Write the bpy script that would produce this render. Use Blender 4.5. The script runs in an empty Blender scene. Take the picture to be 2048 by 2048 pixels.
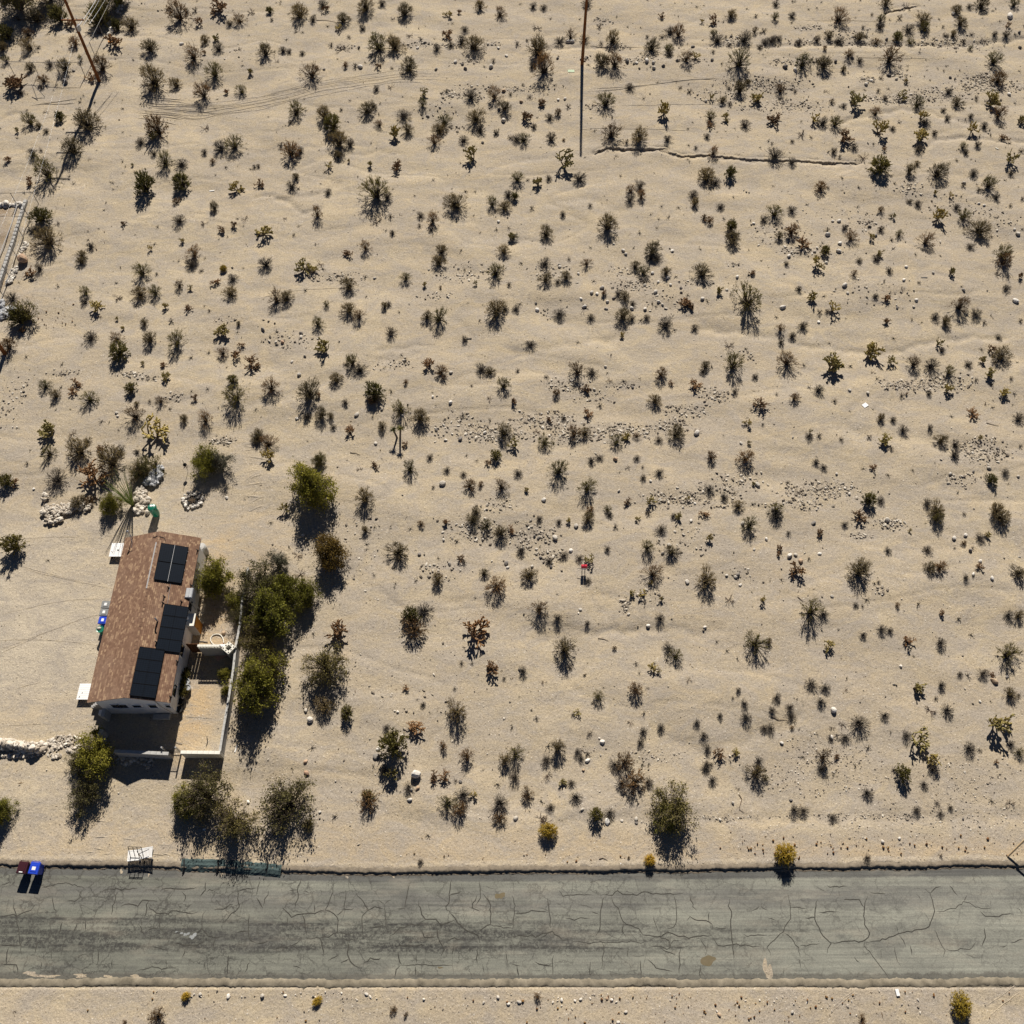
import bpy, math, random
import numpy as np
from mathutils import Vector

# ------------------------------------------------------------------ camera, world, sun, exposure
CAMH = 68.0; TILT = math.radians(30.0); FPX = 1885.0
scene = bpy.context.scene
cam_d = bpy.data.cameras.new('camera'); cam = bpy.data.objects.new('camera', cam_d)
scene.collection.objects.link(cam); scene.camera = cam
cam.location = (0, 0, CAMH); cam.rotation_euler = (TILT, 0, 0)
cam_d.sensor_width = 36.0; cam_d.lens = FPX / 2048.0 * 36.0; cam_d.clip_end = 3000.0
SUN_AZ = math.radians(2.6); SUN_EL = math.radians(39.0)
world = bpy.data.worlds.new('World'); scene.world = world; world.use_nodes = True
wn = world.node_tree; sky = wn.nodes.new('ShaderNodeTexSky'); sky.sky_type = 'NISHITA'
sky.sun_disc = False; sky.altitude = 1300; sky.air_density = 0.32; sky.dust_density = 0.15; sky.ozone_density = 2.5; sky.sun_elevation = SUN_EL; sky.sun_rotation = SUN_AZ
bg = wn.nodes['Background']; bg.inputs['Strength'].default_value = 0.05
wn.links.new(sky.outputs[0], bg.inputs[0])
sun_d = bpy.data.lights.new('sun', 'SUN'); sun_d.energy = 5.0; sun_d.angle = math.radians(0.5)
sun_d.color = (1.0, 0.93, 0.84)
sun = bpy.data.objects.new('sun', sun_d); scene.collection.objects.link(sun)
SV = Vector((math.cos(SUN_EL)*math.sin(SUN_AZ), math.cos(SUN_EL)*math.cos(SUN_AZ), math.sin(SUN_EL)))
sun.rotation_euler = SV.to_track_quat('Z', 'Y').to_euler(); sun.location = (0, 40, 60)
vs = scene.view_settings; vs.view_transform = 'Standard'; vs.look = 'None'
vs.exposure = 0.49; vs.gamma = 1.0; vs.use_curve_mapping = False

rng = np.random.default_rng(7); random.seed(7)

def P(x, y, h=0.0):
    """photograph pixel (2048 grid) -> world x, y of the point at height h"""
    dx = (x-1024.0)/FPX; dy = (1024.0-y)/FPX
    d = math.cos(TILT) - dy*math.sin(TILT)
    return ((CAMH-h)*dx/d, (CAMH-h)*(dy*math.cos(TILT)+math.sin(TILT))/d)
def mpp(y):
    """metres per photograph pixel at image row y"""
    return CAMH/(math.cos(TILT) - (1024.0-y)/FPX*math.sin(TILT))/FPX
def PL(pts): return [P(*p) for p in pts]

# ------------------------------------------------------------------ object helpers
COL = scene.collection
def tag(o, label=None, cat=None, group=None, kind=None):
    if label: o['label'] = label
    if cat: o['category'] = cat
    if group: o['group'] = group
    if kind: o['kind'] = kind
    return o
def mesh_np(name, V, F, mats=(), mi=None, smooth=False, attrs=None):
    """F: list of (n,k) int arrays with k = 3 or 4; mi: list of material index arrays or ints"""
    V = np.asarray(V, dtype=np.float32)
    if not isinstance(F, (list, tuple)): F = [F]
    F = [np.asarray(f, dtype=np.int32) for f in F if len(f)]
    me = bpy.data.meshes.new(name)
    me.vertices.add(len(V)); me.vertices.foreach_set('co', V.ravel())
    loops = np.concatenate([f.ravel() for f in F])
    sizes = np.concatenate([np.full(len(f), f.shape[1], dtype=np.int32) for f in F])
    starts = np.concatenate([[0], np.cumsum(sizes)[:-1]]).astype(np.int32)
    me.loops.add(len(loops)); me.loops.foreach_set('vertex_index', loops)
    me.polygons.add(len(sizes)); me.polygons.foreach_set('loop_start', starts)
    if mi is not None:
        me.polygons.foreach_set('material_index', np.asarray(mi, dtype=np.int32))
    me.polygons.foreach_set('use_smooth', np.full(len(sizes), bool(smooth)))
    for m in mats: me.materials.append(m)
    if attrs:
        for k, a in attrs.items():
            at = me.attributes.new(k, 'FLOAT', 'POINT'); at.data.foreach_set('value', np.asarray(a, dtype=np.float32))
    me.update(calc_edges=True); me.validate()
    return me
def obj(name, me, parent=None, loc=None, rot=None):
    o = bpy.data.objects.new(name, me); COL.objects.link(o)
    if parent: o.parent = parent
    if loc is not None: o.location = loc
    if rot is not None: o.rotation_euler = rot
    return o
def empty(name, loc=(0, 0, 0), rz=0.0):
    o = bpy.data.objects.new(name, None); COL.objects.link(o); o.location = loc; o.rotation_euler = (0, 0, rz)
    o.empty_display_size = 0.2; return o
class MB:
    """collects boxes, tubes, prisms into one mesh"""
    def __init__(s): s.v = []; s.f = []; s.m = []; s.cur = 0
    def add(s, vs_, fs): 
        n = len(s.v); s.v += [tuple(v) for v in vs_]; s.f += [tuple(i+n for i in f) for f in fs]; s.m += [s.cur]*len(fs)
    def hexa(s, b, t):   # 4 bottom points, 4 top points, same winding ccw
        s.add(list(b)+list(t), [(3,2,1,0),(4,5,6,7),(0,1,5,4),(1,2,6,5),(2,3,7,6),(3,0,4,7)])
    def box(s, x0, x1, y0, y1, z0, z1, c=0.0):
        if c <= 0:
            s.hexa([(x0,y0,z0),(x1,y0,z0),(x1,y1,z0),(x0,y1,z0)], [(x0,y0,z1),(x1,y0,z1),(x1,y1,z1),(x0,y1,z1)])
        else:       # chamfered top
            n = len(s.v)
            a = [(x0,y0,z0),(x1,y0,z0),(x1,y1,z0),(x0,y1,z0)]; b = [(p[0],p[1],z1-c) for p in a]
            t = [(x0+c,y0+c,z1),(x1-c,y0+c,z1),(x1-c,y1-c,z1),(x0+c,y1-c,z1)]
            s.add(a+b+t, [(3,2,1,0),(8,9,10,11)]+[(i,(i+1)%4,4+(i+1)%4,4+i) for i in range(4)]+[(4+i,4+(i+1)%4,8+(i+1)%4,8+i) for i in range(4)])
    def tube(s, pts, r, n=6, r1=None, caps=True):
        pts = [Vector(p) for p in pts]; N = len(pts); base = len(s.v); r1 = r if r1 is None else r1
        vs_ = []
        for i, p in enumerate(pts):
            d = (pts[min(i+1, N-1)] - pts[max(i-1, 0)]).normalized()
            a = d.orthogonal().normalized() if i == 0 else (pa - d*pa.dot(d)).normalized()
            pa = a; b = d.cross(a); rr = r + (r1-r)*i/max(1, N-1)
            for k in range(n):
                an = 2*math.pi*k/n; vs_.append(p + a*math.cos(an)*rr + b*math.sin(an)*rr)
        fs = [(i*n+k, i*n+(k+1)%n, (i+1)*n+(k+1)%n, (i+1)*n+k) for i in range(N-1) for k in range(n)]
        if caps: fs += [tuple(range(n-1, -1, -1)), tuple((N-1)*n+k for k in range(n))]
        s.add(vs_, fs)
    def lathe(s, prof, n=12, c=(0, 0)):
        vs_ = []; 
        for r, z in prof:
            for k in range(n):
                an = 2*math.pi*k/n; vs_.append((c[0]+r*math.cos(an), c[1]+r*math.sin(an), z))
        fs = [(i*n+k, i*n+(k+1)%n, (i+1)*n+(k+1)%n, (i+1)*n+k) for i in range(len(prof)-1) for k in range(n)]
        fs += [tuple(range(n-1, -1, -1)), tuple((len(prof)-1)*n+k for k in range(n))]
        s.add(vs_, fs)
    def mesh(s, name, *mats, smooth=False):
        me = bpy.data.meshes.new(name); me.from_pydata(s.v, [], s.f)
        for m in mats: me.materials.append(m)
        if any(s.m): me.polygons.foreach_set('material_index', s.m)
        if smooth: me.polygons.foreach_set('use_smooth', [True]*len(s.f))
        me.update(); return me
    def build(s, name, mats, parent=None, loc=None, rot=None, smooth=False):
        if not isinstance(mats, (list, tuple)): mats = [mats]
        return obj(name, s.mesh(name, *mats, smooth=smooth), parent, loc, rot)

# ------------------------------------------------------------------ materials
def newmat(name, rough=0.9, spec=0.2):
    m = bpy.data.materials.new(name); m.use_nodes = True; n = m.node_tree.nodes
    b = n['Principled BSDF']; b.inputs['Roughness'].default_value = rough; b.inputs['Specular IOR Level'].default_value = spec
    return m, n, m.node_tree.links, b
class G:
    """small node-graph builder"""
    def __init__(s, m): s.n = m.node_tree.nodes; s.l = m.node_tree.links
    def set(s, sock, v):
        if isinstance(v, bpy.types.NodeSocket): s.l.new(v, sock)
        elif isinstance(v, (tuple, list)) and len(v) == 3 and sock.type == 'RGBA': sock.default_value = (*v, 1)
        else: sock.default_value = v
    def co(s, kind='Object'): return s.n.new('ShaderNodeTexCoord').outputs[kind]
    def mapv(s, v, sc=(1, 1, 1), loc=(0, 0, 0)):
        m = s.n.new('ShaderNodeMapping'); s.l.new(v, m.inputs[0]); m.inputs['Scale'].default_value = sc; m.inputs['Location'].default_value = loc; return m.outputs[0]
    def noise(s, v, scale, detail=4, rough=0.6, col=False, dist=0.0):
        t = s.n.new('ShaderNodeTexNoise'); s.l.new(v, t.inputs['Vector']); t.inputs['Scale'].default_value = scale
        t.inputs['Detail'].default_value = detail; t.inputs['Roughness'].default_value = rough; t.inputs['Distortion'].default_value = dist
        return t.outputs['Color' if col else 'Fac']
    def vor(s, v, scale, feature='F1', out='Distance', rnd=1.0):
        t = s.n.new('ShaderNodeTexVoronoi'); s.l.new(v, t.inputs['Vector']); t.inputs['Scale'].default_value = scale; t.feature = feature
        t.inputs['Randomness'].default_value = rnd; return t.outputs[out]
    def ramp(s, v, a, b, lo=0.0, hi=1.0):
        m = s.n.new('ShaderNodeMapRange'); m.clamp = True; s.set(m.inputs[0], v)
        for i, x in enumerate((a, b, lo, hi)): m.inputs[1+i].default_value = x
        return m.outputs[0]
    def mix(s, f, a, b, mode='MIX'):
        m = s.n.new('ShaderNodeMix'); m.data_type = 'RGBA'; m.blend_type = mode
        s.set(m.inputs['Factor'], f); s.set(m.inputs[6], a); s.set(m.inputs[7], b); return m.outputs[2]
    def math(s, op, a, b=0.0):
        m = s.n.new('ShaderNodeMath'); m.operation = op; s.set(m.inputs[0], a); s.set(m.inputs[1], b); return m.outputs[0]
    def attr(s, name):
        a = s.n.new('ShaderNodeAttribute'); a.attribute_name = name; return a.outputs['Fac']
    def info(s, which): return s.n.new('ShaderNodeObjectInfo').outputs[which]
    def sep(s, v): 
        m = s.n.new('ShaderNodeSeparateXYZ'); s.l.new(v, m.inputs[0]); return m.outputs
    def bump(s, h, strength, dist=0.02):
        b = s.n.new('ShaderNodeBump'); s.set(b.inputs['Height'], h); b.inputs['Strength'].default_value = strength; b.inputs['Distance'].default_value = dist
        s.l.new(b.outputs[0], s.n['Principled BSDF'].inputs['Normal'])
    def base(s, c): s.set(s.n['Principled BSDF'].inputs['Base Color'], c)
def plain(name, c, rough=0.7, spec=0.3, var=0.12, scale=6.0, metal=0.0):
    m, n, l, b = newmat(name, rough, spec); g = G(m); v = g.co()
    f = g.noise(v, scale, 5, 0.65)
    g.base(g.mix(g.ramp(f, 0.3, 0.7), tuple(x*(1-var) for x in c), tuple(min(1, x*(1+var)) for x in c)))
    b.inputs['Metallic'].default_value = metal
    return m

def soil_mat():
    m, n, l, b = newmat('desert_soil', 0.95, 0.1); g = G(m); v = g.co()
    big = g.ramp(g.noise(v, 0.05, 5, 0.6, dist=0.6), 0.38, 0.62)
    mid = g.ramp(g.noise(v, 0.45, 6, 0.65, dist=0.4), 0.35, 0.65)
    fine = g.ramp(g.noise(v, 7.0, 6, 0.75), 0.28, 0.72)
    c = g.mix(big, (0.415, 0.352, 0.258), (0.495, 0.418, 0.292))
    c = g.mix(g.math('MULTIPLY', mid, 0.55), c, (0.415, 0.352, 0.27))
    stretch = g.ramp(g.noise(g.mapv(v, (0.35, 1.6, 1)), 0.55, 6, 0.6, dist=0.8), 0.45, 0.7)
    c = g.mix(g.math('MULTIPLY', stretch, 0.6), c, (0.515, 0.42, 0.28))
    c = g.mix(g.attr('gravel'), c, (0.365, 0.318, 0.25))
    c = g.mix(g.attr('warm'), c, (0.53, 0.395, 0.235))
    c = g.mix(g.attr('pale'), c, (0.53, 0.465, 0.36))
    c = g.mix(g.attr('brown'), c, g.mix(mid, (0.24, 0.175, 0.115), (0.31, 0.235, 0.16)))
    gp = g.math('MULTIPLY', g.ramp(g.noise(g.mapv(v, (0.7, 1.2, 1), (7, 3, 0)), 0.6, 7, 0.75, dist=0.7), 0.42, 0.60), 0.8)
    c = g.mix(gp, c, (0.375, 0.333, 0.28))
    c = g.mix(1.0, c, g.mix(fine, (0.66, 0.655, 0.65), (1.17, 1.17, 1.16)), 'MULTIPLY')
    c = g.mix(1.0, c, g.mix(g.ramp(g.noise(v, 17.0, 4, 0.8), 0.32, 0.66), (0.68, 0.675, 0.67), (1.18, 1.18, 1.18)), 'MULTIPLY')
    # tiny stones and specks in the soil itself
    k = g.vor(v, 4.2); kc = g.vor(v, 4.2, out='Color'); ks = g.sep(kc)
    spot = g.math('MULTIPLY', g.ramp(k, 0.16, 0.24, 1, 0), g.ramp(ks[0], 0.62, 0.66))
    spot = g.math('MULTIPLY', spot, g.ramp(g.noise(v, 0.35, 3), 0.36, 0.56))
    c = g.mix(g.math('MULTIPLY', spot, 0.75), c, g.mix(g.ramp(ks[1], 0.5, 0.55), (0.13, 0.10, 0.08), (0.60, 0.55, 0.47)))
    k2 = g.vor(v, 11.0); k2s = g.sep(g.vor(v, 11.0, out='Color'))
    sp2 = g.math('MULTIPLY', g.ramp(k2, 0.22, 0.32, 1, 0), g.ramp(k2s[0], 0.72, 0.76))
    c = g.mix(g.math('MULTIPLY', sp2, 0.75), c, g.mix(g.ramp(k2s[1], 0.6, 0.65), (0.16, 0.12, 0.09), (0.55, 0.5, 0.42)))
    g.base(c)
    h = g.math('ADD', g.math('MULTIPLY', g.noise(v, 3.0, 8, 0.72), 1.0), g.math('MULTIPLY', g.noise(g.mapv(v, (0.9, 1.15, 1)), 0.8, 4, 0.6), 1.1))
    h = g.math('ADD', h, g.math('MULTIPLY', g.ramp(k, 0.1, 0.3, 1, 0), 0.25))
    g.bump(h, 0.75, 0.075)
    return m
def rock_mat(name, a, b_, c_):
    m, n, l, b = newmat(name, 0.85, 0.25); g = G(m); v = g.co()
    r = g.attr('shade'); oi = g.info('Random')
    t = g.math('FRACT', g.math('ADD', r, oi))
    c = g.mix(g.ramp(t, 0.0, 0.55), a, b_); c = g.mix(g.ramp(t, 0.6, 1.0), c, c_)
    c = g.mix(1.0, c, g.mix(g.ramp(g.noise(v, 9, 5, 0.7), 0.3, 0.7), (0.72, 0.72, 0.72), (1.15, 1.14, 1.1)), 'MULTIPLY')
    g.base(c); g.bump(g.noise(v, 12, 5, 0.7), 0.6, 0.02); return m
def leaf_mat(name, a, b_, c_, transl=0.25):
    """foliage or twigs: per-bush shift plus leaf clumps of different tone"""
    m, n, l, b = newmat(name, 0.75, 0.15); g = G(m); v = g.co()
    oi = g.info('Random')
    t = g.noise(v, 1.8, 3, 0.7)
    c = g.mix(g.ramp(t, 0.35, 0.62), a, b_)
    c = g.mix(g.ramp(g.noise(v, 7, 2, 0.6), 0.45, 0.75, 0, 0.8), c, c_)
    c = g.mix(1.0, c, g.mix(oi, (0.72, 0.74, 0.78), (1.25, 1.18, 1.08)), 'MULTIPLY')
    g.base(c)
    if transl > 0:
        tr = n.new('ShaderNodeBsdfTranslucent'); g.set(tr.inputs[0], c); mx = n.new('ShaderNodeMixShader'); mx.inputs[0].default_value = transl
        l.new(b.outputs[0], mx.inputs[1]); l.new(tr.outputs[0], mx.inputs[2]); l.new(mx.outputs[0], n['Material Output'].inputs[0])
    return m

M = {}
M['soil'] = soil_mat()
M['rock'] = rock_mat('pale_rock', (0.46, 0.42, 0.36), (0.64, 0.60, 0.54), (0.80, 0.77, 0.71))
M['pebble'] = rock_mat('pebble_rock', (0.18, 0.15, 0.12), (0.40, 0.35, 0.28), (0.66, 0.61, 0.53))
M['dark_rock'] = rock_mat('dark_rock', (0.13, 0.12, 0.115), (0.20, 0.18, 0.165), (0.27, 0.25, 0.225))
M['tan_rock'] = rock_mat('tan_rock', (0.40, 0.28, 0.19), (0.50, 0.38, 0.26), (0.46, 0.30, 0.21))
M['heap_rock'] = rock_mat('heap_rock', (0.36, 0.31, 0.25), (0.55, 0.495, 0.42), (0.74, 0.69, 0.61))
M['grey_rock'] = rock_mat('grey_rock', (0.32, 0.33, 0.35), (0.47, 0.48, 0.50), (0.60, 0.60, 0.60))
M['litter'] = rock_mat('dry_litter', (0.075, 0.05, 0.035), (0.12, 0.085, 0.055), (0.22, 0.15, 0.08))
M['rust'] = rock_mat('rusty_weed', (0.13, 0.065, 0.03), (0.20, 0.10, 0.04), (0.25, 0.15, 0.05))
M['c_leaf'] = leaf_mat('creosote_leaf', (0.25, 0.20, 0.095), (0.33, 0.26, 0.14), (0.16, 0.14, 0.055))
M['c_twig'] = leaf_mat('creosote_twig', (0.060, 0.048, 0.040), (0.105, 0.085, 0.068), (0.040, 0.033, 0.028), 0)
M['g_twig'] = leaf_mat('burrobush_twig', (0.062, 0.055, 0.050), (0.105, 0.095, 0.088), (0.045, 0.039, 0.035), 0)
M['g_leaf'] = leaf_mat('burrobush_leaf', (0.14, 0.125, 0.105), (0.19, 0.165, 0.13), (0.10, 0.085, 0.07))
M['h_joint'] = leaf_mat('cholla_joint', (0.33, 0.265, 0.09), (0.40, 0.33, 0.13), (0.21, 0.20, 0.06), 0)
M['h_stem'] = leaf_mat('cholla_stem', (0.12, 0.09, 0.055), (0.17, 0.13, 0.075), (0.08, 0.06, 0.04), 0)
M['r_joint'] = leaf_mat('dry_cholla_joint', (0.20, 0.115, 0.055), (0.27, 0.165, 0.08), (0.11, 0.07, 0.045), 0)
M['d_twig'] = leaf_mat('dead_twig', (0.09, 0.065, 0.05), (0.14, 0.10, 0.075), (0.055, 0.04, 0.03), 0)
M['o_leaf'] = leaf_mat('olive_leaf', (0.17, 0.155, 0.045), (0.24, 0.215, 0.07), (0.085, 0.085, 0.025))
M['t_leaf'] = leaf_mat('green_leaf', (0.20, 0.195, 0.032), (0.31, 0.295, 0.055), (0.10, 0.11, 0.02))
M['td_leaf'] = leaf_mat('dark_olive_leaf', (0.150, 0.135, 0.048), (0.215, 0.19, 0.075), (0.080, 0.076, 0.03))
M['tb_leaf'] = leaf_mat('bronze_leaf', (0.20, 0.135, 0.035), (0.27, 0.185, 0.05), (0.11, 0.085, 0.02))
M['tg_leaf'] = leaf_mat('grey_green_leaf', (0.12, 0.125, 0.085), (0.17, 0.175, 0.13), (0.08, 0.085, 0.05))
M['b_leaf'] = leaf_mat('rust_brown_leaf', (0.22, 0.13, 0.055), (0.30, 0.19, 0.085), (0.14, 0.085, 0.04))
M['y_leaf'] = leaf_mat('gold_leaf', (0.58, 0.41, 0.05), (0.68, 0.52, 0.10), (0.36, 0.27, 0.04))
M['yuc_leaf'] = leaf_mat('yucca_leaf', (0.13, 0.14, 0.035), (0.22, 0.21, 0.06), (0.07, 0.08, 0.02), 0.1)
M['bark'] = leaf_mat('bark', (0.12, 0.095, 0.075), (0.20, 0.17, 0.14), (0.08, 0.06, 0.05), 0)
M['ocotillo'] = leaf_mat('ocotillo_cane', (0.16, 0.21, 0.05), (0.24, 0.29, 0.09), (0.11, 0.15, 0.04), 0)
M['pole_wood'] = plain('pole_wood', (0.20, 0.075, 0.022), 0.8, 0.2, 0.3, 3)
M['galv'] = plain('galvanised_steel', (0.42, 0.43, 0.44), 0.45, 0.5, 0.1, 8, 0.6)
M['fence_steel'] = plain('weathered_fence_steel', (0.16, 0.15, 0.14), 0.6, 0.4)
M['black_metal'] = plain('black_metal', (0.012, 0.012, 0.013), 0.6, 0.25)
M['white_plastic'] = plain('white_plastic', (0.80, 0.80, 0.78), 0.4, 0.5, 0.05)
M['white_paint'] = plain('white_paint', (0.78, 0.78, 0.76), 0.6, 0.4, 0.08, 3)
M['stucco'] = plain('stucco', (0.76, 0.75, 0.72), 0.9, 0.2, 0.06, 2)
M['block'] = plain('concrete_block', (0.40, 0.395, 0.375), 0.9, 0.2, 0.14, 5)
M['cream_block'] = plain('cream_block', (0.72, 0.70, 0.62), 0.9, 0.2, 0.08, 5)
M['brown_wood'] = plain('brown_gate_wood', (0.12, 0.05, 0.02), 0.75, 0.2, 0.3, 4)
M['orange_wood'] = plain('orange_door_wood', (0.42, 0.17, 0.02), 0.6, 0.3, 0.2, 4)
M['pink_brick'] = plain('pink_paver', (0.50, 0.32, 0.24), 0.9, 0.2, 0.15, 6)
M['glass'] = plain('window_glass', (0.015, 0.018, 0.022), 0.08, 0.6)
M['trim'] = plain('grey_trim', (0.33, 0.32, 0.31), 0.6, 0.3)
M['blue'] = plain('blue_bin_plastic', (0.018, 0.060, 0.50), 0.35, 0.5, 0.06)
M['green'] = plain('green_bin_plastic', (0.006, 0.14, 0.085), 0.35, 0.5, 0.06)
M['grey'] = plain('grey_bin_plastic', (0.22, 0.225, 0.22), 0.45, 0.4, 0.06)
M['maroon'] = plain('maroon_bin_plastic', (0.045, 0.012, 0.018), 0.35, 0.5, 0.06)
M['rubber'] = plain('rubber', (0.02, 0.02, 0.02), 0.8, 0.2)
M['red'] = plain('red_cloth', (0.55, 0.035, 0.06), 0.8, 0.2)
M['frame_black'] = plain('panel_frame', (0.006, 0.006, 0.007), 0.95, 0.05)
M['cell'] = None
def cell_mat():
    m, n, l, b = newmat('solar_cell', 0.25, 0.25); g = G(m); v = g.co()
    s = g.sep(v)
    a = g.math('FRACT', g.math('MULTIPLY', s[0], 6.4)); c = g.math('FRACT', g.math('MULTIPLY', s[1], 6.4))
    ln = g.math('MAXIMUM', g.ramp(a, 0.05, 0.08, 1, 0), g.ramp(c, 0.05, 0.08, 1, 0))
    g.base(g.mix(ln, g.mix(g.noise(v, 3), (0.004, 0.006, 0.010), (0.006, 0.010, 0.016)), (0.012, 0.017, 0.026))); return m
M['cell'] = cell_mat()
def shingle_mat():
    m, n, l, b = newmat('roof_shingle', 0.95, 0.1); g = G(m); v = g.co()
    s = g.sep(v)
    cx = n.new('ShaderNodeCombineXYZ'); g.set(cx.inputs[0], s[1]); g.set(cx.inputs[1], s[0]); g.set(cx.inputs[2], 0.0)
    def brick(w, h, off):
        br = n.new('ShaderNodeTexBrick'); l.new(g.mapv(cx.outputs[0], (1, 1, 1), off), br.inputs[0]); br.inputs['Scale'].default_value = 1.0
        br.inputs['Brick Width'].default_value = w; br.inputs['Row Height'].default_value = h; br.inputs['Mortar Size'].default_value = 0.006
        br.inputs['Color1'].default_value = (0, 0, 0, 1); br.inputs['Color2'].default_value = (1, 1, 1, 1); br.inputs['Mortar'].default_value = (0.1, 0.1, 0.1, 1)
        br.inputs['Bias'].default_value = 0.0; return g.sep(br.outputs['Color'])[0]
    t = brick(0.20, 0.135, (0, 0, 0)); t2 = brick(0.31, 0.135, (0.3, 0.0, 0))
    c = g.mix(g.ramp(t, 0.2, 0.85), (0.178, 0.106, 0.070), (0.238, 0.148, 0.098))
    pat = g.ramp(g.noise(v, 0.8, 3, 0.5), 0.40, 0.62)
    c = g.mix(g.math('MULTIPLY', g.math('MULTIPLY', g.ramp(t2, 0.60, 0.72), g.ramp(t, 0.25, 0.5)), g.ramp(pat, 0, 1, 0.35, 0.68)), c, (0.43, 0.300, 0.185))
    c = g.mix(g.ramp(t2, 0.0, 0.3, 0.45, 0), c, (0.11, 0.062, 0.044))
    c = g.mix(g.ramp(g.noise(v, 0.35, 4, 0.6), 0.5, 0.75, 0, 0.35), c, (0.27, 0.19, 0.14))
    c = g.mix(1.0, c, g.mix(g.ramp(g.noise(v, 30, 4, 0.8), 0.3, 0.7), (0.85, 0.85, 0.85), (1.12, 1.12, 1.12)), 'MULTIPLY')
    g.base(c); return m
M['shingle'] = shingle_mat()
def asphalt_mat():
    m, n, l, b = newmat('worn_asphalt', 0.9, 0.2); g = G(m); v = g.co(); s = g.sep(v)
    x = s[0]; a = g.attr('across')      # across: 0 south edge .. 1 north edge
    fine = g.ramp(g.noise(v, 14, 6, 0.8), 0.28, 0.72)
    big = g.ramp(g.noise(g.mapv(v, (0.10, 0.8, 1)), 1.0, 5, 0.6), 0.35, 0.65)
    east = g.ramp(x, -30, 32)
    c = g.mix(big, (0.150, 0.153, 0.128), (0.208, 0.210, 0.174))
    c = g.mix(g.math('MULTIPLY', east, 0.7), c, (0.31, 0.31, 0.262))
    # wheel paths worn darker, long along the road
    lon = g.noise(g.mapv(v, (0.16, 1.8, 1)), 1.0, 5, 0.65)
    band = g.math('MULTIPLY', g.ramp(a, 0.60, 0.68), g.ramp(a, 0.88, 0.80))
    c = g.mix(g.math('MULTIPLY', band, g.ramp(lon, 0.35, 0.6, 0.25, 0.75)), c, (0.155, 0.152, 0.14))
    # tar bleed streaks in the middle lane: speckled and streaky
    wx = g.ramp(x, -20, 20, 1, 0)
    band2 = g.math('MULTIPLY', g.ramp(a, 0.20, 0.27), g.ramp(a, 0.58, 0.50))
    spk = g.ramp(g.noise(v, 5.5, 6, 0.8), 0.46, 0.54); st = g.ramp(g.noise(g.mapv(v, (0.20, 2.2, 1)), 1.0, 4, 0.6), 0.36, 0.52)
    tar = g.math('MULTIPLY', g.math('MULTIPLY', band2, st), g.math('MULTIPLY', g.ramp(spk, 0, 1, 0.30, 1.0), g.ramp(wx, 0, 0.5, 0.12, 1.0)))
    c = g.mix(g.math('MULTIPLY', tar, 0.95), c, (0.055, 0.054, 0.050))
    tar2 = g.math('MULTIPLY', g.ramp(g.noise(v, 3.5, 7, 0.85), 0.62, 0.70), g.ramp(wx, 0, 0.6, 0.25, 0.8))
    c = g.mix(tar2, c, (0.11, 0.105, 0.095))
    rp = g.ramp(g.noise(g.mapv(v, (0.22, 0.35, 1), (11, 4, 0)), 1.0, 6, 0.7), 0.54, 0.62)
    c = g.mix(g.math('MULTIPLY', rp, 0.40), c, (0.115, 0.113, 0.105))
    # dark clean edge strips
    en = g.noise(g.mapv(v, (1, 0.5, 1)), 2.4, 5, 0.75)
    eN = g.ramp(g.math('ADD', a, g.math('MULTIPLY', g.math('SUBTRACT', en, 0.5), 0.05)), 0.918, 0.938)
    c = g.mix(g.math('MULTIPLY', eN, 0.9), c, (0.115, 0.115, 0.108))
    eS = g.ramp(g.math('ADD', a, g.math('MULTIPLY', g.math('SUBTRACT', en, 0.5), 0.10)), 0.065, 0.045)
    c = g.mix(g.math('MULTIPLY', eS, 0.75), c, (0.125, 0.118, 0.10))
    for a0, fr, x0_, x1_, st_ in ((.535, 1.0, -40, -19, .8), (.51, 1.0, -18, -3, .9), (.44, 1.0, -18, 22, .55), (.365, 1.0, -20, 16, .6), (.295, 1.0, -26, 14, .75), (.40, 1.0, -38, -16, .5), (.70, 1., -34, 10, .25)):
        dd = g.math('ABSOLUTE', g.math('ADD', g.math('SUBTRACT', a, a0), g.math('MULTIPLY', g.math('SUBTRACT', g.noise(g.mapv(v, (0.25, 1, 1), (a0*50, 0, 0)), 1.0, 4, 0.6), 0.5), 0.035)))
        mk = g.math('MULTIPLY', g.ramp(x, x0_-1.5, x0_+1.5), g.ramp(x, x1_-3, x1_+3, 1, 0)); br_ = g.ramp(g.noise(g.mapv(v, (1.3, 3.0, 1), (0, a0*31, 0)), 1.3, 5, 0.75), 0.42, 0.56)
        c = g.mix(g.math('MULTIPLY', g.math('MULTIPLY', g.ramp(dd, 0.006, 0.020, st_, 0), mk), br_), c, (0.045, 0.044, 0.042))
    # hairline cracking, patchy
    wv = n.new('ShaderNodeVectorMath'); wv.operation = 'ADD'; l.new(v, wv.inputs[0]); sc_ = n.new('ShaderNodeVectorMath'); sc_.operation = 'SCALE'; l.new(g.noise(v, 1.3, 4, 0.7, col=True), sc_.inputs[0]); sc_.inputs['Scale'].default_value = 0.9; l.new(sc_.outputs[0], wv.inputs[1])
    for cs, wd, thr, stg in ((0.95, 0.045, 0.46, 0.75), (2.4, 0.07, 0.54, 0.55)):
        hl = g.math('MULTIPLY', g.ramp(g.vor(g.mapv(wv.outputs[0], (0.8, 1.25, 1)), cs, 'DISTANCE_TO_EDGE'), wd*.4, wd, 1, 0), g.ramp(g.noise(v, 0.45, 3, 0.6), thr-.08, thr+.06))
        c = g.mix(g.math('MULTIPLY', hl, g.ramp(east, 0, 1, stg, stg*.35)), c, (0.07, 0.068, 0.06))
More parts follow.
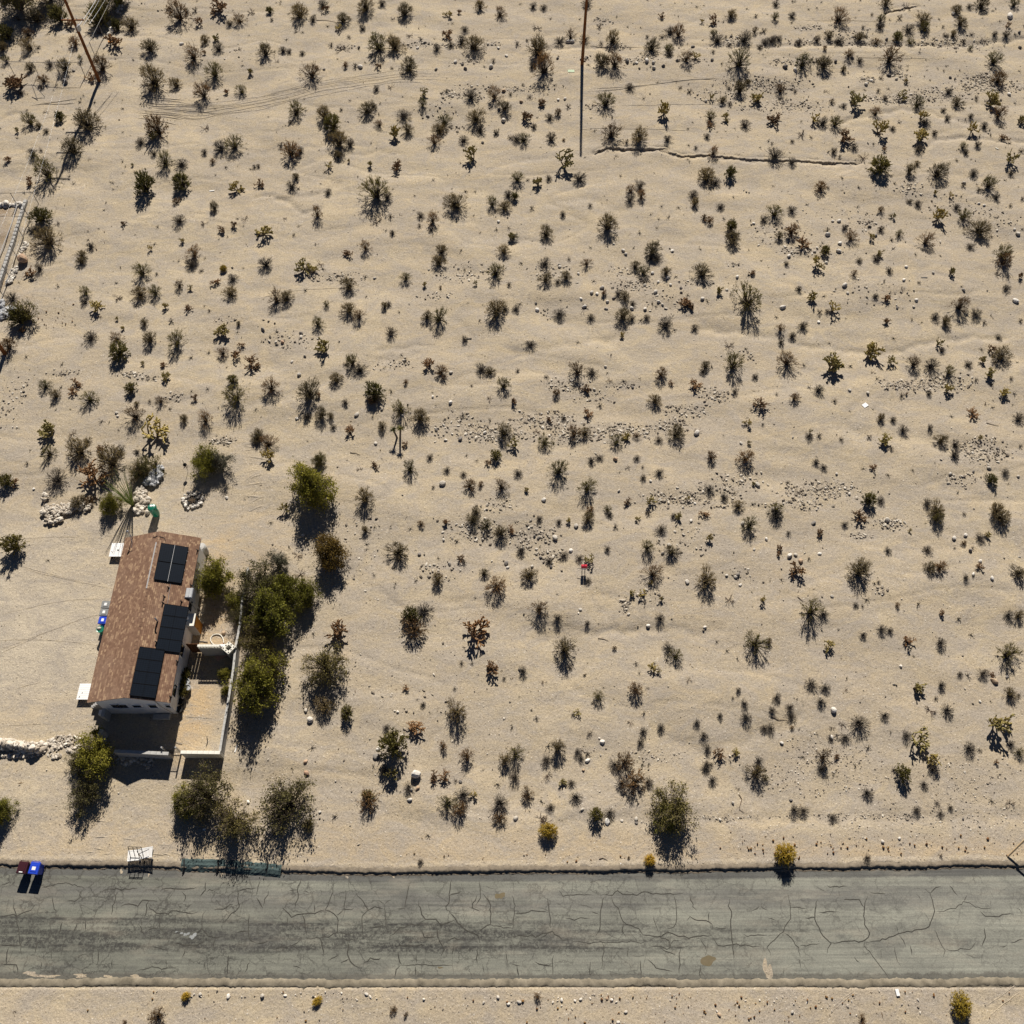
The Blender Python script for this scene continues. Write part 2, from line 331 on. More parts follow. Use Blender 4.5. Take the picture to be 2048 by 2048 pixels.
    # fine lengthwise scuffing
    sc2 = g.ramp(g.noise(g.mapv(v, (0.12, 5.5, 1)), 1.0, 5, 0.7), 0.38, 0.66)
    c = g.mix(1.0, c, g.mix(sc2, (1.10, 1.10, 1.09), (0.80, 0.80, 0.81)), 'MULTIPLY')
    pt = g.ramp(g.noise(g.mapv(v, (0.3, 0.6, 1)), 0.7, 5, 0.65), 0.35, 0.68)
    c = g.mix(1.0, c, g.mix(pt, (1.08, 1.08, 1.07), (0.82, 0.82, 0.83)), 'MULTIPLY')
    # wind-blown sand veneer
    sand = g.math('MULTIPLY', g.ramp(g.noise(g.mapv(v, (0.25, 1.0, 1)), 0.8, 5, 0.65), 0.52, 0.75), 0.35)
    c = g.mix(sand, c, (0.43, 0.385, 0.30))
    c = g.mix(1.0, c, g.mix(fine, (0.62, 0.62, 0.63), (1.27, 1.27, 1.26)), 'MULTIPLY')
    g.base(c); g.bump(g.noise(v, 16, 5, 0.8), 0.6, 0.012); return m
M['asphalt'] = asphalt_mat()
def plainnoise(name, a, b_, sc, bump=0.5, dist=0.03):
    m, n, l, b = newmat(name, 0.95, 0.15); g = G(m); v = g.co()
    g.base(g.mix(g.ramp(g.noise(v, sc, 7, 0.75), 0.3, 0.7), a, b_)); g.bump(g.noise(v, sc*1.5, 6, 0.75), bump, dist); return m
M['crack'] = plainnoise('crack_fill', (0.03, 0.03, 0.026), (0.085, 0.08, 0.068), 3)
M['bank'] = plainnoise('road_bank_dirt', (0.13, 0.11, 0.085), (0.30, 0.25, 0.185), 2.5, 0.8, 0.06)
M['dike'] = plainnoise('asphalt_dike', (0.12, 0.105, 0.078), (0.31, 0.27, 0.20), 1.3, 0.6, 0.04)
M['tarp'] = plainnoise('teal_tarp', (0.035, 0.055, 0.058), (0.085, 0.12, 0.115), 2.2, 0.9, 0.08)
M['oil'] = plainnoise('brown_spill', (0.14, 0.115, 0.065), (0.17, 0.14, 0.09), 3)
M['paint_spill'] = plainnoise('white_spill', (0.20, 0.21, 0.205), (0.33, 0.345, 0.34), 2)

# ------------------------------------------------------------------ ground height
EN = PL([(-400,1722),(0,1732),(250,1737),(512,1745),(780,1749),(1024,1747),(1280,1746),(1536,1741),(1800,1738),(2048,1735),(2500,1728)])
ES = PL([(-400,1962),(0,1958),(512,1959),(1024,1960),(1536,1960),(2048,1958),(2500,1956)])
def edge_y(E_, X): return np.interp(X, [p[0] for p in E_], [p[1] for p in E_])
waves = [(rng.uniform(0, 2*math.pi), wl, rng.uniform(0, 6.28)) for wl in (41, 33, 27, 21, 17, 13, 11, 9, 7.3, 6.1, 5.2, 4.4, 3.7, 3.1, 2.6, 2.2)]
RILLS = [  # photo polylines, width m, depth m, sharp
 ([(1190,303),(1205,299),(1220,295),(1250,298),(1290,298),(1312,300),(1335,297)], .30, .26),
 ([(1326,302),(1345,307),(1360,313),(1380,314),(1400,311),(1425,313),(1450,315),(1480,319),(1536,322),(1600,322),(1640,325),(1720,325)], .30, .17),
 ([(1680,345),(1700,338),(1660,326),(1620,322)], .3, .08),
 ([(512,392),(545,392),(570,399),(592,418),(602,424),(640,420)], .30, .13),
 ([(1690,243),(1740,232),(1800,220),(1840,222),(1860,224),(1890,234),(1925,244),(1960,245)], .35, .13),
 ([(1856,290),(1875,281),(1900,277),(1940,277),(1985,283),(2048,284)], .3, .13),
 ([(1536,92),(1600,92),(1700,90),(1790,84),(1840,90),(1890,91),(1960,86),(2048,76)], .35, .14),
 ([(760,704),(785,698),(820,695),(862,690)], .3, .08),
 ([(1024,702),(1080,698),(1140,690),(1240,674)], .5, .10),
 ([(1400,658),(1440,660),(1490,664),(1540,674)], .4, .10),
 ([(1560,668),(1600,690),(1660,694),(1720,702),(1770,706),(1840,690),(1870,680),(1905,677),(1950,673),(2010,676)], .35, .11),
 ([(1095,98),(1140,95),(1180,93),(1210,95)], .35, .15),
 ([(1300,98),(1360,92),(1440,93),(1536,98)], .35, .08),
 ([(888,1199),(930,1203),(985,1198)], .3, .07),
 ([(1170,1265),(1230,1262),(1330,1256),(1400,1268),(1440,1262)], .4, .08),
 ([(480,815),(530,802),(600,790),(700,742),(780,720)], .6, .10),
 ([(1190,1270),(1250,1262),(1310,1258)], .3, .05),
 ([(1100,408),(1160,397),(1200,402),(1225,420),(1300,412)], .5, .07),
 ([(640,148),(660,170),(700,120)], .01, .0),
 ([(1024,108),(1090,70),(1150,60)], .5, .07),
 ([(1770,25),(1800,20),(1815,16),(1835,15)], .3, .17),
 ([(1430,30),(1380,45),(1340,70)], .4, .06),
 ([(512,305),(600,296),(660,290)], .4, .06), ([(700,310),(760,302),(800,308)], .3, .06),
 ([(1290,480),(1400,470),(1536,462)], .6, .05), ([(1080,610),(1300,605),(1440,660)], .7, .07),
 ([(1536,900),(1650,915),(1800,940),(1900,980)], .8, .06), ([(1700,860),(1850,880),(1980,890)], .7, .06),
 ([(1350,1480),(1400,1505),(1470,1490),(1536,1460),(1600,1440)], .5, .07),
 ([(1450,1640),(1550,1640),(1700,1636),(1850,1640),(2048,1636)], .45, .13),
 ([(1110,1645),(1200,1643),(1300,1640),(1400,1640)], .4, .10),
 ([(800,1635),(900,1660),(1000,1690)], .6, .06), ([(0,240),(10,232),(30,226),(45,225)], .35, .12),
 ([(80,28),(110,12),(130,6)], .4, .14), ([(560,395),(700,385),(900,372),(1000,390)], .6, .05),
]
def seg_dist(X, Y, pts):
    best = np.full(X.shape, 1e9)
    for (x0, y0), (x1, y1) in zip(pts[:-1], pts[1:]):
        dx, dy = x1-x0, y1-y0; L2 = dx*dx+dy*dy+1e-9
        t = np.clip(((X-x0)*dx+(Y-y0)*dy)/L2, 0, 1)
        best = np.minimum(best, np.hypot(X-(x0+t*dx), Y-(y0+t*dy)))
    return best
RW = []
for pts, w, dep in RILLS:
    if dep > 0: RW.append((PL(pts), w, dep))
_LT = np.random.default_rng(99).uniform(-1, 1, (257, 257))
def vnoise(x, y):
    xi = np.floor(x).astype(int); yi = np.floor(y).astype(int); fx = x-xi; fy = y-yi; fx = fx*fx*(3-2*fx); fy = fy*fy*(3-2*fy); a = xi % 256; b = yi % 256
    return (_LT[b, a]*(1-fx)+_LT[b, a+1]*fx)*(1-fy)+(_LT[b+1, a]*(1-fx)+_LT[b+1, a+1]*fx)*fy
def relief(X, Y):
    wx = vnoise(X/9+3, Y/7+5)*2.2; wy = vnoise(X/11+31, Y/8+17)*1.6
    u, w = X/13+wx*.25, (Y+wy*1.2)/4.6
    n1 = vnoise(u+50, w+20)+.45*vnoise(u*2.3+9, w*2.1+4); n2 = vnoise(X/6+70, Y/2.6+wy*.3+9)
    m = np.clip(vnoise(X/17+13, Y/13+40)*1.4+.45, 0, 1)
    z = .16*n1 + .045*n2 + .030*vnoise(X/2.2+5, Y/1.3+60) + .012*vnoise(X/.9, Y/.7+11)
    ch = np.exp(-(n1/.055)**2)*.065*m + np.exp(-((n1-.5)/.045)**2)*.05*(1-m)
    return z-ch
def ground_z(X, Y, rills=True):
    X = np.asarray(X, dtype=float); Y = np.asarray(Y, dtype=float)
    z = np.zeros(X.shape)
    for a, wl, ph in waves:
        amp = 0.0050*wl if wl < 12 else 0.035
        z += amp*0.55*np.sin((X*math.cos(a)*0.7+Y*math.sin(a))*2*math.pi/wl+ph+0.8*np.sin(X*0.21+ph))
    z += relief(X, Y)
    if rills:
        for pts, w, dep in RW:
            xs = [p[0] for p in pts]; ys = [p[1] for p in pts]
            mk = (X > min(xs)-2) & (X < max(xs)+2) & (Y > min(ys)-2) & (Y < max(ys)+2)
            if not mk.any(): continue
            wob = 0.16*np.sin(X[mk]*2.3)+0.10*np.sin(X[mk]*5.9+1)
            d = seg_dist(X[mk], Y[mk]+wob, pts)
            z[mk] -= dep*np.exp(-(d/w)**2)
    # flat near road, yard and driveway
    yn = edge_y(EN, X); ys_ = edge_y(ES, X)
    fl = np.clip((Y-yn-0.3)/4.0, 0, 1)*np.clip((Y-yn-0.3)/4.0, 0, 1)
    fs = np.clip((ys_-Y)/4.0, 0, 1)
    k = np.where(Y > yn, fl, np.where(Y < ys_, fs, 0))
    hx = np.clip((np.hypot((X+26)/7.5, (Y-27.5)/11.5)-0.85)/0.5, 0, 1)
    hx2 = np.clip((np.hypot((X+40)/14, (Y-26)/10)-0.85)/0.5, 0.15, 1)
    z = z*k*hx*hx2
    z = z + np.where(Y < ys_, -0.14, 0.0)
    return z
def gz(x, y): return float(ground_z(np.array([x]), np.array([y]))[0])

def ellmask(X, Y, lst):
    m = np.zeros(X.shape)
    for (px, py, rx, ry, s) in lst:
        cx, cy = P(px, py); k = mpp(py); d = np.hypot((X-cx)/(rx*k), (Y-cy)/(ry*k*1.15)); m = np.maximum(m, s*np.clip(1.5-d, 0, 1))
    return m
GR = [  # gravel patches: photo x, y, rx, ry, stone count
 (690,93,25,6,25),(840,92,40,8,60),(900,92,30,8,60),(985,90,20,8,50),(930,125,35,8,35),(905,190,25,14,70),(945,195,25,12,70),(908,253,20,6,25),(880,225,40,25,50),
 (950,175,50,10,50),(1030,180,15,6,40),(1185,215,30,8,40),(1205,40,20,10,50),(1235,92,25,8,50),(1280,122,40,10,110),(1170,118,20,10,40),(1380,122,30,6,50),(1470,85,25,12,70),
 (1480,165,50,15,140),(1430,190,50,20,90),(1545,170,70,18,260),(1560,210,100,20,230),(1620,55,30,8,60),(1620,85,60,10,110),(1700,70,40,20,130),(1790,88,120,6,200),
 (1915,85,70,20,140),(1600,125,60,12,100),(1735,160,18,10,70),(1800,150,25,8,40),(1790,200,60,15,180),(1870,190,70,25,220),(1980,170,70,20,300),(1960,155,40,12,110),
 (1820,380,30,20,80),(1900,410,80,30,100),(1560,470,60,25,90),(1600,500,50,10,60),(1735,445,20,8,50),(1990,440,50,30,90),(1700,440,100,30,70),
 (1100,540,60,20,60),(1270,570,60,14,120),(1240,545,40,20,60),(1330,600,60,25,50),(1380,565,30,8,30),(1470,530,15,5,24),(1500,710,12,8,16),(1085,618,14,6,12),(1740,590,80,30,80),
 (1620,505,80,12,60),(1130,770,40,15,110),(1180,790,50,20,60),(1245,770,30,6,60),(1370,820,50,15,110),(1090,840,70,20,240),(1150,870,60,18,230),(1250,860,80,15,230),
 (1340,850,40,14,130),(1430,790,30,18,100),(1830,770,70,12,230),(1900,760,50,20,130),(1640,980,80,20,330),(1600,1010,60,12,100),(1960,900,60,30,280),(1920,960,40,15,80),
 (950,860,40,20,150),(900,850,60,30,90),(870,590,40,10,30),(790,730,40,12,45),(580,680,50,20,70),(680,555,50,12,100),(920,545,60,20,90),(1000,870,60,15,190),(1000,1010,40,15,80),
 (960,1060,60,25,150),(1060,1070,50,30,210),(1100,1110,30,15,100),(880,1140,40,20,60),(1340,1000,60,20,170),(1430,990,60,25,170),(1480,960,50,20,100),(1380,1080,60,30,70),
 (1780,1045,30,10,110),(1720,1070,25,6,50),(1250,1210,15,15,55),(1300,1200,40,20,45),(1480,1150,30,15,36),(1760,1180,15,8,22),(1180,1500,25,8,45),(1290,1510,60,12,80),
 (1340,1510,50,10,70),(1630,1500,60,30,210),(1700,1510,80,25,130),(1600,1560,60,30,190),(1700,1560,60,30,150),(1790,1560,60,40,110),(1900,1560,60,40,230),(1980,1580,60,60,320),
 (1550,1560,40,20,110),(1700,1632,150,5,260),(1450,1636,60,4,140),(1800,1660,200,25,230),(1900,1630,100,20,190),(445,880,24,10,110),(25,800,30,60,110),(130,745,30,8,40),
 (260,750,20,6,50),(300,755,30,8,40),(350,795,20,10,36),(450,640,20,6,24),(1060,180,60,15,60),(360,20,150,40,40),(440,110,60,30,30),(700,1100,80,80,80),(800,1380,200,100,90)]
def ground():
    def axis(lo, hi, step, far):
        a = np.arange(lo, hi+step*0.5, step); o = [far[0]]; 
        ext = np.array([4, 12, 30, 70, 160, 350, 700.0])
        return np.concatenate([lo-ext[::-1], a, hi+ext])
    xs = axis(-64, 64, 0.24, (0,)); ys = axis(-3, 116, 0.19, (0,))
    X, Y = np.meshgrid(xs, ys); nx, ny = len(xs), len(ys)
    z = ground_z(X, Y)
    yn = edge_y(EN, X); ysd = edge_y(ES, X)
    inside = (Y < yn+0.30) & (Y > ysd-0.35)
    z = np.where(inside, -0.42, z)
    far = np.clip((np.hypot(X, Y-55)-110)/200, 0, 1); z = z*(1-far)+far*-0.1
    V = np.stack([X.ravel(), Y.ravel(), z.ravel()], 1)
    i = np.arange(nx*ny).reshape(ny, nx); F = np.stack([i[:-1, :-1], i[:-1, 1:], i[1:, 1:], i[1:, :-1]], -1).reshape(-1, 4)
    grav = ellmask(X, Y, [(a, b, rx, ry*1.1, min(0.85, 0.25+n/(rx*ry)*0.5)) for a, b, rx, ry, n in GR])
    grav = np.maximum(grav, ellmask(X, Y, [(1900,180,200,60,.35),(1980,230,80,60,.35),(1850,430,250,60,.18),(980,1060,160,40,.25),(1650,990,200,50,.25),(1850,1580,300,60,.2)]))
    warm = ellmask(X, Y, [(385,1420,42,85,.95),(420,1260,40,90,.8),(430,1100,40,40,.55),(480,1090,90,60,.2),(300,1690,500,45,.2),(1100,1700,700,28,.25),(1800,1700,400,18,.35),(50,1420,90,30,.25),(0,560,12,20,.9),(10,450,20,50,.4)])
    pale = ellmask(X, Y, [(60,1280,190,130,.85),(-80,1250,200,170,.8),(90,1130,120,60,.5),(60,1620,80,60,.35),(1000,140,400,10,.2),(300,150,40,120,.3)])
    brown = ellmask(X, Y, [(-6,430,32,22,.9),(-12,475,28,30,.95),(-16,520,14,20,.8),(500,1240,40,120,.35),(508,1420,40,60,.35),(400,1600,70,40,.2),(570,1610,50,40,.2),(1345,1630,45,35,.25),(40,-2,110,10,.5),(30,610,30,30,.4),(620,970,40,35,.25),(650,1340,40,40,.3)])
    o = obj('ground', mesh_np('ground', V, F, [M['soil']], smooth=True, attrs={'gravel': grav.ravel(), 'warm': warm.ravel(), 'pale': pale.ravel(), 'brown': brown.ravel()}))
    tag(o, kind='structure'); return o
ground()

# ------------------------------------------------------------------ ribbons (banks, tracks, cracks)
def resample(pts, step):
    out = [pts[0]]
    for a, b in zip(pts[:-1], pts[1:]):
        L = math.dist(a, b); n = max(1, int(L/step))
        for k in range(1, n+1): out.append((a[0]+(b[0]-a[0])*k/n, a[1]+(b[1]-a[1])*k/n))
    return out
def ribbon_arrays(pts, prof, wob=0.0, zfn=None, zw=0.0, taper=False):
    """prof: list of (offset to the left of travel, z)"""
    p = np.array(pts); d = np.gradient(p, axis=0); d /= np.linalg.norm(d, axis=1)[:, None]+1e-9
    nrm = np.stack([-d[:, 1], d[:, 0]], 1); n = len(p); s = np.arange(n)
    w = wob*(np.sin(s*0.9)+0.6*np.sin(s*2.37+1)+0.5*rng.standard_normal(n)) if wob else np.zeros(n)
    tp = np.minimum(1, np.minimum(s, n-1-s)/max(1, n*0.15)) if taper else np.ones(n)
    V = []
    for k, (off, z) in enumerate(prof):
        q = p + nrm*((off*(0.3+0.7*tp)) + w)[:, None]
        gzv = zfn(q[:, 0], q[:, 1]) if zfn else np.zeros(n)
        V.append(np.stack([q[:, 0], q[:, 1], gzv + z*tp + (zw*rng.standard_normal(n) if zw and 0 < k < len(prof)-1 else 0)], 1))
    V = np.stack(V, 1); m = len(prof); idx = np.arange(n*m).reshape(n, m)
    F = np.stack([idx[:-1, :-1], idx[1:, :-1], idx[1:, 1:], idx[:-1, 1:]], -1).reshape(-1, 4)[:, ::-1]
    return V.reshape(-1, 3), F
def join(lst):
    V = []; F = []; n = 0
    for v, f in lst: V.append(v); F.append(f+n); n += len(v)
    return np.concatenate(V), np.concatenate(F)

ZR = -0.15
def road():
    xs = np.arange(-70, 70.1, 0.5); ts = np.linspace(0, 1, 15)
    yn = edge_y(EN, xs); ys = edge_y(ES, xs)
    X = np.repeat(xs[:, None], len(ts), 1); Y = ys[:, None]+(yn-ys)[:, None]*ts[None]
    Z = ZR + 0.05*(1-(2*ts[None]-1)**2)+np.zeros(X.shape)
    i = np.arange(X.size).reshape(X.shape); F = np.stack([i[:-1, :-1], i[1:, :-1], i[1:, 1:], i[:-1, 1:]], -1).reshape(-1, 4)
    r = obj('road', mesh_np('road', np.stack([X.ravel(), Y.ravel(), Z.ravel()], 1), F, [M['asphalt']], smooth=True, attrs={'across': np.tile(ts, len(xs))}))
    tag(r, kind='structure')
    def zr(x, y):
        a = edge_y(ES, x); b = edge_y(EN, x); t = np.clip((y-a)/(b-a), 0, 1); return ZR+0.05*(1-(2*t-1)**2)
    # cracks: wandering lines that branch and join, denser to the west
    L = []
    R = random.Random(5)
    def walk(x, y, ang, length, w, turn=0.5, up=0.9):
        pts = [(x, y)]; a = ang; s = 0.16
        for _ in range(int(length/s)):
            a += R.gauss(0, turn*0.5); a += (ang-a)*0.22
            x += math.cos(a)*s; y += math.sin(a)*s
            lo, hi = np.interp(x, [p[0] for p in ES], [p[1] for p in ES]), np.interp(x, [p[0] for p in EN], [p[1] for p in EN])
            if y > hi-0.25 or y < lo+0.1 or abs(x) > 45: break
            pts.append((x, y))
        if len(pts) > 3:
            L.append(ribbon_arrays(pts, [(w/2, 0.006), (-w/2, 0.006)], 0.0, zr, taper=True))
        return pts
    def yy(x, t): 
        lo, hi = np.interp(x, [p[0] for p in ES], [p[1] for p in ES]), np.interp(x, [p[0] for p in EN], [p[1] for p in EN]); return lo+(hi-lo)*t
    def zig(t, pts):     # traced crack, tenths of tile pixels
        P_ = resample([P(t*512+x*10/3.7734, 1536+y*10/3.7734) for x, y in pts], .22)
        P_ = [(x+R.gauss(0, .035), y+R.gauss(0, .035)) for x, y in P_]
        w = R.uniform(.042, .078)*(1.0 if pts[0][0]*10+t*5120/2.7 < 4200 else .85); L.append(ribbon_arrays(P_, [(w/2, 0.006), (-w/2, 0.006)], 0.0, zr, taper=True))
    TR = {0: """10,98 10,107 12,112 14,126 15,140|0,112 9,110 12,112 17,109 23,107 26,104|29,91 38,88 46,87 56,88 64,91|39,97 40,106 43,109|48,91 48,96|60,92 60,98 56,100 50,100|65,95 69,91|78,92 83,91 91,91 97,91 103,91|
      88,93 85,104 84,110|91,104 97,102 104,104 107,99 118,100|111,100 110,106 109,112|111,104 118,109 127,110 129,107 138,109 144,110 149,109|120,94 122,91 131,91 137,91 148,90|138,93 140,99 138,101|155,86 155,92 150,97|155,93 163,92|
      179,93 180,106 174,110 169,116|179,93 187,91 193,91|161,107 168,106 176,102|155,107 152,114 152,121 157,126 161,128 170,127|152,121 147,125|187,110 187,124 189,131 193,132|121,109 120,119 123,124|109,126 107,123 105,118|109,126 112,122 120,120|
      30,130 27,133 26,140|46,116 44,125|58,116 55,125|64,115 64,122|65,143 61,147|74,137 73,148|84,144 84,151|38,138 38,144|0,148 12,148 13,155|31,146 30,152|172,141 171,156|139,137 137,143|115,135 123,137 127,136|131,132 140,134 148,134 153,131|
      154,146 155,152|125,143 125,150|95,148 93,152|0,134 14,134 17,130|6,136 4,148|107,120 106,114|170,128 170,133|162,128 160,136|178,124 188,123|102,153 114,150 124,151 133,150|0,88 8,86|188,146 184,154|48,130 46,140""",
     1: """3,84 1,92 0,96|34,83 31,92 31,98 29,105|25,92 31,92|35,92 40,95|58,83 58,93 55,100 52,107 59,109 62,115 61,124 55,127 48,128 38,128|52,107 45,109 38,110 34,110 27,112 22,107 19,105|24,112 23,118|0,98 5,105|9,92 5,104|20,88 19,92|
      35,110 36,115 38,121 38,126|48,128 50,135 51,141|61,124 68,125 74,125|75,94 80,99 84,107 80,112 80,120 80,127|84,107 90,105 96,106|97,103 97,112 98,120 99,124|97,103 92,99|97,103 102,99|112,106 114,94 116,88|107,106 112,106|
      123,100 124,106 125,111 128,114 135,114 140,118 150,115|128,114 122,118 114,119 109,121 104,125 101,127|145,108 150,113 152,117 157,121 162,124 167,126 169,132|145,108 143,107 145,102 146,95 147,84|145,96 155,93|169,85 169,98 166,103|171,95 176,99 177,104 177,118 172,120 167,124|177,118 187,120 193,121|
      12,137 20,135 27,134 33,137|27,134 33,130|69,131 70,143 74,149 78,151|70,144 64,147|66,128 69,131 75,129|137,128 142,137 140,142|124,122 127,128 136,128|104,134 114,135 124,133 127,135|137,120 137,128|144,131 149,128 155,129|
      81,147 86,144 93,144 94,143|109,149 106,152 105,158|109,149 125,148 148,149|107,139 109,149|121,140 121,147|120,149 120,156|162,104 169,108|167,137 167,147|171,148 172,155|166,96 163,106 161,105|54,145 57,143 62,141|68,92 67,101 66,107 74,106|66,107 61,111|44,103 44,109|0,133 8,131|149,134 148,141|87,121 96,119|155,84 156,89|189,139 190,147|27,149 34,151""",
     2: """0,96 2,104 1,115 0,123|27,98 28,110 29,121|35,92 39,97 41,96 52,95 60,96|39,97 39,102|69,97 67,108 66,115 66,122 63,127|67,96 76,95 80,92 83,95 95,96 98,93 103,94 112,95 122,95 130,94|76,95 76,101 80,106 83,112 84,116 90,119 96,121 99,126 103,126|
      84,116 84,123 86,128|122,95 124,103 125,113 122,120 117,122|107,111 109,119 111,123|132,115 135,112 141,115 149,115 152,121|149,108 149,115|135,97 137,105 140,107|164,98 164,104 166,108 165,118 166,126 167,136 168,145|152,121 163,121|
      0,127 9,127 18,127 26,124 30,124 35,127 39,130 43,131|43,131 50,131 59,132 67,131 74,132 83,131 90,131 97,132 103,130|99,126 110,127 118,125 125,126 133,128 143,127 151,126|103,134 112,134 117,137 122,131 128,129|111,127 119,130 120,136|
      142,128 146,134 147,139|147,134 148,129|151,128 156,133 160,134 167,133 176,134 188,135|103,144 107,149 115,152 122,154|127,137 127,146 126,155|97,145 98,157|59,146 59,157|31,141 31,149 31,157|4,149 5,158|69,132 69,149|0,148 6,149|17,146 24,149 30,149|
      152,99 156,102|175,124 178,127 186,126 193,126|189,101 188,104 193,107|188,128 190,133|40,113 47,114 58,113|60,109 66,110|2,110 10,109 20,108 27,109|112,136 118,139 123,141|74,153 75,157|88,137 88,143|27,124 22,128|143,149 142,158|182,107 188,104|0,130 2,134|96,126 96,131""",
     3: """16,96 17,105 17,114 13,119 12,124 7,127 2,132 0,135 3,142|12,124 18,128 23,135 25,142|38,99 36,107 36,114 39,120 42,127 48,132 46,136 45,140|28,113 36,113|48,132 57,131 66,130 74,130 77,125 73,118 73,109 73,104 76,97|73,105 70,100 65,99 57,99|
      74,130 73,134 77,139 80,142 83,147 87,151 91,158|77,139 74,141|74,131 82,131 89,129 95,127 99,125 106,124 116,122 122,119 124,114 127,108 125,103 123,94 118,91|127,108 136,107 142,105 149,101 156,104 162,106 170,105|149,101 150,96|
      99,125 97,119|100,125 103,130 105,135|116,91 112,90|123,94 127,91 131,90|126,122 130,130 134,137 133,143|134,137 144,137 155,136 158,131|95,134 97,141 99,147|108,134 109,141|160,108 165,112 172,112 180,110 186,110|163,120 165,128 162,134|184,132 190,130 193,129|
      24,134 40,133|17,105 29,105|39,109 48,108 53,109|52,102 56,105|12,150 12,157|24,143 25,150|188,105 193,110|95,96 96,101|113,95 116,100|0,127 4,126|40,127 38,131|138,88 143,96|68,155 69,158|120,153 123,158|45,89 60,89|78,94 89,95|170,104 168,100|99,147 101,150|0,113 7,115|175,135 181,134|70,147 65,143"""}
    for t, S_ in TR.items():
        for ln in S_.replace(chr(10), '').split('|'):
            pts = [tuple(float(a) for a in p.split(',')) for p in ln.split()]
            if len(pts) > 1: zig(t, pts)
    x = -48.0
    while x < 48:
        if abs(x) > 36 or R.random() < .5: walk(x, yy(x, R.uniform(.1, .9)), R.choice([-math.pi/2, 0, math.pi/2])+R.uniform(-.4, .4), R.uniform(.4, 1.3), .016)
        x += R.uniform(.3, .9)
    V, F = join(L); c = obj('crack', mesh_np('crack', V, F, [M['crack']]), r); tag(c, kind='stuff')
    # stains
    def blot(name, px, py, rx, ry, mat, seed, jag=.25):
        q = random.Random(seed); cx, cy = P(px, py); k = mpp(py); n = 40; vs_ = [(cx, cy, float(zr(cx, cy))+.004)]
        ph = [q.uniform(0, 6.28) for _ in range(6)]
        for i in range(n):
            a = 2*math.pi*i/n; f = 1+sum(jag/(j+1)*math.sin((j+2)*a+ph[j]) for j in range(6)); x_ = cx+rx*k*f*math.cos(a); y_ = cy+ry*k*f*math.sin(a)
            vs_.append((x_, y_, float(zr(x_, y_))+.004))
        me = bpy.data.meshes.new(name); me.from_pydata(vs_, [], [(0, 1+i, 1+(i+1) % n) for i in range(n)]); me.materials.append(mat); obj(name, me, r)
    blot('spill_stain', 1000, 1791, 9, 6, M['oil'], 1); blot('spill_stain', 1416, 1921, 15, 9, M['oil'], 2, .15)
    blot('spill_stain', 880, 1935, 4, 2, M['oil'], 4)
    for q in ((372,1868,5,3),(385,1872,7,4),(362,1866,4,1.2),(352,1863,3,1)): blot('white_spill', *q, M['paint_spill'], int(q[0]), .4)
    # sand tongues drifted over the edges
    for i, (px, py, rx, ry) in enumerate([(241,1742,3,4),(297,1747,2,4),(445,1747,4,4),(693,1752,3,3),(785,1751,3,3),(60,1947,14,4),(90,1952,20,3),(160,1951,14,3),(270,1953,12,3),(320,1956,14,2),(215,1953,8,3),(1536,1940,7,20),(635,1968,5,6)]):
        blot('sand_drift', px, py, rx, ry, M['soil'], 30+i, .35)
    # north bank of the road, south asphalt dike
    def walkz(prof, E_, name, mat, off0, wob, zw, zfn=None, x0=-66, x1=66):
        X = np.arange(x0, x1, 0.13); Yb = edge_y(E_, X)+off0+.07*vnoise(X/1.9, X*0+3.3)+.035*vnoise(X/.6, X*0+8.1)
        pts = [(a, b) for a, b in zip(X, Yb)]
        v, f = ribbon_arrays(pts, prof, wob, zfn, zw)
        up = v[:, 2] > .005; v[up, 2] *= .45+.65*np.clip(vnoise(v[up, 0]/2.7+5, v[up, 0]*0+1.7)+.5, 0, 1)
        o = obj(name, mesh_np(name, v, f, mat if isinstance(mat, list) else [mat], smooth=True)); tag(o, kind='structure'); return o
    walkz([(-.12, ZR-.02), (-.02, ZR+.03), (.02, ZR+.045), (.06, ZR+.02), (.10, ZR+.05), (.14, .0), (.19, .055), (.30, .06), (.45, .045), (.52, .02)], EN, 'road_bank', M['bank'], 0, .022, .012)
    walkz([(.40, .02), (.47, .055), (.62, .04), (.95, -.02)], EN, 'road_verge', M['soil'], 0, .03, .01)
    walkz([(.08, ZR-.01), (.02, ZR+.035), (-.15, ZR+.05), (-.34, ZR+.05), (-.40, ZR+.01), (-.46, ZR-.03), (-.75, ZR-.06)], ES, 'road_dike', M['dike'], 0, .03, .014)
    return zr
ZROAD = road()

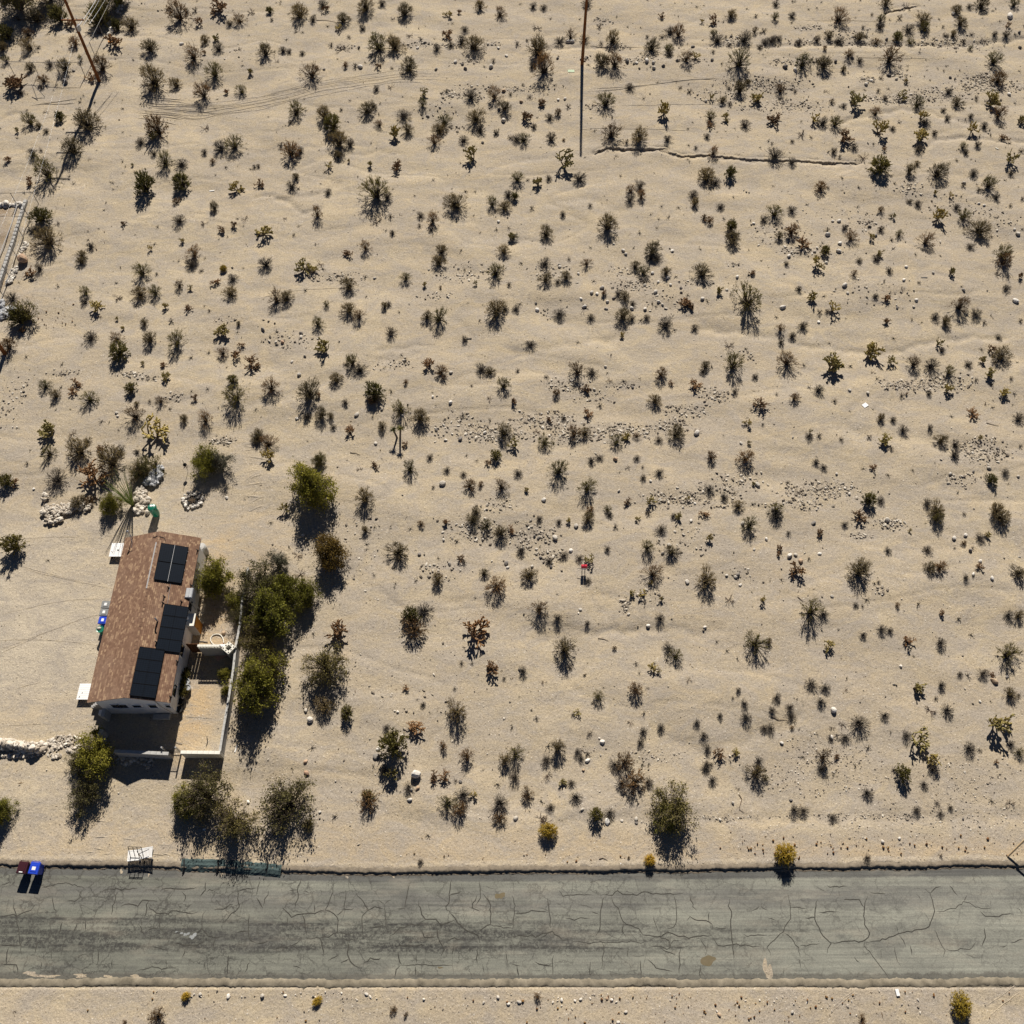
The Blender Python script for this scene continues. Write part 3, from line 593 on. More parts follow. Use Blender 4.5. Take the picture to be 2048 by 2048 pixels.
def tracks():
    L = []
    def tr(pts, w=.10, hgt=.035, k=1, gap=.0):
        p = resample(PL(pts), .35); 
        # catmull-like smoothing
        q = np.array(p); 
        for _ in range(12): q[1:-1] = (q[:-2]+q[1:-1]*2+q[2:])/4
        v, f = ribbon_arrays([tuple(a) for a in q], [(w, -.004), (w*.35, hgt), (0, hgt*.9), (-w*.25, hgt*.1), (-w*.7, -.012), (-w*1.2, .006), (-w*1.6, -.004)], .015, ground_z, .004, taper=True)
        L.append((v, f))
    def fan(a, b, n, rnd, w, hgt):
        for i in range(n):
            t = i/(n-1); j = [random.uniform(-rnd, rnd) for _ in range(2)]
            tr([(x0+(x1-x0)*t, y0+(y1-y0)*t+j[0]) for (x0, y0), (x1, y1) in zip(a, b)], w, hgt)
    top = [(276,190),(330,200),(390,212),(450,205),(512,197),(570,184),(640,166),(720,152),(800,144),(860,140),(900,141)]
    bot = [(262,222),(330,230),(390,236),(450,228),(512,217),(580,204),(640,188),(720,174),(800,164),(870,163),(930,166)]
    fan(top, [(x, y+10) for x, y in top], 3, 4, .13, .03); fan([(x, y-11) for x, y in bot], bot, 3, 4, .13, .035)
    for a_, b_ in ((2, 6), (4, 9), (0, 4), (5, 10), (1, 5)): tr([(x+random.uniform(-8, 8), y+random.uniform(-5, 5)) for x, y in bot[a_:b_]], .12, .035); tr([(x+random.uniform(-8, 8), y+random.uniform(-5, 9)) for x, y in top[a_:b_]], .12, .03)
    for i in range(9): 
        x = 262+random.uniform(0, 40); y = 190+i*5.5; tr([(x, y), (x+40, y+6+random.uniform(-3, 3)), (x+90+random.uniform(0, 60), y+12+random.uniform(-4, 4))], .13, .055)
    tr([(1168,184),(1230,181),(1290,172),(1340,164),(1395,160),(1450,156)], .12, .05); tr([(1185,178),(1240,176),(1300,170)], .1, .04)
    tr([(1230,212),(1300,211),(1400,207),(1470,208)], .1, .03); tr([(1180,90),(1230,92),(1290,94)], .12, .05)
    tr([(1700,117),(1800,116),(1880,118)], .1, .03); tr([(1600,40),(1700,42),(1780,42)], .1, .03)
    tr([(60,212),(90,205),(120,200),(155,195)], .13, .055); tr([(80,208),(110,206),(150,204)], .1, .05)
    # driveway curves
    D = [[(0,1230),(60,1215),(120,1202),(170,1198),(215,1197)],[(0,1308),(70,1275),(130,1250),(175,1234),(215,1225)],[(0,1281),(60,1279),(110,1281),(160,1286),(205,1292)],[(45,1137),(100,1152),(170,1167),(225,1177)],[(30,1128),(90,1146),(160,1163)],[(0,1300),(100,1262),(150,1242),(200,1228)],[(30,1378),(60,1370),(90,1362)],[(0,1080),(60,1076),(120,1072),(170,1076)],[(0,1452),(90,1448),(160,1446)]]
    for d in D: tr(d, .05, .016)
    tr([(370,1434),(400,1436),(432,1438)], .05, .02)
    for i in range(14): 
        y = 868+i*11; tr([(485+random.uniform(0, 18), y+random.uniform(0, 14)), (500, y+random.uniform(-3, 5)), (520+random.uniform(-8, 14), y+random.uniform(-10, 10))], .16, .035)
    for i in range(26):
        x = random.uniform(120, 500); y = random.uniform(1640, 1712); tr([(x, y), (x+random.uniform(10, 40), y+random.uniform(-6, 6))], .10, .035)
    for d in [[(1965,2020),(2000,1995),(2048,1960)],[(1985,2030),(2020,2000),(2048,1980)],[(1668,2022),(1690,2000),(1712,1984)],[(1664,2018),(1688,1996),(1710,1980)]]: tr(d, .05, .02)
    for d in [[(0,130),(20,125)],[(80,240),(120,228),(150,226)],[(512,600),(600,580),(700,575)],[(1130,260),(1250,258),(1400,262)]]: tr(d, .1, .03)
    C = []
    for pts, w, dep in RILLS:
        if dep < .16: continue
        p = np.array(resample(PL(pts), .16)); 
        for _ in range(4): p[1:-1] = (p[:-2]+p[1:-1]*2+p[2:])/4
        if p[-1][0] < p[0][0]: p = p[::-1]
        C.append(ribbon_arrays([tuple(a) for a in p], [(.50, -.03), (.30, .006), (.14, .008), (.10, -.02), (.05, -dep*.75), (-.06, -dep-.02)], .05, lambda a, b: ground_z(a, b, False), .006, taper=True))
    V, F = join(C); o = obj('gully_banks', mesh_np('gully_banks', V, F, [M['soil']], smooth=False)); tag(o, kind='structure')
    V, F = join(L); o = obj('tyre_tracks', mesh_np('tyre_tracks', V, F, [M['soil']], smooth=True)); tag(o, kind='structure')
tracks()

# ------------------------------------------------------------------ rocks
def ico():
    t = (1+5**.5)/2
    v = np.array([(-1,t,0),(1,t,0),(-1,-t,0),(1,-t,0),(0,-1,t),(0,1,t),(0,-1,-t),(0,1,-t),(t,0,-1),(t,0,1),(-t,0,-1),(-t,0,1)], float); v /= np.linalg.norm(v[0])
    f = np.array([(0,11,5),(0,5,1),(0,1,7),(0,7,10),(0,10,11),(1,5,9),(5,11,4),(11,10,2),(10,7,6),(7,1,8),(3,9,4),(3,4,2),(3,2,6),(3,6,8),(3,8,9),(4,9,5),(2,4,11),(6,2,10),(8,6,7),(9,8,1)])
    return v, f
IV, IF = ico()
OV = np.array([(1,0,0),(0,1,0),(-1,0,0),(0,-1,0),(0,0,1),(0,0,-1)], float); OF = np.array([(0,1,4),(1,2,4),(2,3,4),(3,0,4),(1,0,5),(2,1,5),(3,2,5),(0,3,5)])
def scatter(name, xy, size, mat, shade, lowpoly=False, flat=.6, parent=None, sink=.25, zf=None, el=(.6, 1.5)):
    n = len(xy); BV, BF = (OV, OF) if lowpoly else (IV, IF); m = len(BV)
    j = 1+rng.uniform(-.28, .28, (n, m, 1)); V = BV[None]*j
    sc = np.stack([size*rng.uniform(el[0], el[1], n), size*rng.uniform(.6, 1.0, n), size*rng.uniform(flat*.6, flat*1.3, n)], 1)
    V = V*sc[:, None, :]
    tx = rng.uniform(-.4, .4, n); c, s = np.cos(tx)[:, None], np.sin(tx)[:, None]
    x, z = V[..., 0]*c-V[..., 2]*s, V[..., 0]*s+V[..., 2]*c; V = np.stack([x, V[..., 1], z], -1)
    a = rng.uniform(0, 6.283, n); c, s = np.cos(a)[:, None], np.sin(a)[:, None]
    x, y = V[..., 0]*c-V[..., 1]*s, V[..., 0]*s+V[..., 1]*c; V = np.stack([x, y, V[..., 2]], -1)
    zz = (zf or ground_z)(xy[:, 0], xy[:, 1])
    V[..., 0] += xy[:, 0:1]; V[..., 1] += xy[:, 1:2]; V[..., 2] += (zz + size*flat*(1-sink*2))[:, None]
    F = BF[None]+(np.arange(n)*m)[:, None, None]
    o = obj(name, mesh_np(name, V.reshape(-1, 3), F.reshape(-1, 3), [mat], attrs={'shade': np.repeat(shade, m)}), parent)
    return tag(o, kind='stuff')
def cloud(lst, size_lo, size_hi, power=3.0):
    XY = []; S = []
    for (px, py, rx, ry, n) in lst:
        r = np.sqrt(rng.uniform(0, 1, n))*rng.uniform(.5, 1.25, n); a = rng.uniform(0, 6.283, n); k = mpp(py)
        cx, cy = P(px, py); XY.append(np.stack([cx+r*np.cos(a)*rx*k, cy+r*np.sin(a)*ry*k*1.15], 1))
        S.append(size_lo+(size_hi-size_lo)*rng.uniform(0, 1, n)**power)
    return np.concatenate(XY), np.concatenate(S)
def offroad(XY, S):
    ok = (XY[:, 1] > edge_y(EN, XY[:, 0])+.5) | (XY[:, 1] < edge_y(ES, XY[:, 0])-.7)
    hs = (XY[:, 0] > -30.4) & (XY[:, 0] < -21.5) & (XY[:, 1] > 21) & (XY[:, 1] < 35.5); ok &= ~hs
    return XY[ok], S[ok]
XY, S = offroad(*cloud([q_ for q_ in [(a, b, c*1.1, d*1.15, int(e*(2.3 if a > 1400 and b < 260 else 1.8))) for a, b, c, d, e in GR] if q_[1] < 1400], .022, .15, 3.6)); scatter('gravel_stones', XY, S, M['pebble'], rng.uniform(0, 1, len(XY)))
XY, S = offroad(*cloud([(a, b, c*1.25, d*1.3, int(e*1.1)) for a, b, c, d, e in GR if b >= 1400], .014, .085, 3.2)); scatter('fine_gravel', XY, S, M['pebble'], rng.uniform(0, 1, len(XY)))
# a thin scatter of small stones everywhere, thicker to the east
n = 9000; X = rng.uniform(-62, 62, n); Y = rng.uniform(1.5, 112, n)
keep = rng.uniform(0, 1, n) < (0.45+0.30*np.clip(X/50, -1, 1)+.22*np.sin(X*.35+np.sin(Y*.21)*2)*np.cos(Y*.27)); XY, S = offroad(np.stack([X, Y], 1)[keep], (.018+.07*rng.uniform(0, 1, n)**5)[keep])
scatter('loose_pebbles', XY, S, M['pebble'], rng.uniform(0, 1, len(XY)), True)
n = 6500; X = rng.uniform(-62, 62, n); Y = rng.uniform(1.5, 112, n); keep = rng.uniform(0, 1, n) < (.55+.35*np.sin(X*.31+2)*np.sin(Y*.23+1))
XY, S = offroad(np.stack([X, Y], 1)[keep], (.015+.035*rng.uniform(0, 1, n)**3)[keep]); scatter('dry_twig_litter', XY, S, M['litter'], rng.uniform(0, 1, len(XY)), True, .35, el=(1.2, 4))
# roadside rust coloured weeds
W1 = [(1000,1990,120,22,50),(1150,2000,120,40,80),(1280,2010,120,35,80),(1450,2000,140,40,90),(1620,2010,120,30,70),(1850,2000,160,40,70),(700,1990,150,40,30),(250,2010,200,30,26),
      (1500,1690,60,22,50),(1650,1695,120,14,60),(1800,1690,110,16,60),(1950,1685,90,18,50),(880,1710,120,6,12),(1100,1720,120,10,14),(1250,1715,60,10,10),(100,645,40,20,40),(140,620,60,30,50),(300,250,60,30,10),(180,480,40,30,20)]
XY, S = offroad(*cloud([(a, b, c*1.15, d*1.5, int(e*.65)) for a, b, c, d, e in W1], .02, .10, 2.4)); scatter('roadside_weeds', XY, S, M['rust'], rng.uniform(0, 1, len(XY)), False, .9, el=(.5, 1.1), sink=.1)
XY, S = offroad(*cloud([(1100,1992,160,25,60),(1500,1995,180,30,50),(640,1995,120,12,24),(430,1992,60,6,10),(1800,1990,200,30,30)], .03, .11, 2.5)); scatter('roadside_pebbles', XY, S, M['heap_rock'], rng.uniform(0, 1, len(XY)))

def boulder_mesh(seed, mat, spec=None):
    q = np.random.default_rng(seed)
    import bmesh
    bm = bmesh.new(); bmesh.ops.create_icosphere(bm, subdivisions=2, radius=1.0)
    dirs = q.standard_normal((9, 3)); dirs /= np.linalg.norm(dirs, axis=1)[:, None]; cut = q.uniform(.55, .95, 9)
    for v in bm.verts:
        p = np.array(v.co)
        for d, c in zip(dirs, cut):
            t = p.dot(d)
            if t > c: p = p-d*(t-c)*.85
        v.co = p
    me = bpy.data.meshes.new('rock'); bm.to_mesh(me); bm.free(); me.materials.append(mat)
    return me
BM = {k: [boulder_mesh(i+10*j, M[m]) for i in range(5)] for j, (k, m) in enumerate((('w', 'rock'), ('d', 'dark_rock'), ('t', 'tan_rock'), ('s', 'grey_rock'), ('p', 'heap_rock')))}

# ------------------------------------------------------------------ tile-coordinate tables (tile column, row; tenths of a 1932-wide zoom of that 512 px tile)
def TP(c, r, x, y): return (c*512+x*10/3.7734, r*512+y*10/3.7734)
ROCKS = {
(0,0):'49,61,2.2,d;55.5,53,1.3,d;137,33,1.8,w;114,40.5,.9,w;18.5,187,1.7,w;19,183,1.4,w;84.5,5,1.1,w;91,6,1.5,w;90,9,1.2,w;107,3,1,w;160,7.5,.9,w;167.5,6.5,.8,w',
(1,0):'78.5,49.5,2.2,w;136,52,1.4,d;150.5,46.5,1.8,w;177.5,50,2,w;171,107,1.3,d;158,51.5,1.4,d;156,48.5,1.2,d;77.5,35,1.2,d;183.5,82,1.4,d;186.5,89,2,w;129.5,87,1.2,d;125,87,1,d;183,166.5,1.4,w;190,164,1,w;187,68,1.7,t;51.5,52.5,1.2,w;31,115,2,t;147.5,96,1.1,w;151.5,95,1.1,w;157,95.5,1,w;152,98.5,1,w;137,83.5,.9,w;137.5,87.5,1,w;69.5,91.5,.9,w;60,37,1,w;127.5,32.5,1.2,d;122,36.5,1.2,w;189,42.5,1.2,w;175,33.5,1.2,w;183,36.5,1.2,w',
(2,0):'42.5,30,1.8,w;45.5,30,1.8,w;35,74,1.2,w;40,73.5,1.2,w;101.5,46.5,2,w;87,46.5,1.8,d;114,50,1.4,d;107,51.5,1.5,w;106.5,48,1.3,w;136.5,35,1.5,d;151,45.5,1.3,d;7,76,1.4,t;94,48,1.2,w;96,52.5,1.1,w;92,49,1.1,d;104,71.5,.9,w;146.5,75,1.3,w;140,71,1.1,w;142.5,73.5,1,w;158,78.5,1.2,w;177,144.5,1,w;175,143,1,w;179,145,.9,w;182.5,168,1.2,w;180.5,169.5,1,w;121,189,1.4,w;119,187.5,1,w;77,184.5,1,w;84,188.5,1.2,w;86,191,1.2,w;165.5,27,1.3,d;170,28,1.2,w;126,36,1.1,d;34.5,44,1.3,d;56.5,43,1.3,d;124.5,46.5,1.4,d;162,118.5,.9,w',
(3,0):'13,50,2.2,d;20.5,53,1.8,w;51,46,1.6,d;63.5,43.5,1.5,d;91.5,56,1.7,d;138,57.5,1.3,d;183,12,2.6,w;139.5,10.5,1.4,w;182.5,70,1.6,w;176,75,1.1,d;54,166,1.6,w;49,166,1.3,w;45.5,176,2,w;54.5,183,1.5,w;53.5,189,2.1,w;81.5,177.5,1.5,d;37,187,1.2,w;35,190,1.2,w;189,176,2,w;186,173,1.3,w;130,182.5,1.1,w;77,170.5,1.2,d;166,101,.9,w;75,109,1,w;163,155,1.2,w;159,153.5,1.2,w;16,193,1.5,w;74,63.5,1.3,w;78,61,1.2,w;79,59,1.1,w;72.5,60,1.1,w;97,59,1.2,w;102,60,1,w;34,63,1,d;74.5,26.5,1.3,d;65.5,27.5,1.3,d;116,28.5,1.1,d;191,34,1.4,d;190,24,1.2,d;90,28.5,1.2,d;156,122,0.8,d;148,138,1.2,w;126,140.5,.9,w;22,166.5,1.1,w;74,191,1,w;103.5,183,.8,d;159,161,.9,w;57.5,145.5,1,d;125,66,.7,w;60.5,66,1,d',
(0,1):'24.5,174.5,1.2,w;88,118.5,1.3,w;89,121,1.2,w;175.5,9,1.1,w;171,182,1.3,w;175,8.5,.8,w',
(1,1):'5.5,56,1.7,d;6,49.5,1,w;10,50.5,1.1,d;14.5,52,1.1,w;34,58,1.6,d;34,61,1.4,w;25.5,62,1.1,w;20,65,1.3,t;27,80,1.2,w;37,76,1.2,d;32.5,89.5,1.7,w;76,119.5,1.8,w;95,116,1.4,d;146.5,110,1.7,w;133.5,106,1.2,w;136.5,106,1.1,w;147,87.5,1.5,w;154,137,1.8,d;90,140.5,1.5,w;141,171.5,2.5,w;89.5,16,1.3,w;30.5,122,1.2,w;143,138,1.4,w;172.5,132.5,1.5,w;136,130,1.4,d;148.5,117,1,d;61.5,159.5,.9,w;110.5,120,1.2,w;114.5,112.5,1.1,t;35.5,118.5,1,w;59,131,1.1,w;89,86,1,w;112,79,1.2,w;63,65,1.1,w;110.5,181,.8,w;160.5,4,1,w;161,12,1,w;168,15,1,d;175.5,9.5,.9,w;45.5,50,1,w',
(2,1):'68,24,1.7,w;60,28,1.6,w;64,29,1.4,w;108,27,2,w;77,32,1.4,d;143.5,32.5,1.6,w;72,34.5,1.2,w;71,39.5,1.4,w;90.5,39.5,1.6,w;100.5,40,1.4,w;18,35,1.2,d;19,39.5,1.8,w;52,32.5,1.2,w;54.5,37.5,1.7,w;106,12.5,1.3,w;117.5,16.5,1.5,w;170,15.5,1.5,w;162,26,1.2,w;164.5,29,1,w;156,27,1.5,w;36,8,1.4,w;35.5,6.5,1.2,d;50,13.5,1.3,w;62,100,1.3,w;70.5,83,1.2,w;112,128.5,1.3,w;139.5,133,2.2,w;78,153,1.9,t;185.5,171.5,2.2,w;80.5,177,1.3,w;104.5,170,1.2,w;24,184,1.8,w;110.5,34.5,1.3,w;113.5,36.5,1.2,w;110.5,19.5,1.2,w;119.5,22,1.2,w;127.5,24.5,1.2,d;127.5,28,1.2,d;100.5,22,1.3,w;89,20.5,1,w;82,22,1,w;95,20.5,1,w;86.5,24,1,w;152,21,1.1,d;114,26.5,1.1,w;41.5,38,1,w;22,42,.8,d;24,43.5,.8,d;26,44,.8,w;27,47,.9,w;29,46.5,.7,w;172,71,.8,d;175,71,.9,d;178,71.5,.9,d;180.5,73,.9,d;182,74.5,.9,d;182.5,77.5,.9,w;184.5,80,.7,w;158,75,1,w;163,104,1,w;91,98.5,1.2,d;96,98,.9,d;138,187,1.2,w;118,189,1,w;186,188,1.1,w;167,8,1.1,w;171,7,1.1,w;62.5,158,.9,w;63,149,1,w;173,141,1.3,w;44,149.5,.8,w;19.5,18,1.1,w;31,14.5,1,d;49,21,1,w',
(3,1):'58,22,2,w;60,28,1.4,w;11.5,38,2,w;38.5,49,1.3,w;102,19,1.4,w;110,38.5,1.3,w;112,33.5,1.5,w;97.5,39,1.2,d;147.5,26,1.5,d;187.5,33,2.1,w;124.5,13,1.2,w;104,9,1.3,w;44,5,1.3,w;61.5,101.5,1.2,w;75.5,103,1.5,w;137.5,164.5,1.4,w;61.5,179,1.3,w;18.5,137,1.1,w;130,154.5,1.1,w;167,160,1.6,w;74,25,1,w;68,24,1.1,w;48.5,48.5,.9,w;165,26.5,1,d;104.5,29,1,d;12,14,.9,w;48,171.5,1,w;52,164,1.2,w;80,167,.9,w;55,172,.9,w;122,95.5,1,w;104,97,.9,w;92,178.5,.9,w;83.5,177,.9,d;155,191,1,d;51.5,135.5,.9,w;145.5,88,1,w;119,101,.9,w;145,93.5,.9,w;126,100,.9,w;130,110,.9,w;174,144.5,1.3,d;189,166,1.2,w;155,163,1.2,d;185.5,132,.8,w;80,37,.8,d;20,34.5,.6,d;3.5,34.5,.7,d',
(0,2):'168.5,91,1.7,t;188,36.5,.9,w;32,29,.5,d;15.5,137.5,.5,d',
(1,2):'35,17,1.7,w;38,20.5,1,w;37.5,149.5,1.6,w;40.5,156.5,2.7,w;107,151,1.2,w;110.5,169,1.8,w;37.5,188.5,1.5,t;90.5,184,2.6,d;92,179,1.4,w;189,38,2,d;190,41.5,1.4,w;146,39,1.5,d;123,31.5,1.5,d;127,32,1.1,w;141.5,20.5,1.2,w;141.5,18.5,.9,w;29,55.5,1,w;81.5,182,.7,w;9.5,187,.8,d;134,5,.9,w;137,7,1,w;45,188.5,.7,d;113,5.8,.6,d;176,167,.7,d;183.5,167,.8,w;174.5,182,.7,w;66.5,187.5,1,t;163.5,44.5,.9,w;12.5,24.5,.9,d;12,31,.8,w;187,36.5,1,w;178,37,1.1,w;171,20,1.2,w;165,16,1.1,w;156.5,9,1.1,w;30,59,.01,w',
(2,2):'17,17.5,1.3,d;20,19,1.5,d;32.5,18.5,2,w;44.5,29,1.8,w;15,40.5,1.4,w;29.5,41,1.4,d;22,34,1.3,d;132,53,1.8,w;170.5,47.5,2,d;169,49,1.5,w;172.5,55,1.4,w;162,48,1.2,w;51.5,74,1.3,w;103,85.5,1.6,w;68.5,173,2,w;57.5,187,1.9,w;9,77,1.1,w;48.5,10,1.8,w;118.5,25.5,1.7,w;174,9,1.7,w;182.5,28.5,1.2,w;113.5,32,1.2,d;135,7,1.3,w;167,31,1,w;189.5,53,1.1,w;122,52,.9,d;118,50,.8,w;50,77,.9,w;37.5,44.5,.9,w;145.5,87,1.2,w;144.5,89.5,1,w;95,86,.9,w;120.5,81,.8,w;178,45.5,1.1,w;176,43,1,w;84,12.5,.8,d;192,20,1.4,w;142.5,29,1,w;142.5,27,.9,w;18.5,27.5,1.2,w;38,28,1,w;66,170.5,.9,w;67,183,1,w;71,178,.9,w;164.5,184,1,w;172,190,1.1,d;134,173.5,.8,d',
(3,2):'34.5,8,1.7,d;90.5,5,2,w;16.5,32.5,2.1,w;21,32,1.6,w;27.5,31,1,w;39,31,1.5,w;25,36.5,1.8,t;140.5,19.5,1.8,w;149,17.5,1.7,w;152.5,29,1.7,d;160,37.5,1.5,w;154.5,47.5,1.5,w;168.5,50.5,1.7,w;48,64,1.4,w;50,149,2.4,w;171.5,127,2.6,t;181,124,1.3,w;160.5,142.5,1.2,w;155,144,1,w;10.5,174,1.5,w;48.5,169.5,1.6,w;100.5,116,1.3,w;41.5,27,.8,w;10,43,1.1,d;40.5,64.5,1,w;85.5,63,1,w;100.5,66,.8,w;102.5,74.5,.8,d;147.5,108,1,w;80.5,62,.8,w;95,130,1,w;97,130.5,1,w;88.5,139.5,.9,d;11.5,66.5,.8,w;149,133,1,w;10,168,.9,w;69.5,143.5,.8,d;70,193,.7,w;178,35,1,d;189.5,34,1,w;124.5,90,.7,d;188,42,.6,d;132.5,69.5,.7,d',
(0,3):'187,25,1.4,w;182,27,1,w;150.5,170.5,1.4,w;144,172,1,w;171.5,172,1.7,w;163.5,168,1.1,d;182,172.5,1,w;184.5,172.5,.9,w;35.5,1.5,1,w;161,176,.8,w;118,168.5,.9,w;191.5,172,1,t;89.5,19,.8,w;152,42,1,w;154,46,1.2,w;157,55,.9,w;82.5,57.5,.7,w',
(1,3):'122,15.5,1.9,t;116,24,1.7,w;38,3.5,1.8,t;48,33,1.2,w;19,17.5,1.2,w;60,9.8,1,w;72,17.5,1,w;4,172,1.8,w;21.5,171.5,1.2,w;43,172,1.2,d;52,169,1.1,w;65,173.5,.9,w;68.5,173.5,.9,w;83,170.5,1.4,w;91,174,1,w;126.5,174.5,1.2,w;182.5,173,1.4,w;171.5,177,1.2,w;190.5,178,1.4,w;180.5,176,1,w;158,173,.9,w;154,9.7,1.3,d;47.5,190,1,w;36,183.5,1,w;144,187,.01,d;65.5,176,.7,w;64.5,14,.6,d;54,29.5,.7,d;141,182,1,d;48,38,1,w;51,39,.9,w;12,15,.9,w;11,18,.9,w;178.5,.5,.8,w;184,5.5,.8,t;117,16.5,1.4,w;120,11,1.2,d',
(2,3):'3,38,2,w;72,40,2.4,w;83,39.5,1.2,w;94,38,1.7,w;94,41,1.2,d;53,31,1.4,w;167,26,1.4,w;5.5,176.5,1.4,w;37.5,175,1.4,w;75.5,175,1.4,w;54,1,1.3,t;52,174.5,1.2,w;98,40.5,1,w;86,184,1.2,w;157,39,1.2,w;80.5,192,1.5,w;9,66,.8,w;3,176.5,.7,t;72,174,1.2,t;79,176.5,1,w;156.5,186,1.4,t;103,1,.8,w;36,188,.7,d;51,32.5,.7,w;37.5,179.5,.8,w;122.5,171.5,.7,w',
(3,3):'17.5,24,1.2,d;86.5,55.5,1.7,w;99.5,53,1.2,w;148,38,1.2,d;106.5,178.5,1,w;19,184,1.4,w;84.5,168.5,.9,w;65.5,173.5,.7,w;114,180.5,1,w;115.5,184.5,1,t;98.5,67.5,1,w;21,2.5,.9,w;36.5,21,.9,w;52.5,5.5,.8,w;112,25,.9,w;174,6,.9,w;60,6,.7,w;106.5,35,1,d;151,37,.8,w;165,179,.8,w;92.5,30.5,.8,w;80.5,37.5,.8,d'}
ROCKW = {'w': 'pale grey', 'd': 'dark grey', 't': 'reddish tan'}
def pct(x, y): return '%.1f%% across and %.1f%% down the photo' % (x/20.48, y/20.48)
LAND = [(275,1235,130,'house'),(200,160,90,'leaning utility pole'),(1163,180,80,'straight pole shadow'),(45,1735,70,'kerbside bins'),(283,1700,60,'white lounge chair'),(385,1002,50,'stone fire ring'),
        (305,1017,60,'green barrel bin'),(520,1220,120,'green yard trees'),(80,1500,110,'pale stone heap'),(795,1549,50,'big white boulder'),(1168,1133,45,'red and white flag'),(1345,1620,90,'olive roadside bush'),(1340,310,200,'eroded gully')]
VB = ['along the top edge', 'in the upper part', 'a third down', 'above mid-height', 'below mid-height', 'in the lower third', 'above the road', 'at the bottom']
HB = ['far left', 'left', 'centre-left', 'centre', 'centre-right', 'right', 'far right']
def where_(x, y): return VB[min(7, int(y/256))] + ' ' + HB[min(6, int(x/292.6))]
THINGS = []
def note(o, x, y, desc, cat, grp): THINGS.append((o, x, y, desc, cat, grp))
def label_all():
    XY_ = np.array([(t[1], t[2]) for t in THINGS]); pend = {}
    for i, (o, x, y, desc, cat, grp) in enumerate(THINGS):
        d = np.hypot(XY_[:, 0]-x, XY_[:, 1]-y); d[i] = 1e9
        # the most telling neighbour: near, and not of the same description
        best = None
        for j in np.argsort(d)[:6]:
            sc = d[j]*(2.2 if THINGS[j][3] == desc else 1.0)
            if best is None or sc < best[0]: best = (sc, j)
        lm = None
        for lx, ly, r, nm in LAND:
            dl = math.hypot(x-lx, y-ly)
            if dl < r*1.25 and (lm is None or dl < lm[0]): lm = (dl, lx, ly, nm)
        if lm: bx_, by_, nm = lm[1], lm[2], 'the '+lm[3]
        else: bx_, by_, nm = THINGS[best[1]][1], THINGS[best[1]][2], 'a '+THINGS[best[1]][3]
        dx, dy = x-bx_, y-by_; a = math.degrees(math.atan2(-dy, dx)) % 360
        dr = ['right of', 'above right of', 'above', 'above left of', 'left of', 'below left of', 'below', 'below right of'][int(((a+22.5) % 360)//45)]
        lab = '%s %s %s, %s' % (desc, dr, nm, where_(x, y)); pend.setdefault(lab, []).append(i)
    ORD = ['leftmost', 'second from left', 'third from left', 'fourth from left', 'fifth from left', 'sixth from left', 'seventh from left', 'eighth from left']
    for lab, ids in pend.items():
        ids.sort(key=lambda i: THINGS[i][1])
        for n_, i in enumerate(ids):
            o, x, y, desc, cat, grp = THINGS[i]
            l2 = lab if len(ids) == 1 else lab.replace(', ', ', ' + ('upper ' if False else '') + ORD[min(n_, 7)] + ' ', 1)
            tag(o, ' '.join(l2.split()[:16]), cat, grp)
def near(x, y):
    for lx, ly, r, nm in LAND:
        if math.hypot(x-lx, y-ly) < r: return 'near the ' + nm
    if y > 1965: return 'south of the road'
    if y > 1640: return 'on the road verge'
    return 'on open sand'
SMALLR = []
def place_rocks():
    i = 0; allr = sorted((float(e.split(',')[2]) for s in ROCKS.values() for e in s.split(';')), reverse=True); RCUT = allr[285]+.001
    for (c, r), s in ROCKS.items():
        for e in s.split(';'):
            x, y, rad, k = e.split(','); rad = float(rad)
            px, py = TP(c, r, float(x), float(y))
            if rad < .1: continue
            if rad < RCUT: SMALLR.append((*P(px, py), rad*10/3.7734*mpp(py))); continue
            R_ = rad*10/3.7734*mpp(py)*1.05
            hz = R_*random.uniform(.65, .95); wx, wy = P(px, py, hz*.8)
            o = obj('rock', BM[k][i % 5], loc=(wx, wy, gz(wx, wy)+hz*.35), rot=(random.uniform(-.3, .3), random.uniform(-.3, .3), random.uniform(0, 6.28)))
            o.scale = (R_*random.uniform(.95, 1.3), R_*random.uniform(.75, 1.0), hz); i += 1
            sz = 'big' if rad > 1.9 else 'medium' if rad > 1.25 else 'small'
            note(o, px, py, '%s %s rock' % (sz, ROCKW[k]), 'rock', 'single rocks lying on the desert')
place_rocks()
A = np.array(SMALLR); scatter('small_rocks', A[:, :2], A[:, 2]*.85, M['pebble'], rng.uniform(.25, 1, len(A)), flat=.8)

# ------------------------------------------------------------------ plant generators (unit radius, unit height)
def prisms(A, B, r0, r1):
    """arrays of segments -> 3-sided tapered prisms"""
    n = len(A); d = B-A; L = np.linalg.norm(d, axis=1)[:, None]+1e-9; d = d/L
    up = np.where(np.abs(d[:, 2:3]) < .9, np.array([[0, 0, 1.0]]), np.array([[1.0, 0, 0]]))
    a = np.cross(d, up); a /= np.linalg.norm(a, axis=1)[:, None]; b = np.cross(d, a)
    V = np.zeros((n, 6, 3))
    for k in range(3):
        o = a*math.cos(2.094*k)+b*math.sin(2.094*k); V[:, k] = A+o*np.reshape(r0, (-1, 1)); V[:, 3+k] = B+o*np.reshape(r1, (-1, 1))
    q = np.array([(0, 1, 4, 3), (1, 2, 5, 4), (2, 0, 3, 5)]); F = q[None]+(np.arange(n)*6)[:, None, None]
    return V.reshape(-1, 3), F.reshape(-1, 4)
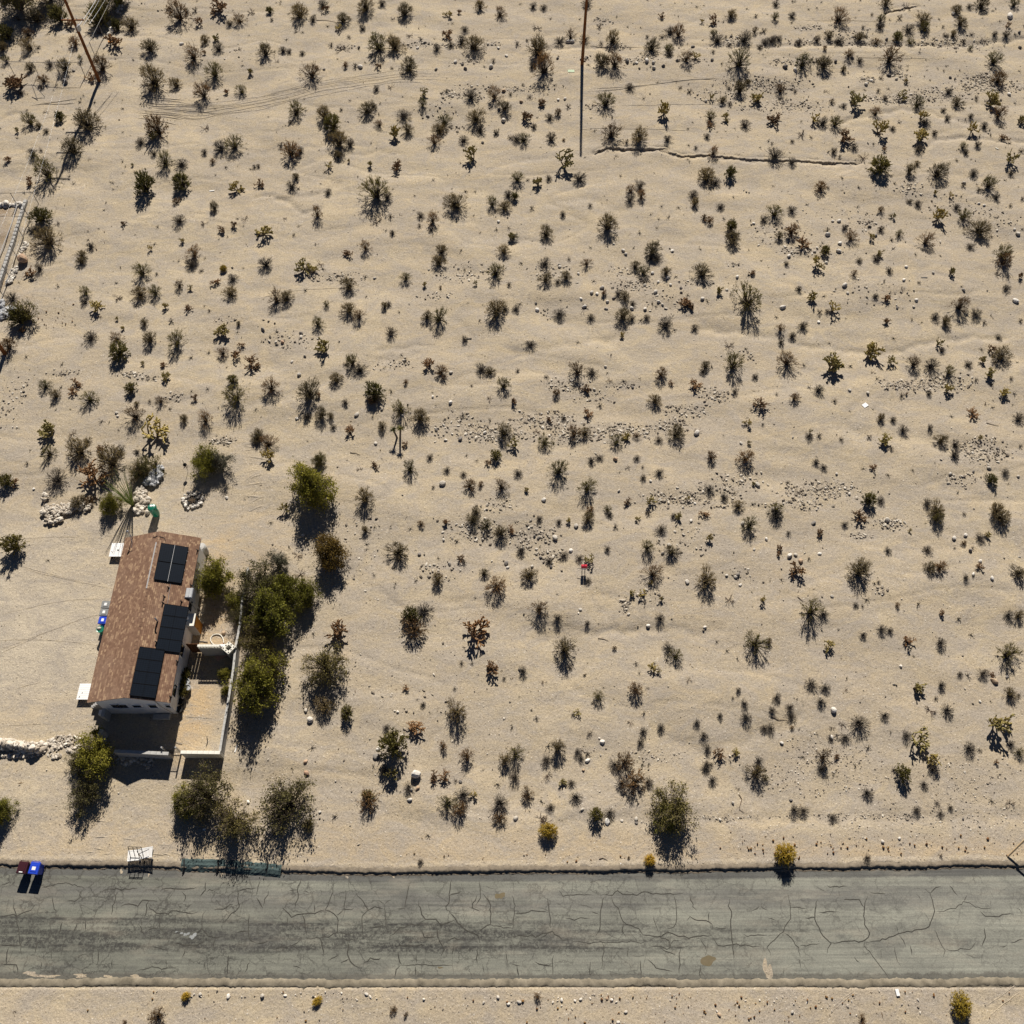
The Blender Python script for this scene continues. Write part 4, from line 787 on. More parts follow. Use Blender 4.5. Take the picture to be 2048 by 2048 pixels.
def leaves(C, size, q, asp=1.6):
    n = len(C); a = q.standard_normal((n, 3)); a /= np.linalg.norm(a, axis=1)[:, None]; b = np.cross(a, q.standard_normal((n, 3))); b /= np.linalg.norm(b, axis=1)[:, None]
    s = np.reshape(size, (-1, 1)) if np.ndim(size) else size
    V = np.stack([C-a*s*asp, C+b*s, C+a*s*asp, C-b*s], 1); return V.reshape(-1, 3), np.arange(n*4).reshape(n, 4)
def unit(v): return v/(np.linalg.norm(v, axis=-1)[..., None]+1e-9)
def combine(name, parts, mats):
    V = []; F = []; MI = []; n = 0
    for k, (v, f) in enumerate(parts): V.append(v); F.append(f+n); MI.append(np.full(len(f), k)); n += len(v)
    return mesh_np(name, np.concatenate(V), [np.concatenate(F)], mats, np.concatenate(MI))
def twig_bush(seed, ns, nb, nl, tw, ls, mats, dome=.75, inner=.42, lobes=.3, leaf_t=.35, blen=.26, low=0.0):
    q = np.random.default_rng(seed); az = q.uniform(0, 6.283, ns); ph = q.uniform(0, 6.28, 4)
    lob = 1+lobes*(np.sin(2*az+ph[0])*.5+np.sin(3*az+ph[1])*.4+np.sin(5*az+ph[2])*.35)
    rho = np.sqrt(q.uniform(.02, 1, ns)); zz = np.sqrt(np.clip(1-rho**2, 0, 1))*q.uniform(dome, 1, ns)+.08+low*q.uniform(0, .3, ns)
    tip = np.stack([rho*lob*np.cos(az), rho*lob*np.sin(az), zz*q.uniform(.8, 1.1, ns)], 1)
    base = tip*np.array([.05, .05, 0]); mid = tip*np.array([inner, inner, .60])+q.standard_normal((ns, 3))*.035
    tip += q.standard_normal((ns, 3))*.04
    A = [base, mid]; B = [mid, tip]; r0 = [np.full(ns, tw*1.6), np.full(ns, tw)]; r1 = [np.full(ns, tw), np.full(ns, tw*.4)]
    lp = []
    for _ in range(nb):
        t = q.uniform(.15, .95, ns)[:, None]; s = mid+(tip-mid)*t; d = unit(unit(tip-mid)+q.standard_normal((ns, 3))*.55+np.array([0, 0, .25])); e = s+d*blen*q.uniform(.5, 1.2, ns)[:, None]
        e[:, 2] = np.maximum(e[:, 2], .04); A.append(s); B.append(e); r0.append(np.full(ns, tw*.6)); r1.append(np.full(ns, tw*.25))
        for _ in range(nl): lp.append(s+(e-s)*q.uniform(leaf_t, 1.08, ns)[:, None]+q.standard_normal((ns, 3))*.015)
    nc = int(ns*.9); az2 = q.uniform(0, 6.283, nc); rc = np.sqrt(q.uniform(0, 1, nc))*.42; tc = np.stack([rc*np.cos(az2), rc*np.sin(az2), q.uniform(.12, .5, nc)], 1)
    A.append(tc*np.array([.1, .1, 0])); B.append(tc); r0.append(np.full(nc, tw*1.3)); r1.append(np.full(nc, tw*.7))
    tv = prisms(np.concatenate(A), np.concatenate(B), np.concatenate(r0), np.concatenate(r1))
    parts = [tv]
    if lp:
        C = np.concatenate(lp); parts.append(leaves(C, ls*q.uniform(.6, 1.3, len(C)), q))
    return combine('bush', parts, mats)
def cholla(seed, mats, sprawl=.5, njoint=3, thick=.07):
    q = random.Random(seed); A = []; B = []; R0 = []; R1 = []; MI = []
    def grow(p, d, L, r, dep):
        e = p+d*L; A.append(p[:]); B.append(e[:]); R0.append(r); R1.append(r*.85); MI.append(dep)
        if dep >= njoint+1: return
        for _ in range(q.choice([2, 2, 3, 3]) if dep < 2 else q.choice([1, 2, 2, 3])):
            nd = (d+Vector((q.gauss(0, 1), q.gauss(0, 1), q.gauss(.25, .6)))*.75).normalized()
            if nd.z < -.1: nd.z = .1
            grow(e-d*r*.3, nd, L*q.uniform(.6, .95), r*.93, dep+1)
    for _ in range(q.choice([4, 5, 6])):
        d = Vector((q.gauss(0, sprawl), q.gauss(0, sprawl), .9)).normalized(); grow(Vector((q.uniform(-.06, .06), q.uniform(-.06, .06), 0)), d, q.uniform(.22, .36), thick, 0)
    A, B, R0, R1, MI = map(np.array, (A, B, R0, R1, MI))
    # scale into the unit box
    m = np.quantile(np.hypot(B[:, 0], B[:, 1]), .9)+1e-6; hz = B[:, 2].max(); sc = np.array([1/m, 1/m, 1/hz]); A = A*sc; B = B*sc
    n = len(A); d = unit(B-A); up = np.where(np.abs(d[:, 2:3]) < .9, np.array([[0, 0, 1.0]]), np.array([[1.0, 0, 0]])); a = unit(np.cross(d, up)); b = np.cross(d, a)
    K = 5; V = np.zeros((n, 3*K+1, 3))
    for j, (t, rr) in enumerate(((0, .7), (.3, 1.05), (.85, .95))):
        for k in range(K):
            o = a*math.cos(6.283*k/K)+b*math.sin(6.283*k/K); V[:, j*K+k] = A+(B-A)*t+o*(R0*rr)[:, None]
    V[:, 3*K] = B+(B-A)*.1
    q4 = np.array([(j*K+k, j*K+(k+1) % K, (j+1)*K+(k+1) % K, (j+1)*K+k) for j in range(2) for k in range(K)]); q3 = np.array([(2*K+k, 2*K+(k+1) % K, 3*K) for k in range(K)])
    off = (np.arange(n)*(3*K+1))[:, None, None]; F4 = (q4[None]+off).reshape(-1, 4); F3 = (q3[None]+off).reshape(-1, 3)
    mi = np.concatenate([np.repeat((MI >= 2)*1, len(q4)), np.repeat((MI >= 2)*1, len(q3))])
    return mesh_np('cactus', V.reshape(-1, 3), [F4, F3], mats, mi)
def dead_bush(seed):
    q = np.random.default_rng(seed); n = 9; az = q.uniform(0, 6.28, n); L = q.uniform(.5, 1, n)
    tip = np.stack([np.cos(az)*L, np.sin(az)*L, q.uniform(.15, .9, n)], 1); mid = tip*.5+q.standard_normal((n, 3))*.09; base = tip*.03
    A = [base, mid]; B = [mid, tip]; r0 = [np.full(n, .05), np.full(n, .035)]; r1 = [np.full(n, .035), np.full(n, .015)]
    for _ in range(6):
        t = q.uniform(0, .9, n)[:, None]; s = mid+(tip-mid)*t; e = s+unit(tip-mid+q.standard_normal((n, 3))*.6)*q.uniform(.2, .45, n)[:, None]; e[:, 2] = np.maximum(e[:, 2], .03)
        A.append(s); B.append(e); r0.append(np.full(n, .024)); r1.append(np.full(n, .008))
    return combine('dead_bush', [prisms(*map(np.concatenate, (A, B)), np.concatenate(r0), np.concatenate(r1))], [M['d_twig']])
PT = {
 'c': [twig_bush(i, (95, 70, 110, 60)[i % 4], 6, 4, .0115, .020, [M['c_twig'], M[('c_leaf', 'o_leaf', 'c_leaf', 'b_leaf')[i % 4]]], inner=(.5, .42, .6)[i % 3], leaf_t=.5, lobes=(.3, .5, .4)[i % 3]) for i in range(13)],
 'g': [twig_bush(20+i, 120, 4, 2, .010, .022, [M['g_twig'], M['g_leaf']], dome=.7, lobes=(.2, .4)[i % 2], inner=.55, blen=.18, low=.6) for i in range(10)],
 'o': [twig_bush(40+i, 100, 5, 7, .011, .030, [M['c_twig'], M['o_leaf']], dome=.75, lobes=.25, blen=.22, leaf_t=0, low=.4) for i in range(6)],
 'b': [twig_bush(60+i, 75, 5, 5, .010, .024, [M['c_twig'], M['b_leaf']], dome=.75, lobes=.25, leaf_t=.2) for i in range(5)],
 'y': [twig_bush(80+i, 230, 6, 9, .006, .018, [M['c_twig'], M['y_leaf']], dome=.85, lobes=.12, leaf_t=.1, low=.3, blen=.2) for i in range(3)],
 'h': [cholla(100+i, [M['h_stem'], M['h_joint']], .55, 3, .062) for i in range(8)],
 'r': [cholla(130+i, [M['d_twig'], M['r_joint']], .75, 3, .055) for i in range(7)],
 'd': [dead_bush(160+i) for i in range(6)],
}
HT = {'c': 1.45, 'g': 1.0, 'o': 1.55, 'b': 1.4, 'y': 1.25, 'h': 1.6, 'r': 1.25, 'd': .7}
KN = {'c': ('creosote_bush', 'creosote bush', 'creosote bush'), 'g': ('burrobush', 'shrub', 'grey burrobush'), 'o': ('olive_shrub', 'shrub', 'olive-green shrub'),
      'b': ('brown_shrub', 'shrub', 'rust-brown shrub'), 'y': ('golden_shrub', 'shrub', 'golden shrub'), 'h': ('cholla_cactus', 'cactus', 'yellowish cholla'),
      'r': ('dry_cholla', 'cactus', 'brown cholla'), 'd': ('dead_bush', 'dead bush', 'dead bush')}
PLANTS = {
(0,0):'25,9,6.5,c;43,8,6.5,o;71,8,8.5,o;133,4,8.5,c;13.5,12.5,5,d;3,22,6,o;0,33,4,c;19.5,23,4.5,c;20.5,31,5.5,c;28.5,35.5,2.2,g;3,43,4,c;22,50,4,c;37.5,48.5,4,g;48,48.5,6,c;56,30.5,5,b;60,43,2.5,c;52,15,5,r;87,15.5,4.5,o;97,14.5,5.5,c;75,22.5,4.5,d;84,29.5,6,r;75,45,8,c;68,56,4,r;15,60,8,r;5,60,6,r;15.5,69.5,3,g;32,59,4,b;147,7,2.5,g;140,7,3,g;149.5,13.5,2.8,r;173,16,3.2,g;180,12.5,4.5,c;189,7,5,d;166,1,7,r;112,33,6,c;144.5,38,7.5,c;154,28,4,c;161,27.5,3,h;164.5,34.5,5,g;155,39,1.8,r;179.5,36.5,3,d;114,53,9.5,c;160.5,50.5,7,c;131.5,60,4.2,c;152,66,7,c;171.5,68,2.5,r;181.5,66,4.5,c;188,53,2.2,h;44,86,4.5,o;34,83.5,2.5,d;20.5,89,6,c;29,94.5,2.5,c;35,99,2.8,g;12,97,2,h;64,89,10,c;117,92,9.5,b;114.5,101,3.5,h;106,106.5,4.2,g;116,115.5,3.5,g;123,119,7,c;136.5,122.5,4.8,g;154,95,4,d;166,109,6,g;176,106,7,c;154,114,3,g;160,121,2.5,b;192,125,2.5,g;24,115,5,g;31,113.5,2,g;6,119,3.5,r;32,124,10,c;53,109,7,c;20.5,135,4,r;67.5,120.5,1.8,d;100,124,1.2,h;107.5,135.5,8.5,o;135.5,134,6.5,o;177.5,139,5,h;132.5,151,3,b;161,154.5,4,c;134.5,165.5,5.5,g;92.5,167.5,2.2,r;154,168,3.5,d;168.5,173,4,r;176.5,168,2.5,r;184.5,165,3,d;113,186,2,h;137.5,180.5,1.8,h;67.5,184,3.5,g;145,188,6.5,c;60,190,4,c;29,161,7,o;34,177,10,c;42.5,169,3,d;25,173,4,g;31,66,2.2,g;36,26,1.8,d',
(1,0):'10,6,3.2,o;12,14.5,2,g;32,6.5,6.5,c;43,13.5,3.5,g;50,1.5,4,g;52,5.5,2.5,r;65,12,4.5,c;62,18.5,3,h;80,19.5,3,g;30,23.5,2.2,d;70,27,1.8,g;56.5,33,2.2,g;65,34.5,5.5,d;34.5,39,2.8,g;6.5,36.5,6,c;20,36.5,3.5,g;25,37.5,2.8,g;16,46.5,1.8,d;41,52,7,c;82,2,6.5,c;95,1.5,3.5,g;111.5,5,6.5,c;103,13.5,2.5,d;116,26,3,d;92,30,8.5,c;104,31,7,c;67,48,2.8,b;74.5,49.5,2.5,g;91.5,48.5,3,r;102.5,51.5,1.5,g;115,47.5,6.5,c;124.5,30,2,g;91,66.5,3,g;102,65.5,3,d;145,10,3,h;152.5,7.5,2.2,r;143.5,23.5,4.2,r;157.5,21,3,g;155,29,4.5,g;164,30.5,6.5,c;136.5,36,4.2,g;147,33.5,3,g;184,8,5,c;169,1.5,4,c;179,46.5,2.2,g;161.5,45,1.5,g;126,69,3,h;125.5,77,4.5,c;143.5,68.5,2.2,g;140,70.5,1.3,g;162,70,5.5,g;180,68,6,c;192,71,2,g;187.5,78.5,4.5,c;29.5,80.5,6,c;26,93,2.5,g;50.5,83,5.5,c;57.5,89.5,6.5,o;64.5,82.5,1.8,g;83,80,6,c;88.5,79.5,3,g;111,85,6,g;93,92.5,3.5,c;103.5,97.5,5,h;114,95.5,4.5,c;141.5,88.5,5,c;138,95,4.8,c;134.5,104,4.2,c;165.5,85,6.5,c;169,95.5,4.8,g;181,98.5,2.8,g;156.5,103,4,g;192,103,2.5,g;61,102,7.5,c;70.5,106.5,4.8,g;25,110.5,7.5,b;18.5,109,2.5,g;33.5,112.5,3.5,g;61.5,115,4,c;54,123.5,3,h;1.5,124.5,2.5,g;70,120,1.2,h;86,121.5,2.2,h;106.5,123.5,5,r;163.5,114,5.5,h;2.5,136,4,r;29.5,132,3,c;26.5,139,5,g;54,143.5,3.5,g;90,140,10,c;98.5,147,5,g;45.5,158.5,5.5,c;21.5,165,2.5,d;5,173.5,5.5,h;28.5,177,1.5,g;91.5,166,4.5,d;101.5,163,2.5,g;103,175,2.8,g;82,184,5,c;70,189.5,3.5,r;45.5,183.5,2,d;124,162,3.5,g;133,163,5.5,c;123.5,170.5,2.2,g;132,174,2.2,g;151.5,150,7,c;178,150.5,5,c;188,154,4.5,c;190.5,145.5,4,g;139.5,187,4.8,c;187,187.5,4.5,c;192,177,3.5,h;169,174.5,1.5,d',
(2,0):'16,2.5,3.2,g;24,4,3.2,g;57,1.5,4,g;19,19.5,4,d;44.5,24,4.5,c;36,29,4.5,g;55,27.5,4.5,g;4,33.5,2.5,g;11.5,30,1.8,g;19.5,33,7.5,c;24,46,9,c;15,49.5,3.5,g;67.5,31,2,g;76.5,25,5.5,c;66,18.5,2.5,g;113.5,10,3,r;120,21.5,4.5,g;126.5,21,5.5,c;105.5,32,5.5,c;102.5,26,2,g;113.5,26.5,2.5,g;153.5,12.5,4.5,r;165.5,9,4,c;184,12.5,1.8,g;144,14.5,1.5,h;155.5,28.5,5,g;153,24,3,c;161.5,27.5,1.5,g;164,34,2.5,g;176,27.5,6,g;183.5,22,2.5,c;190,23.5,2.5,g;187,35,2.8,g;191.5,31,3.5,g;151.5,39.5,2,g;118.5,36,4.5,c;119,40.5,3.5,g;132,42,5.5,c;138.5,42,3.5,h;172.5,42.5,8,c;67.5,45,6,c;78,44.5,7,c;89,65,4,g;127,65.5,1.8,g;134,68,2.5,g;71,74,6.5,c;8,64,1.5,g;13.5,72.5,2.2,g;20.5,75.5,4,r;42.5,79.5,2.5,g;8.5,85,5.5,r;28.5,86.5,3.5,g;35,82.5,3,b;16.5,93.5,2.8,g;30,101.5,4.8,g;39,104,1.3,b;3.5,103,4.5,g;9,103,4.5,c;115.5,79,6,h;150.5,70.5,2.5,h;159,73.5,3,c;164.5,77.5,2.5,g;150.5,86,4,c;149.5,93,3.5,r;163,86.5,3.5,h;173,64,5,c;178.5,61,2,c;164,65.5,2.2,g;187.5,72,5,h;176.5,92.5,4.5,g;75.5,97.5,7,c;96.5,101,6,c;86.5,107,2.5,g;117.5,104,3.5,g;147.5,102,3,g;139,111.5,2.2,g;152.5,112.5,4.2,c;40,118.5,7.5,h;4,132.5,5.5,c;51,132,5.5,g;12,135.5,1.5,g;20,136,4,h;27.5,133,3,g;2,147,3,o;15,156.5,2.2,g;38.5,160.5,3.2,g;59,155,2.5,g;97,138.5,4.8,g;90,142,3.5,c;98,145.5,4,b;89,149.5,4.2,g;147.5,130,6.5,c;154,136,4.5,g;165.5,127.5,4.5,o;137,146,4,g;138.5,151,4,c;157.5,154.5,3.2,g;72.5,167.5,7.5,c;26,172.5,6,c;1,177,3.5,c;107,186,6,c;145,163,2.5,b;149.5,164.5,3.5,b;166,168,4.5,o;167.5,178,6,c;190,164.5,4,g',
(3,0):'6.5,1.5,3.5,g;5.5,12,3,c;18.5,10.5,3.5,g;54.5,9.5,7,c;78.5,10.5,1.6,g;90,.5,4,c;104.5,3.5,3.5,d;86,12.5,4,c;85,18,4,g;99.5,13,2.5,g;107,20.5,4.5,g;118.5,12.5,5,c;120,18.5,5,c;143,6.5,3.5,c;152,4.5,3,g;162.5,.5,5,c;187,1,4,c;145.5,16,4,c;182.5,18,2.5,r;5,28,3,g;3,30,3.5,g;8.5,28.5,3,g;23.5,31,3.8,g;37.5,28.5,3.8,g;47,25,3.5,c;54,30,4.5,g;70,26.5,4,c;72,20,2,g;83,29,3.8,c;98.5,26,4,o;108.5,29.5,3.5,c;134,26.5,2.5,g;140.5,24.5,3,c;132,20.5,1.5,g;148,30.5,2.5,g;164.5,29,3.5,d;171.5,24.5,3,g;181,24.5,4.5,g;154,25.5,2,g;153.5,34.5,2.2,c;42.5,36.5,2,b;61.5,40,4,c;69.5,45,3,g;27,44,6.5,c;43.5,45.5,5.5,c;37,46,2.5,g;94,39,7,c;57.5,51,2.8,c;172.5,42,6.5,c;176.5,56,5.5,b;10.5,65,4,c;21,68,2,g;44.5,68,2.5,d;85.5,58.5,2,g;104,59.5,1.8,h;105,62,2,g;83.5,68,2.2,g;88.5,73.5,2.8,g;101.5,71,4,h;137,67.5,3.2,g;144,75,4.5,c;114,75.5,5,c;157.5,73,2,g;170.5,73,5.5,h;166,76,2.5,g;48.5,75.5,2.5,c;65,73.5,6.5,h;57.5,79.5,2.8,g;3,89,2.5,g;6.5,88,6,r;82,83.5,4,c;35,87.5,4.5,h;42,91,4.5,g;51.5,91,5.5,c;116.5,87,4,h;119,91.5,4,g;133,82,2.8,g;136,88.5,3.2,g;153.5,87,3,g;176,83,6.5,c;191,89,3.5,h;164,94,4.2,g;155.5,94.5,4.5,h;85,95.5,6,h;94,97,2.8,g;26,100,5,d;57,102,6,r;65.5,110.5,3.5,g;50,113,3.5,g;18.5,107,1.8,g;117.5,101,5.5,h;126,99.5,2.8,g;114,111.5,4.5,g;3,108,1.5,g;6,115.5,6.5,g;18.5,121,4.5,g;54.5,117.5,1.8,g;72.5,118,4.5,d;86,124,8,o;88,112,2,r;107.5,126.5,5,c;113,123,2.2,c;147.5,110,3,c;149.5,114.5,2.8,g;158.5,109,3.2,g;179.5,103.5,3,r;184,117.5,5,h;184,130,3,g;156,130,4.2,g;191,114,2.5,g;129,127,6.5,c;168,137,6.5,c;147.5,139.5,2.5,g;159,143.5,2.5,g;173,148,3.5,g;40.5,139,4.5,b;45.5,141,1.5,g;126,144,1.8,h;138,146.5,2,h;5.5,158,5.5,c;18.5,157.5,3.8,g;86,157,2.6,b;95,162,2.2,h;107.5,151,2.8,g;114,152.5,3.2,g;131,158,5.5,h;142.5,155.5,3.2,g;148.5,160.5,5,c;162,170,7,c;18.5,171.5,5.5,b;9,177.5,3.5,c;27,183,5,r;44,188,3.8,o;45,173,2.5,g;58,171,3,g;63.5,177,5.5,c;85.5,172,3.8,g;99.5,175.5,3.5,c;78,178,2.5,h;120.5,179,7,c;93,181,1.8,g;153.5,185,3.5,g;179.5,189,6.5,c;83,190,2.8,h;183,155,2,g;192,150,2,g',
(0,1):'29,7.5,4,g;22,12,4.5,r;60,1.5,3.5,c;105,8.5,6.5,c;143.5,4,5,g;118,13,1.6,g;134.5,20.5,4.5,c;143,23,2,h;151.5,10,2,g;168.5,8.5,2.5,y;175.5,16.5,4.2,g;162,20,3.5,r;173,26.5,5,c;63,25,4.2,c;63.5,33,4,g;71.5,36,4.8,h;88,30,4,d;104,26,6,c;116,25,5.5,c;123.5,36.5,2.2,h;141,38.5,3,r;8,30,5,g;16,39,9.5,c;12,44,7,o;15.5,55.5,2.8,r;5,66,6,b;74.5,45.5,1.8,d;88,46,1.2,h;92.5,53.5,1.5,h;108.5,49,3.5,c;129,48.5,2.5,g;158,41.5,1.5,g;112,60,5,c;131,61,7.5,c;67,60,5.5,g;87,60.5,4.5,c;88,69,7,o;168,54,5,h;180,51,2,c;167,71,4.5,c;176,74,4.5,r;181.5,67,3,r;189,80,5,r;107,80,1.6,h;123.5,82,3,r;123.5,90,3.5,h;32.5,96,5,c;41,103,4,c;56,95,3.8,r;54.5,101.5,3.2,r;66,105.5,6,c;98,98.5,4.5,o;113,109.5,1.7,g;120.5,108,4.2,c;146,105.5,2.8,r;177,103,10,c;175,93,4,o;100,118,7.5,c;103,111,2.5,c;115.5,131,9.5,h;37,127,8,h;57.5,143,8.5,c;54,132.5,3.2,d;65,138.5,3,c;35,146.5,5.5,c;138,121.5,3.5,c;153.5,121,6,c;192,135,4.5,c;103,147,3,g;82,152,10,c;90,146,5,g;68.5,164,9.5,r;75.5,145,4,r;41,166,8,g;2,168,6,o;8.5,168,4,r;20,156,1.8,g;103,161,7,c;115,156,7,c;57,184,6,c;67,183,4,b;140,158,2,d',
(1,1):'7,4.5,6,g;35,6,5.5,h;43,9,3.8,h;48,4.5,3,d;69.5,19,5.5,c;112.5,14.5,4.5,c;126.5,20,2,h;166,19.5,1.8,h;137.5,1.5,5,c;180.5,10,6.5,c;191,21.5,2.5,g;139,22.5,1.5,b;14.5,30,7,c;22,30,5,c;53,35.5,3,c;70,39,6,c;77.5,43.5,4.8,c;97,37,3,c;100,36,3,g;46,49,5,c;51.5,65,6.5,h;101.5,57,4.8,g;129,44,4,c;137.5,43.5,7,c;181,38,8,c;188,39.5,3.5,g;157,61.5,3.2,g;72.5,78.5,6,c;78,85,5.5,g;68,82.5,2.5,g;0,81,3,r;131,81.5,5.5,r;139,86,5,b;170,84,5,g;176.5,85.5,3.8,c;10.5,97,7,c;38.5,101,9,c;48,105,3,r;60,92,5,c;89,100.5,7.5,o;88,108,5,b;186.5,96,5.5,c;67.5,110.5,3.2,g;113,95,2,b;113,79.5,2,g;162.5,97.5,1.5,g;176,107.5,3,d;49,117.5,5.5,c;38.5,120.5,4,g;56,120,3,c;58,128,2.8,g;88,121.5,1.2,g;95,127,4,c;109,113.5,7,c;123,118.5,7,c;70.5,131,4.5,r;113,141,3,r;156,119,2.2,g;153.5,122,3,d;1,133,5,c;7.5,138.5,6.5,c;9.5,149,5,h;187,130,6.5,c;180.5,149,4.8,o;174.5,154,3.5,r;90.5,157,3.5,r;78,160,2.8,d;115.5,158,6,c;131,151,3,g;144,161,3,g;156.5,164,2.8,g;161,172,5.5,b;169.5,172,3,b;185,172,6,c;81.5,181,7,c;134,174.5,1.8,g;166,192,4,c;48,152,5,c;21.5,187.5,4.5,h',
(2,1):'25,4.5,4.8,g;43,2.5,1.8,g;25.5,16,4.5,c;34.5,19.5,3.2,g;41,14.5,4.2,c;56.5,4.5,4,c;93.5,5,3.8,c;100,9,4.5,c;105,1,3,g;109.5,1,4,g;117,11,4.5,c;144,10,7,c;181,11.5,3,r;69.5,28.5,3,r;80,28,3.5,g;85.5,30,4.5,c;91,35.5,3,g;84.5,43,5.5,c;91,46.5,3.5,g;101.5,46,3,g;100,19.5,2,g;3,39,3.5,g;36,42,5,g;54.5,38,4,d;59.5,45.5,3.2,g;116.5,50,7,g;138.5,53,4,g;131,36.5,5,r;137,38,4,r;155.5,25,2.8,h;180,29,10.5,c;14,66,4.2,g;83,58.5,2.2,h;164,66,4.5,d;168,78,8,c;184,90,3.2,g;50,84,6.5,c;60.5,87,4.2,g;112.5,87,5,b;120,95,2,r;4,86,2.2,g;26,91,2,g;56,98,4.5,r;73.5,93,2.8,d;96.5,92.5,1.6,d;137,96.5,4.2,r;146.5,81,3.2,c;144.5,86.5,3.2,g;168.5,102,2.8,g;34,102,3.5,b;108.5,107,5,c;0,108,3.5,r;66.5,111.5,2.5,g;56.5,118,4,r;39,121.5,2.8,g;29,122.5,2.2,r;187.5,111,5,r;74,74.5,1.8,d;18.5,131.5,3,d;25,138,4.8,c;2.5,140.5,4.5,h;47,131.5,5.5,c;55.5,131.5,4.5,c;79,138,4.8,c;88,134,4,h;94.5,134,2.8,c;111,138,3.2,g;124.5,132,6.5,c;140,132,3.8,d;178,126,3.2,h;179.5,140.5,1.8,h;177.5,150.5,6.5,b;150.5,151,4.5,b;189.5,127,1.5,g;60,154,3.8,g;66,152,3.2,g;94.5,152,2.8,g;35,160,7,c;4.5,163.5,4,g;87.5,159.5,2.5,d;98.5,159.5,1.5,g;99,167,2.8,g;111.5,163,4.2,g;57,173,7,c;11.5,176,2,h;87,184,3,r;104,183.5,4.2,h;132.5,183,2,h;149,176,4.8,g;160.5,181.5,3.5,g;171.5,187,4.5,c;72.5,190,3.5,c;183,171.5,1.5,h;59,191,3.5,b',
(3,1):'14,5.5,2.8,g;38,3.5,4.5,h;69,3,3,g;82,1.5,3.5,g;65.5,12.5,3,c;91.5,11,3.5,g;138.5,11,2.5,h;174,13.5,3.5,d;180,1,6.5,c;191,13,2.5,r;180.5,23.5,4,g;23.5,25,3,g;35,28,4.5,h;49.5,38,5,h;39,42,2.5,g;45,41.5,2.5,g;81,30.5,3,g;88.5,30.5,3,r;101,25.5,2,d;113.5,21,1.5,g;10.5,52.5,3.8,c;27,51.5,4.2,g;19,58.5,3.5,g;10.5,63,3.5,g;16,76,8,c;91.5,48.5,2.8,r;127,45,4.2,g;135,47.5,4.2,c;146.5,34,7,c;158,42,4.8,g;164,49,2.2,g;191,48,2.2,g;175.5,59.5,3,g;78.5,65,7.5,h;129.5,63.5,3.5,h;132,70,3,g;49,80,7.5,h;94,76,4.2,h;80,87,2.2,d;112,78,5.5,c;125,80.5,6.5,g;138,85,5,c;152,80.5,4,g;164.5,76,2.8,h;168,87,3.8,h;179,72,7,c;170,68,2.8,r;183.5,92.5,2,g;157.5,93,2,g;38.5,100.5,4.5,g;20,106.5,4,b;50,109.5,2.3,g;6.5,104.5,1.5,g;101.5,104.5,2.5,g;105.5,103.5,1.3,r;122,103,2.8,g;137,99,4,h;179,101,4,h;156,117.5,4.5,r;191,120,5.5,g;86.5,121,3.5,c;95,122.5,3,g;103,129.5,4.5,g;32,132,1.8,h;31,136,3.2,g;38,136,2.5,g;55,139,2.2,g;76.5,136.5,2.5,g;87.5,137.5,4.5,h;93,145,2.2,g;122.5,129,3.2,g;132,137,4.8,c;142.5,141,4.2,g;141,149,4.5,g;161.5,135.5,1.8,h;37,155,3.2,g;42.5,158.5,2.8,g;80.5,159,2.8,r;169,168,4.5,o;179.5,163,4,g;15.5,170,2,g;23,177,3.5,d;77.5,181.5,5.2,o;86,183.5,3.5,g;121,185,4.8,g;129,190,6,c;7,189.5,5.5,c;174,191,6,c;166,110,2.5,d;191,143,2,g',
(0,2):'8,22,8.5,o;139,121,4,o',
(1,2):'82,12.5,3.2,c;124.5,8.5,2.5,b;144,7.5,2.6,r;164,5,5,c;174,9,4.5,c;185,13,5,c;192,12,3,r;107,28,8,c;153.5,34,3.8,r;157,37,2.5,g;137,49.5,5.2,c;181.5,53.5,8,b;172,45,4,c;117,76,7,o;118,86,9,b;126,73,7,g;163.5,86,12,r;57,86,9,r;155,114,2.2,g;163,114,1.5,g;174.5,116,6.5,r;187.5,125,2,g;113.5,132,2.5,r;126,145.5,3,g;150,133,1.8,g;151,149,8,c;68,151,5.5,o;51,145,7,c;98,163,3,g;116.5,163.5,7,r;104,176,12,o;141,176,4,b;159.5,182,6.5,b;187,186,5.5,c;31,32,4,d;33,46,5,d;64,110,5,d',
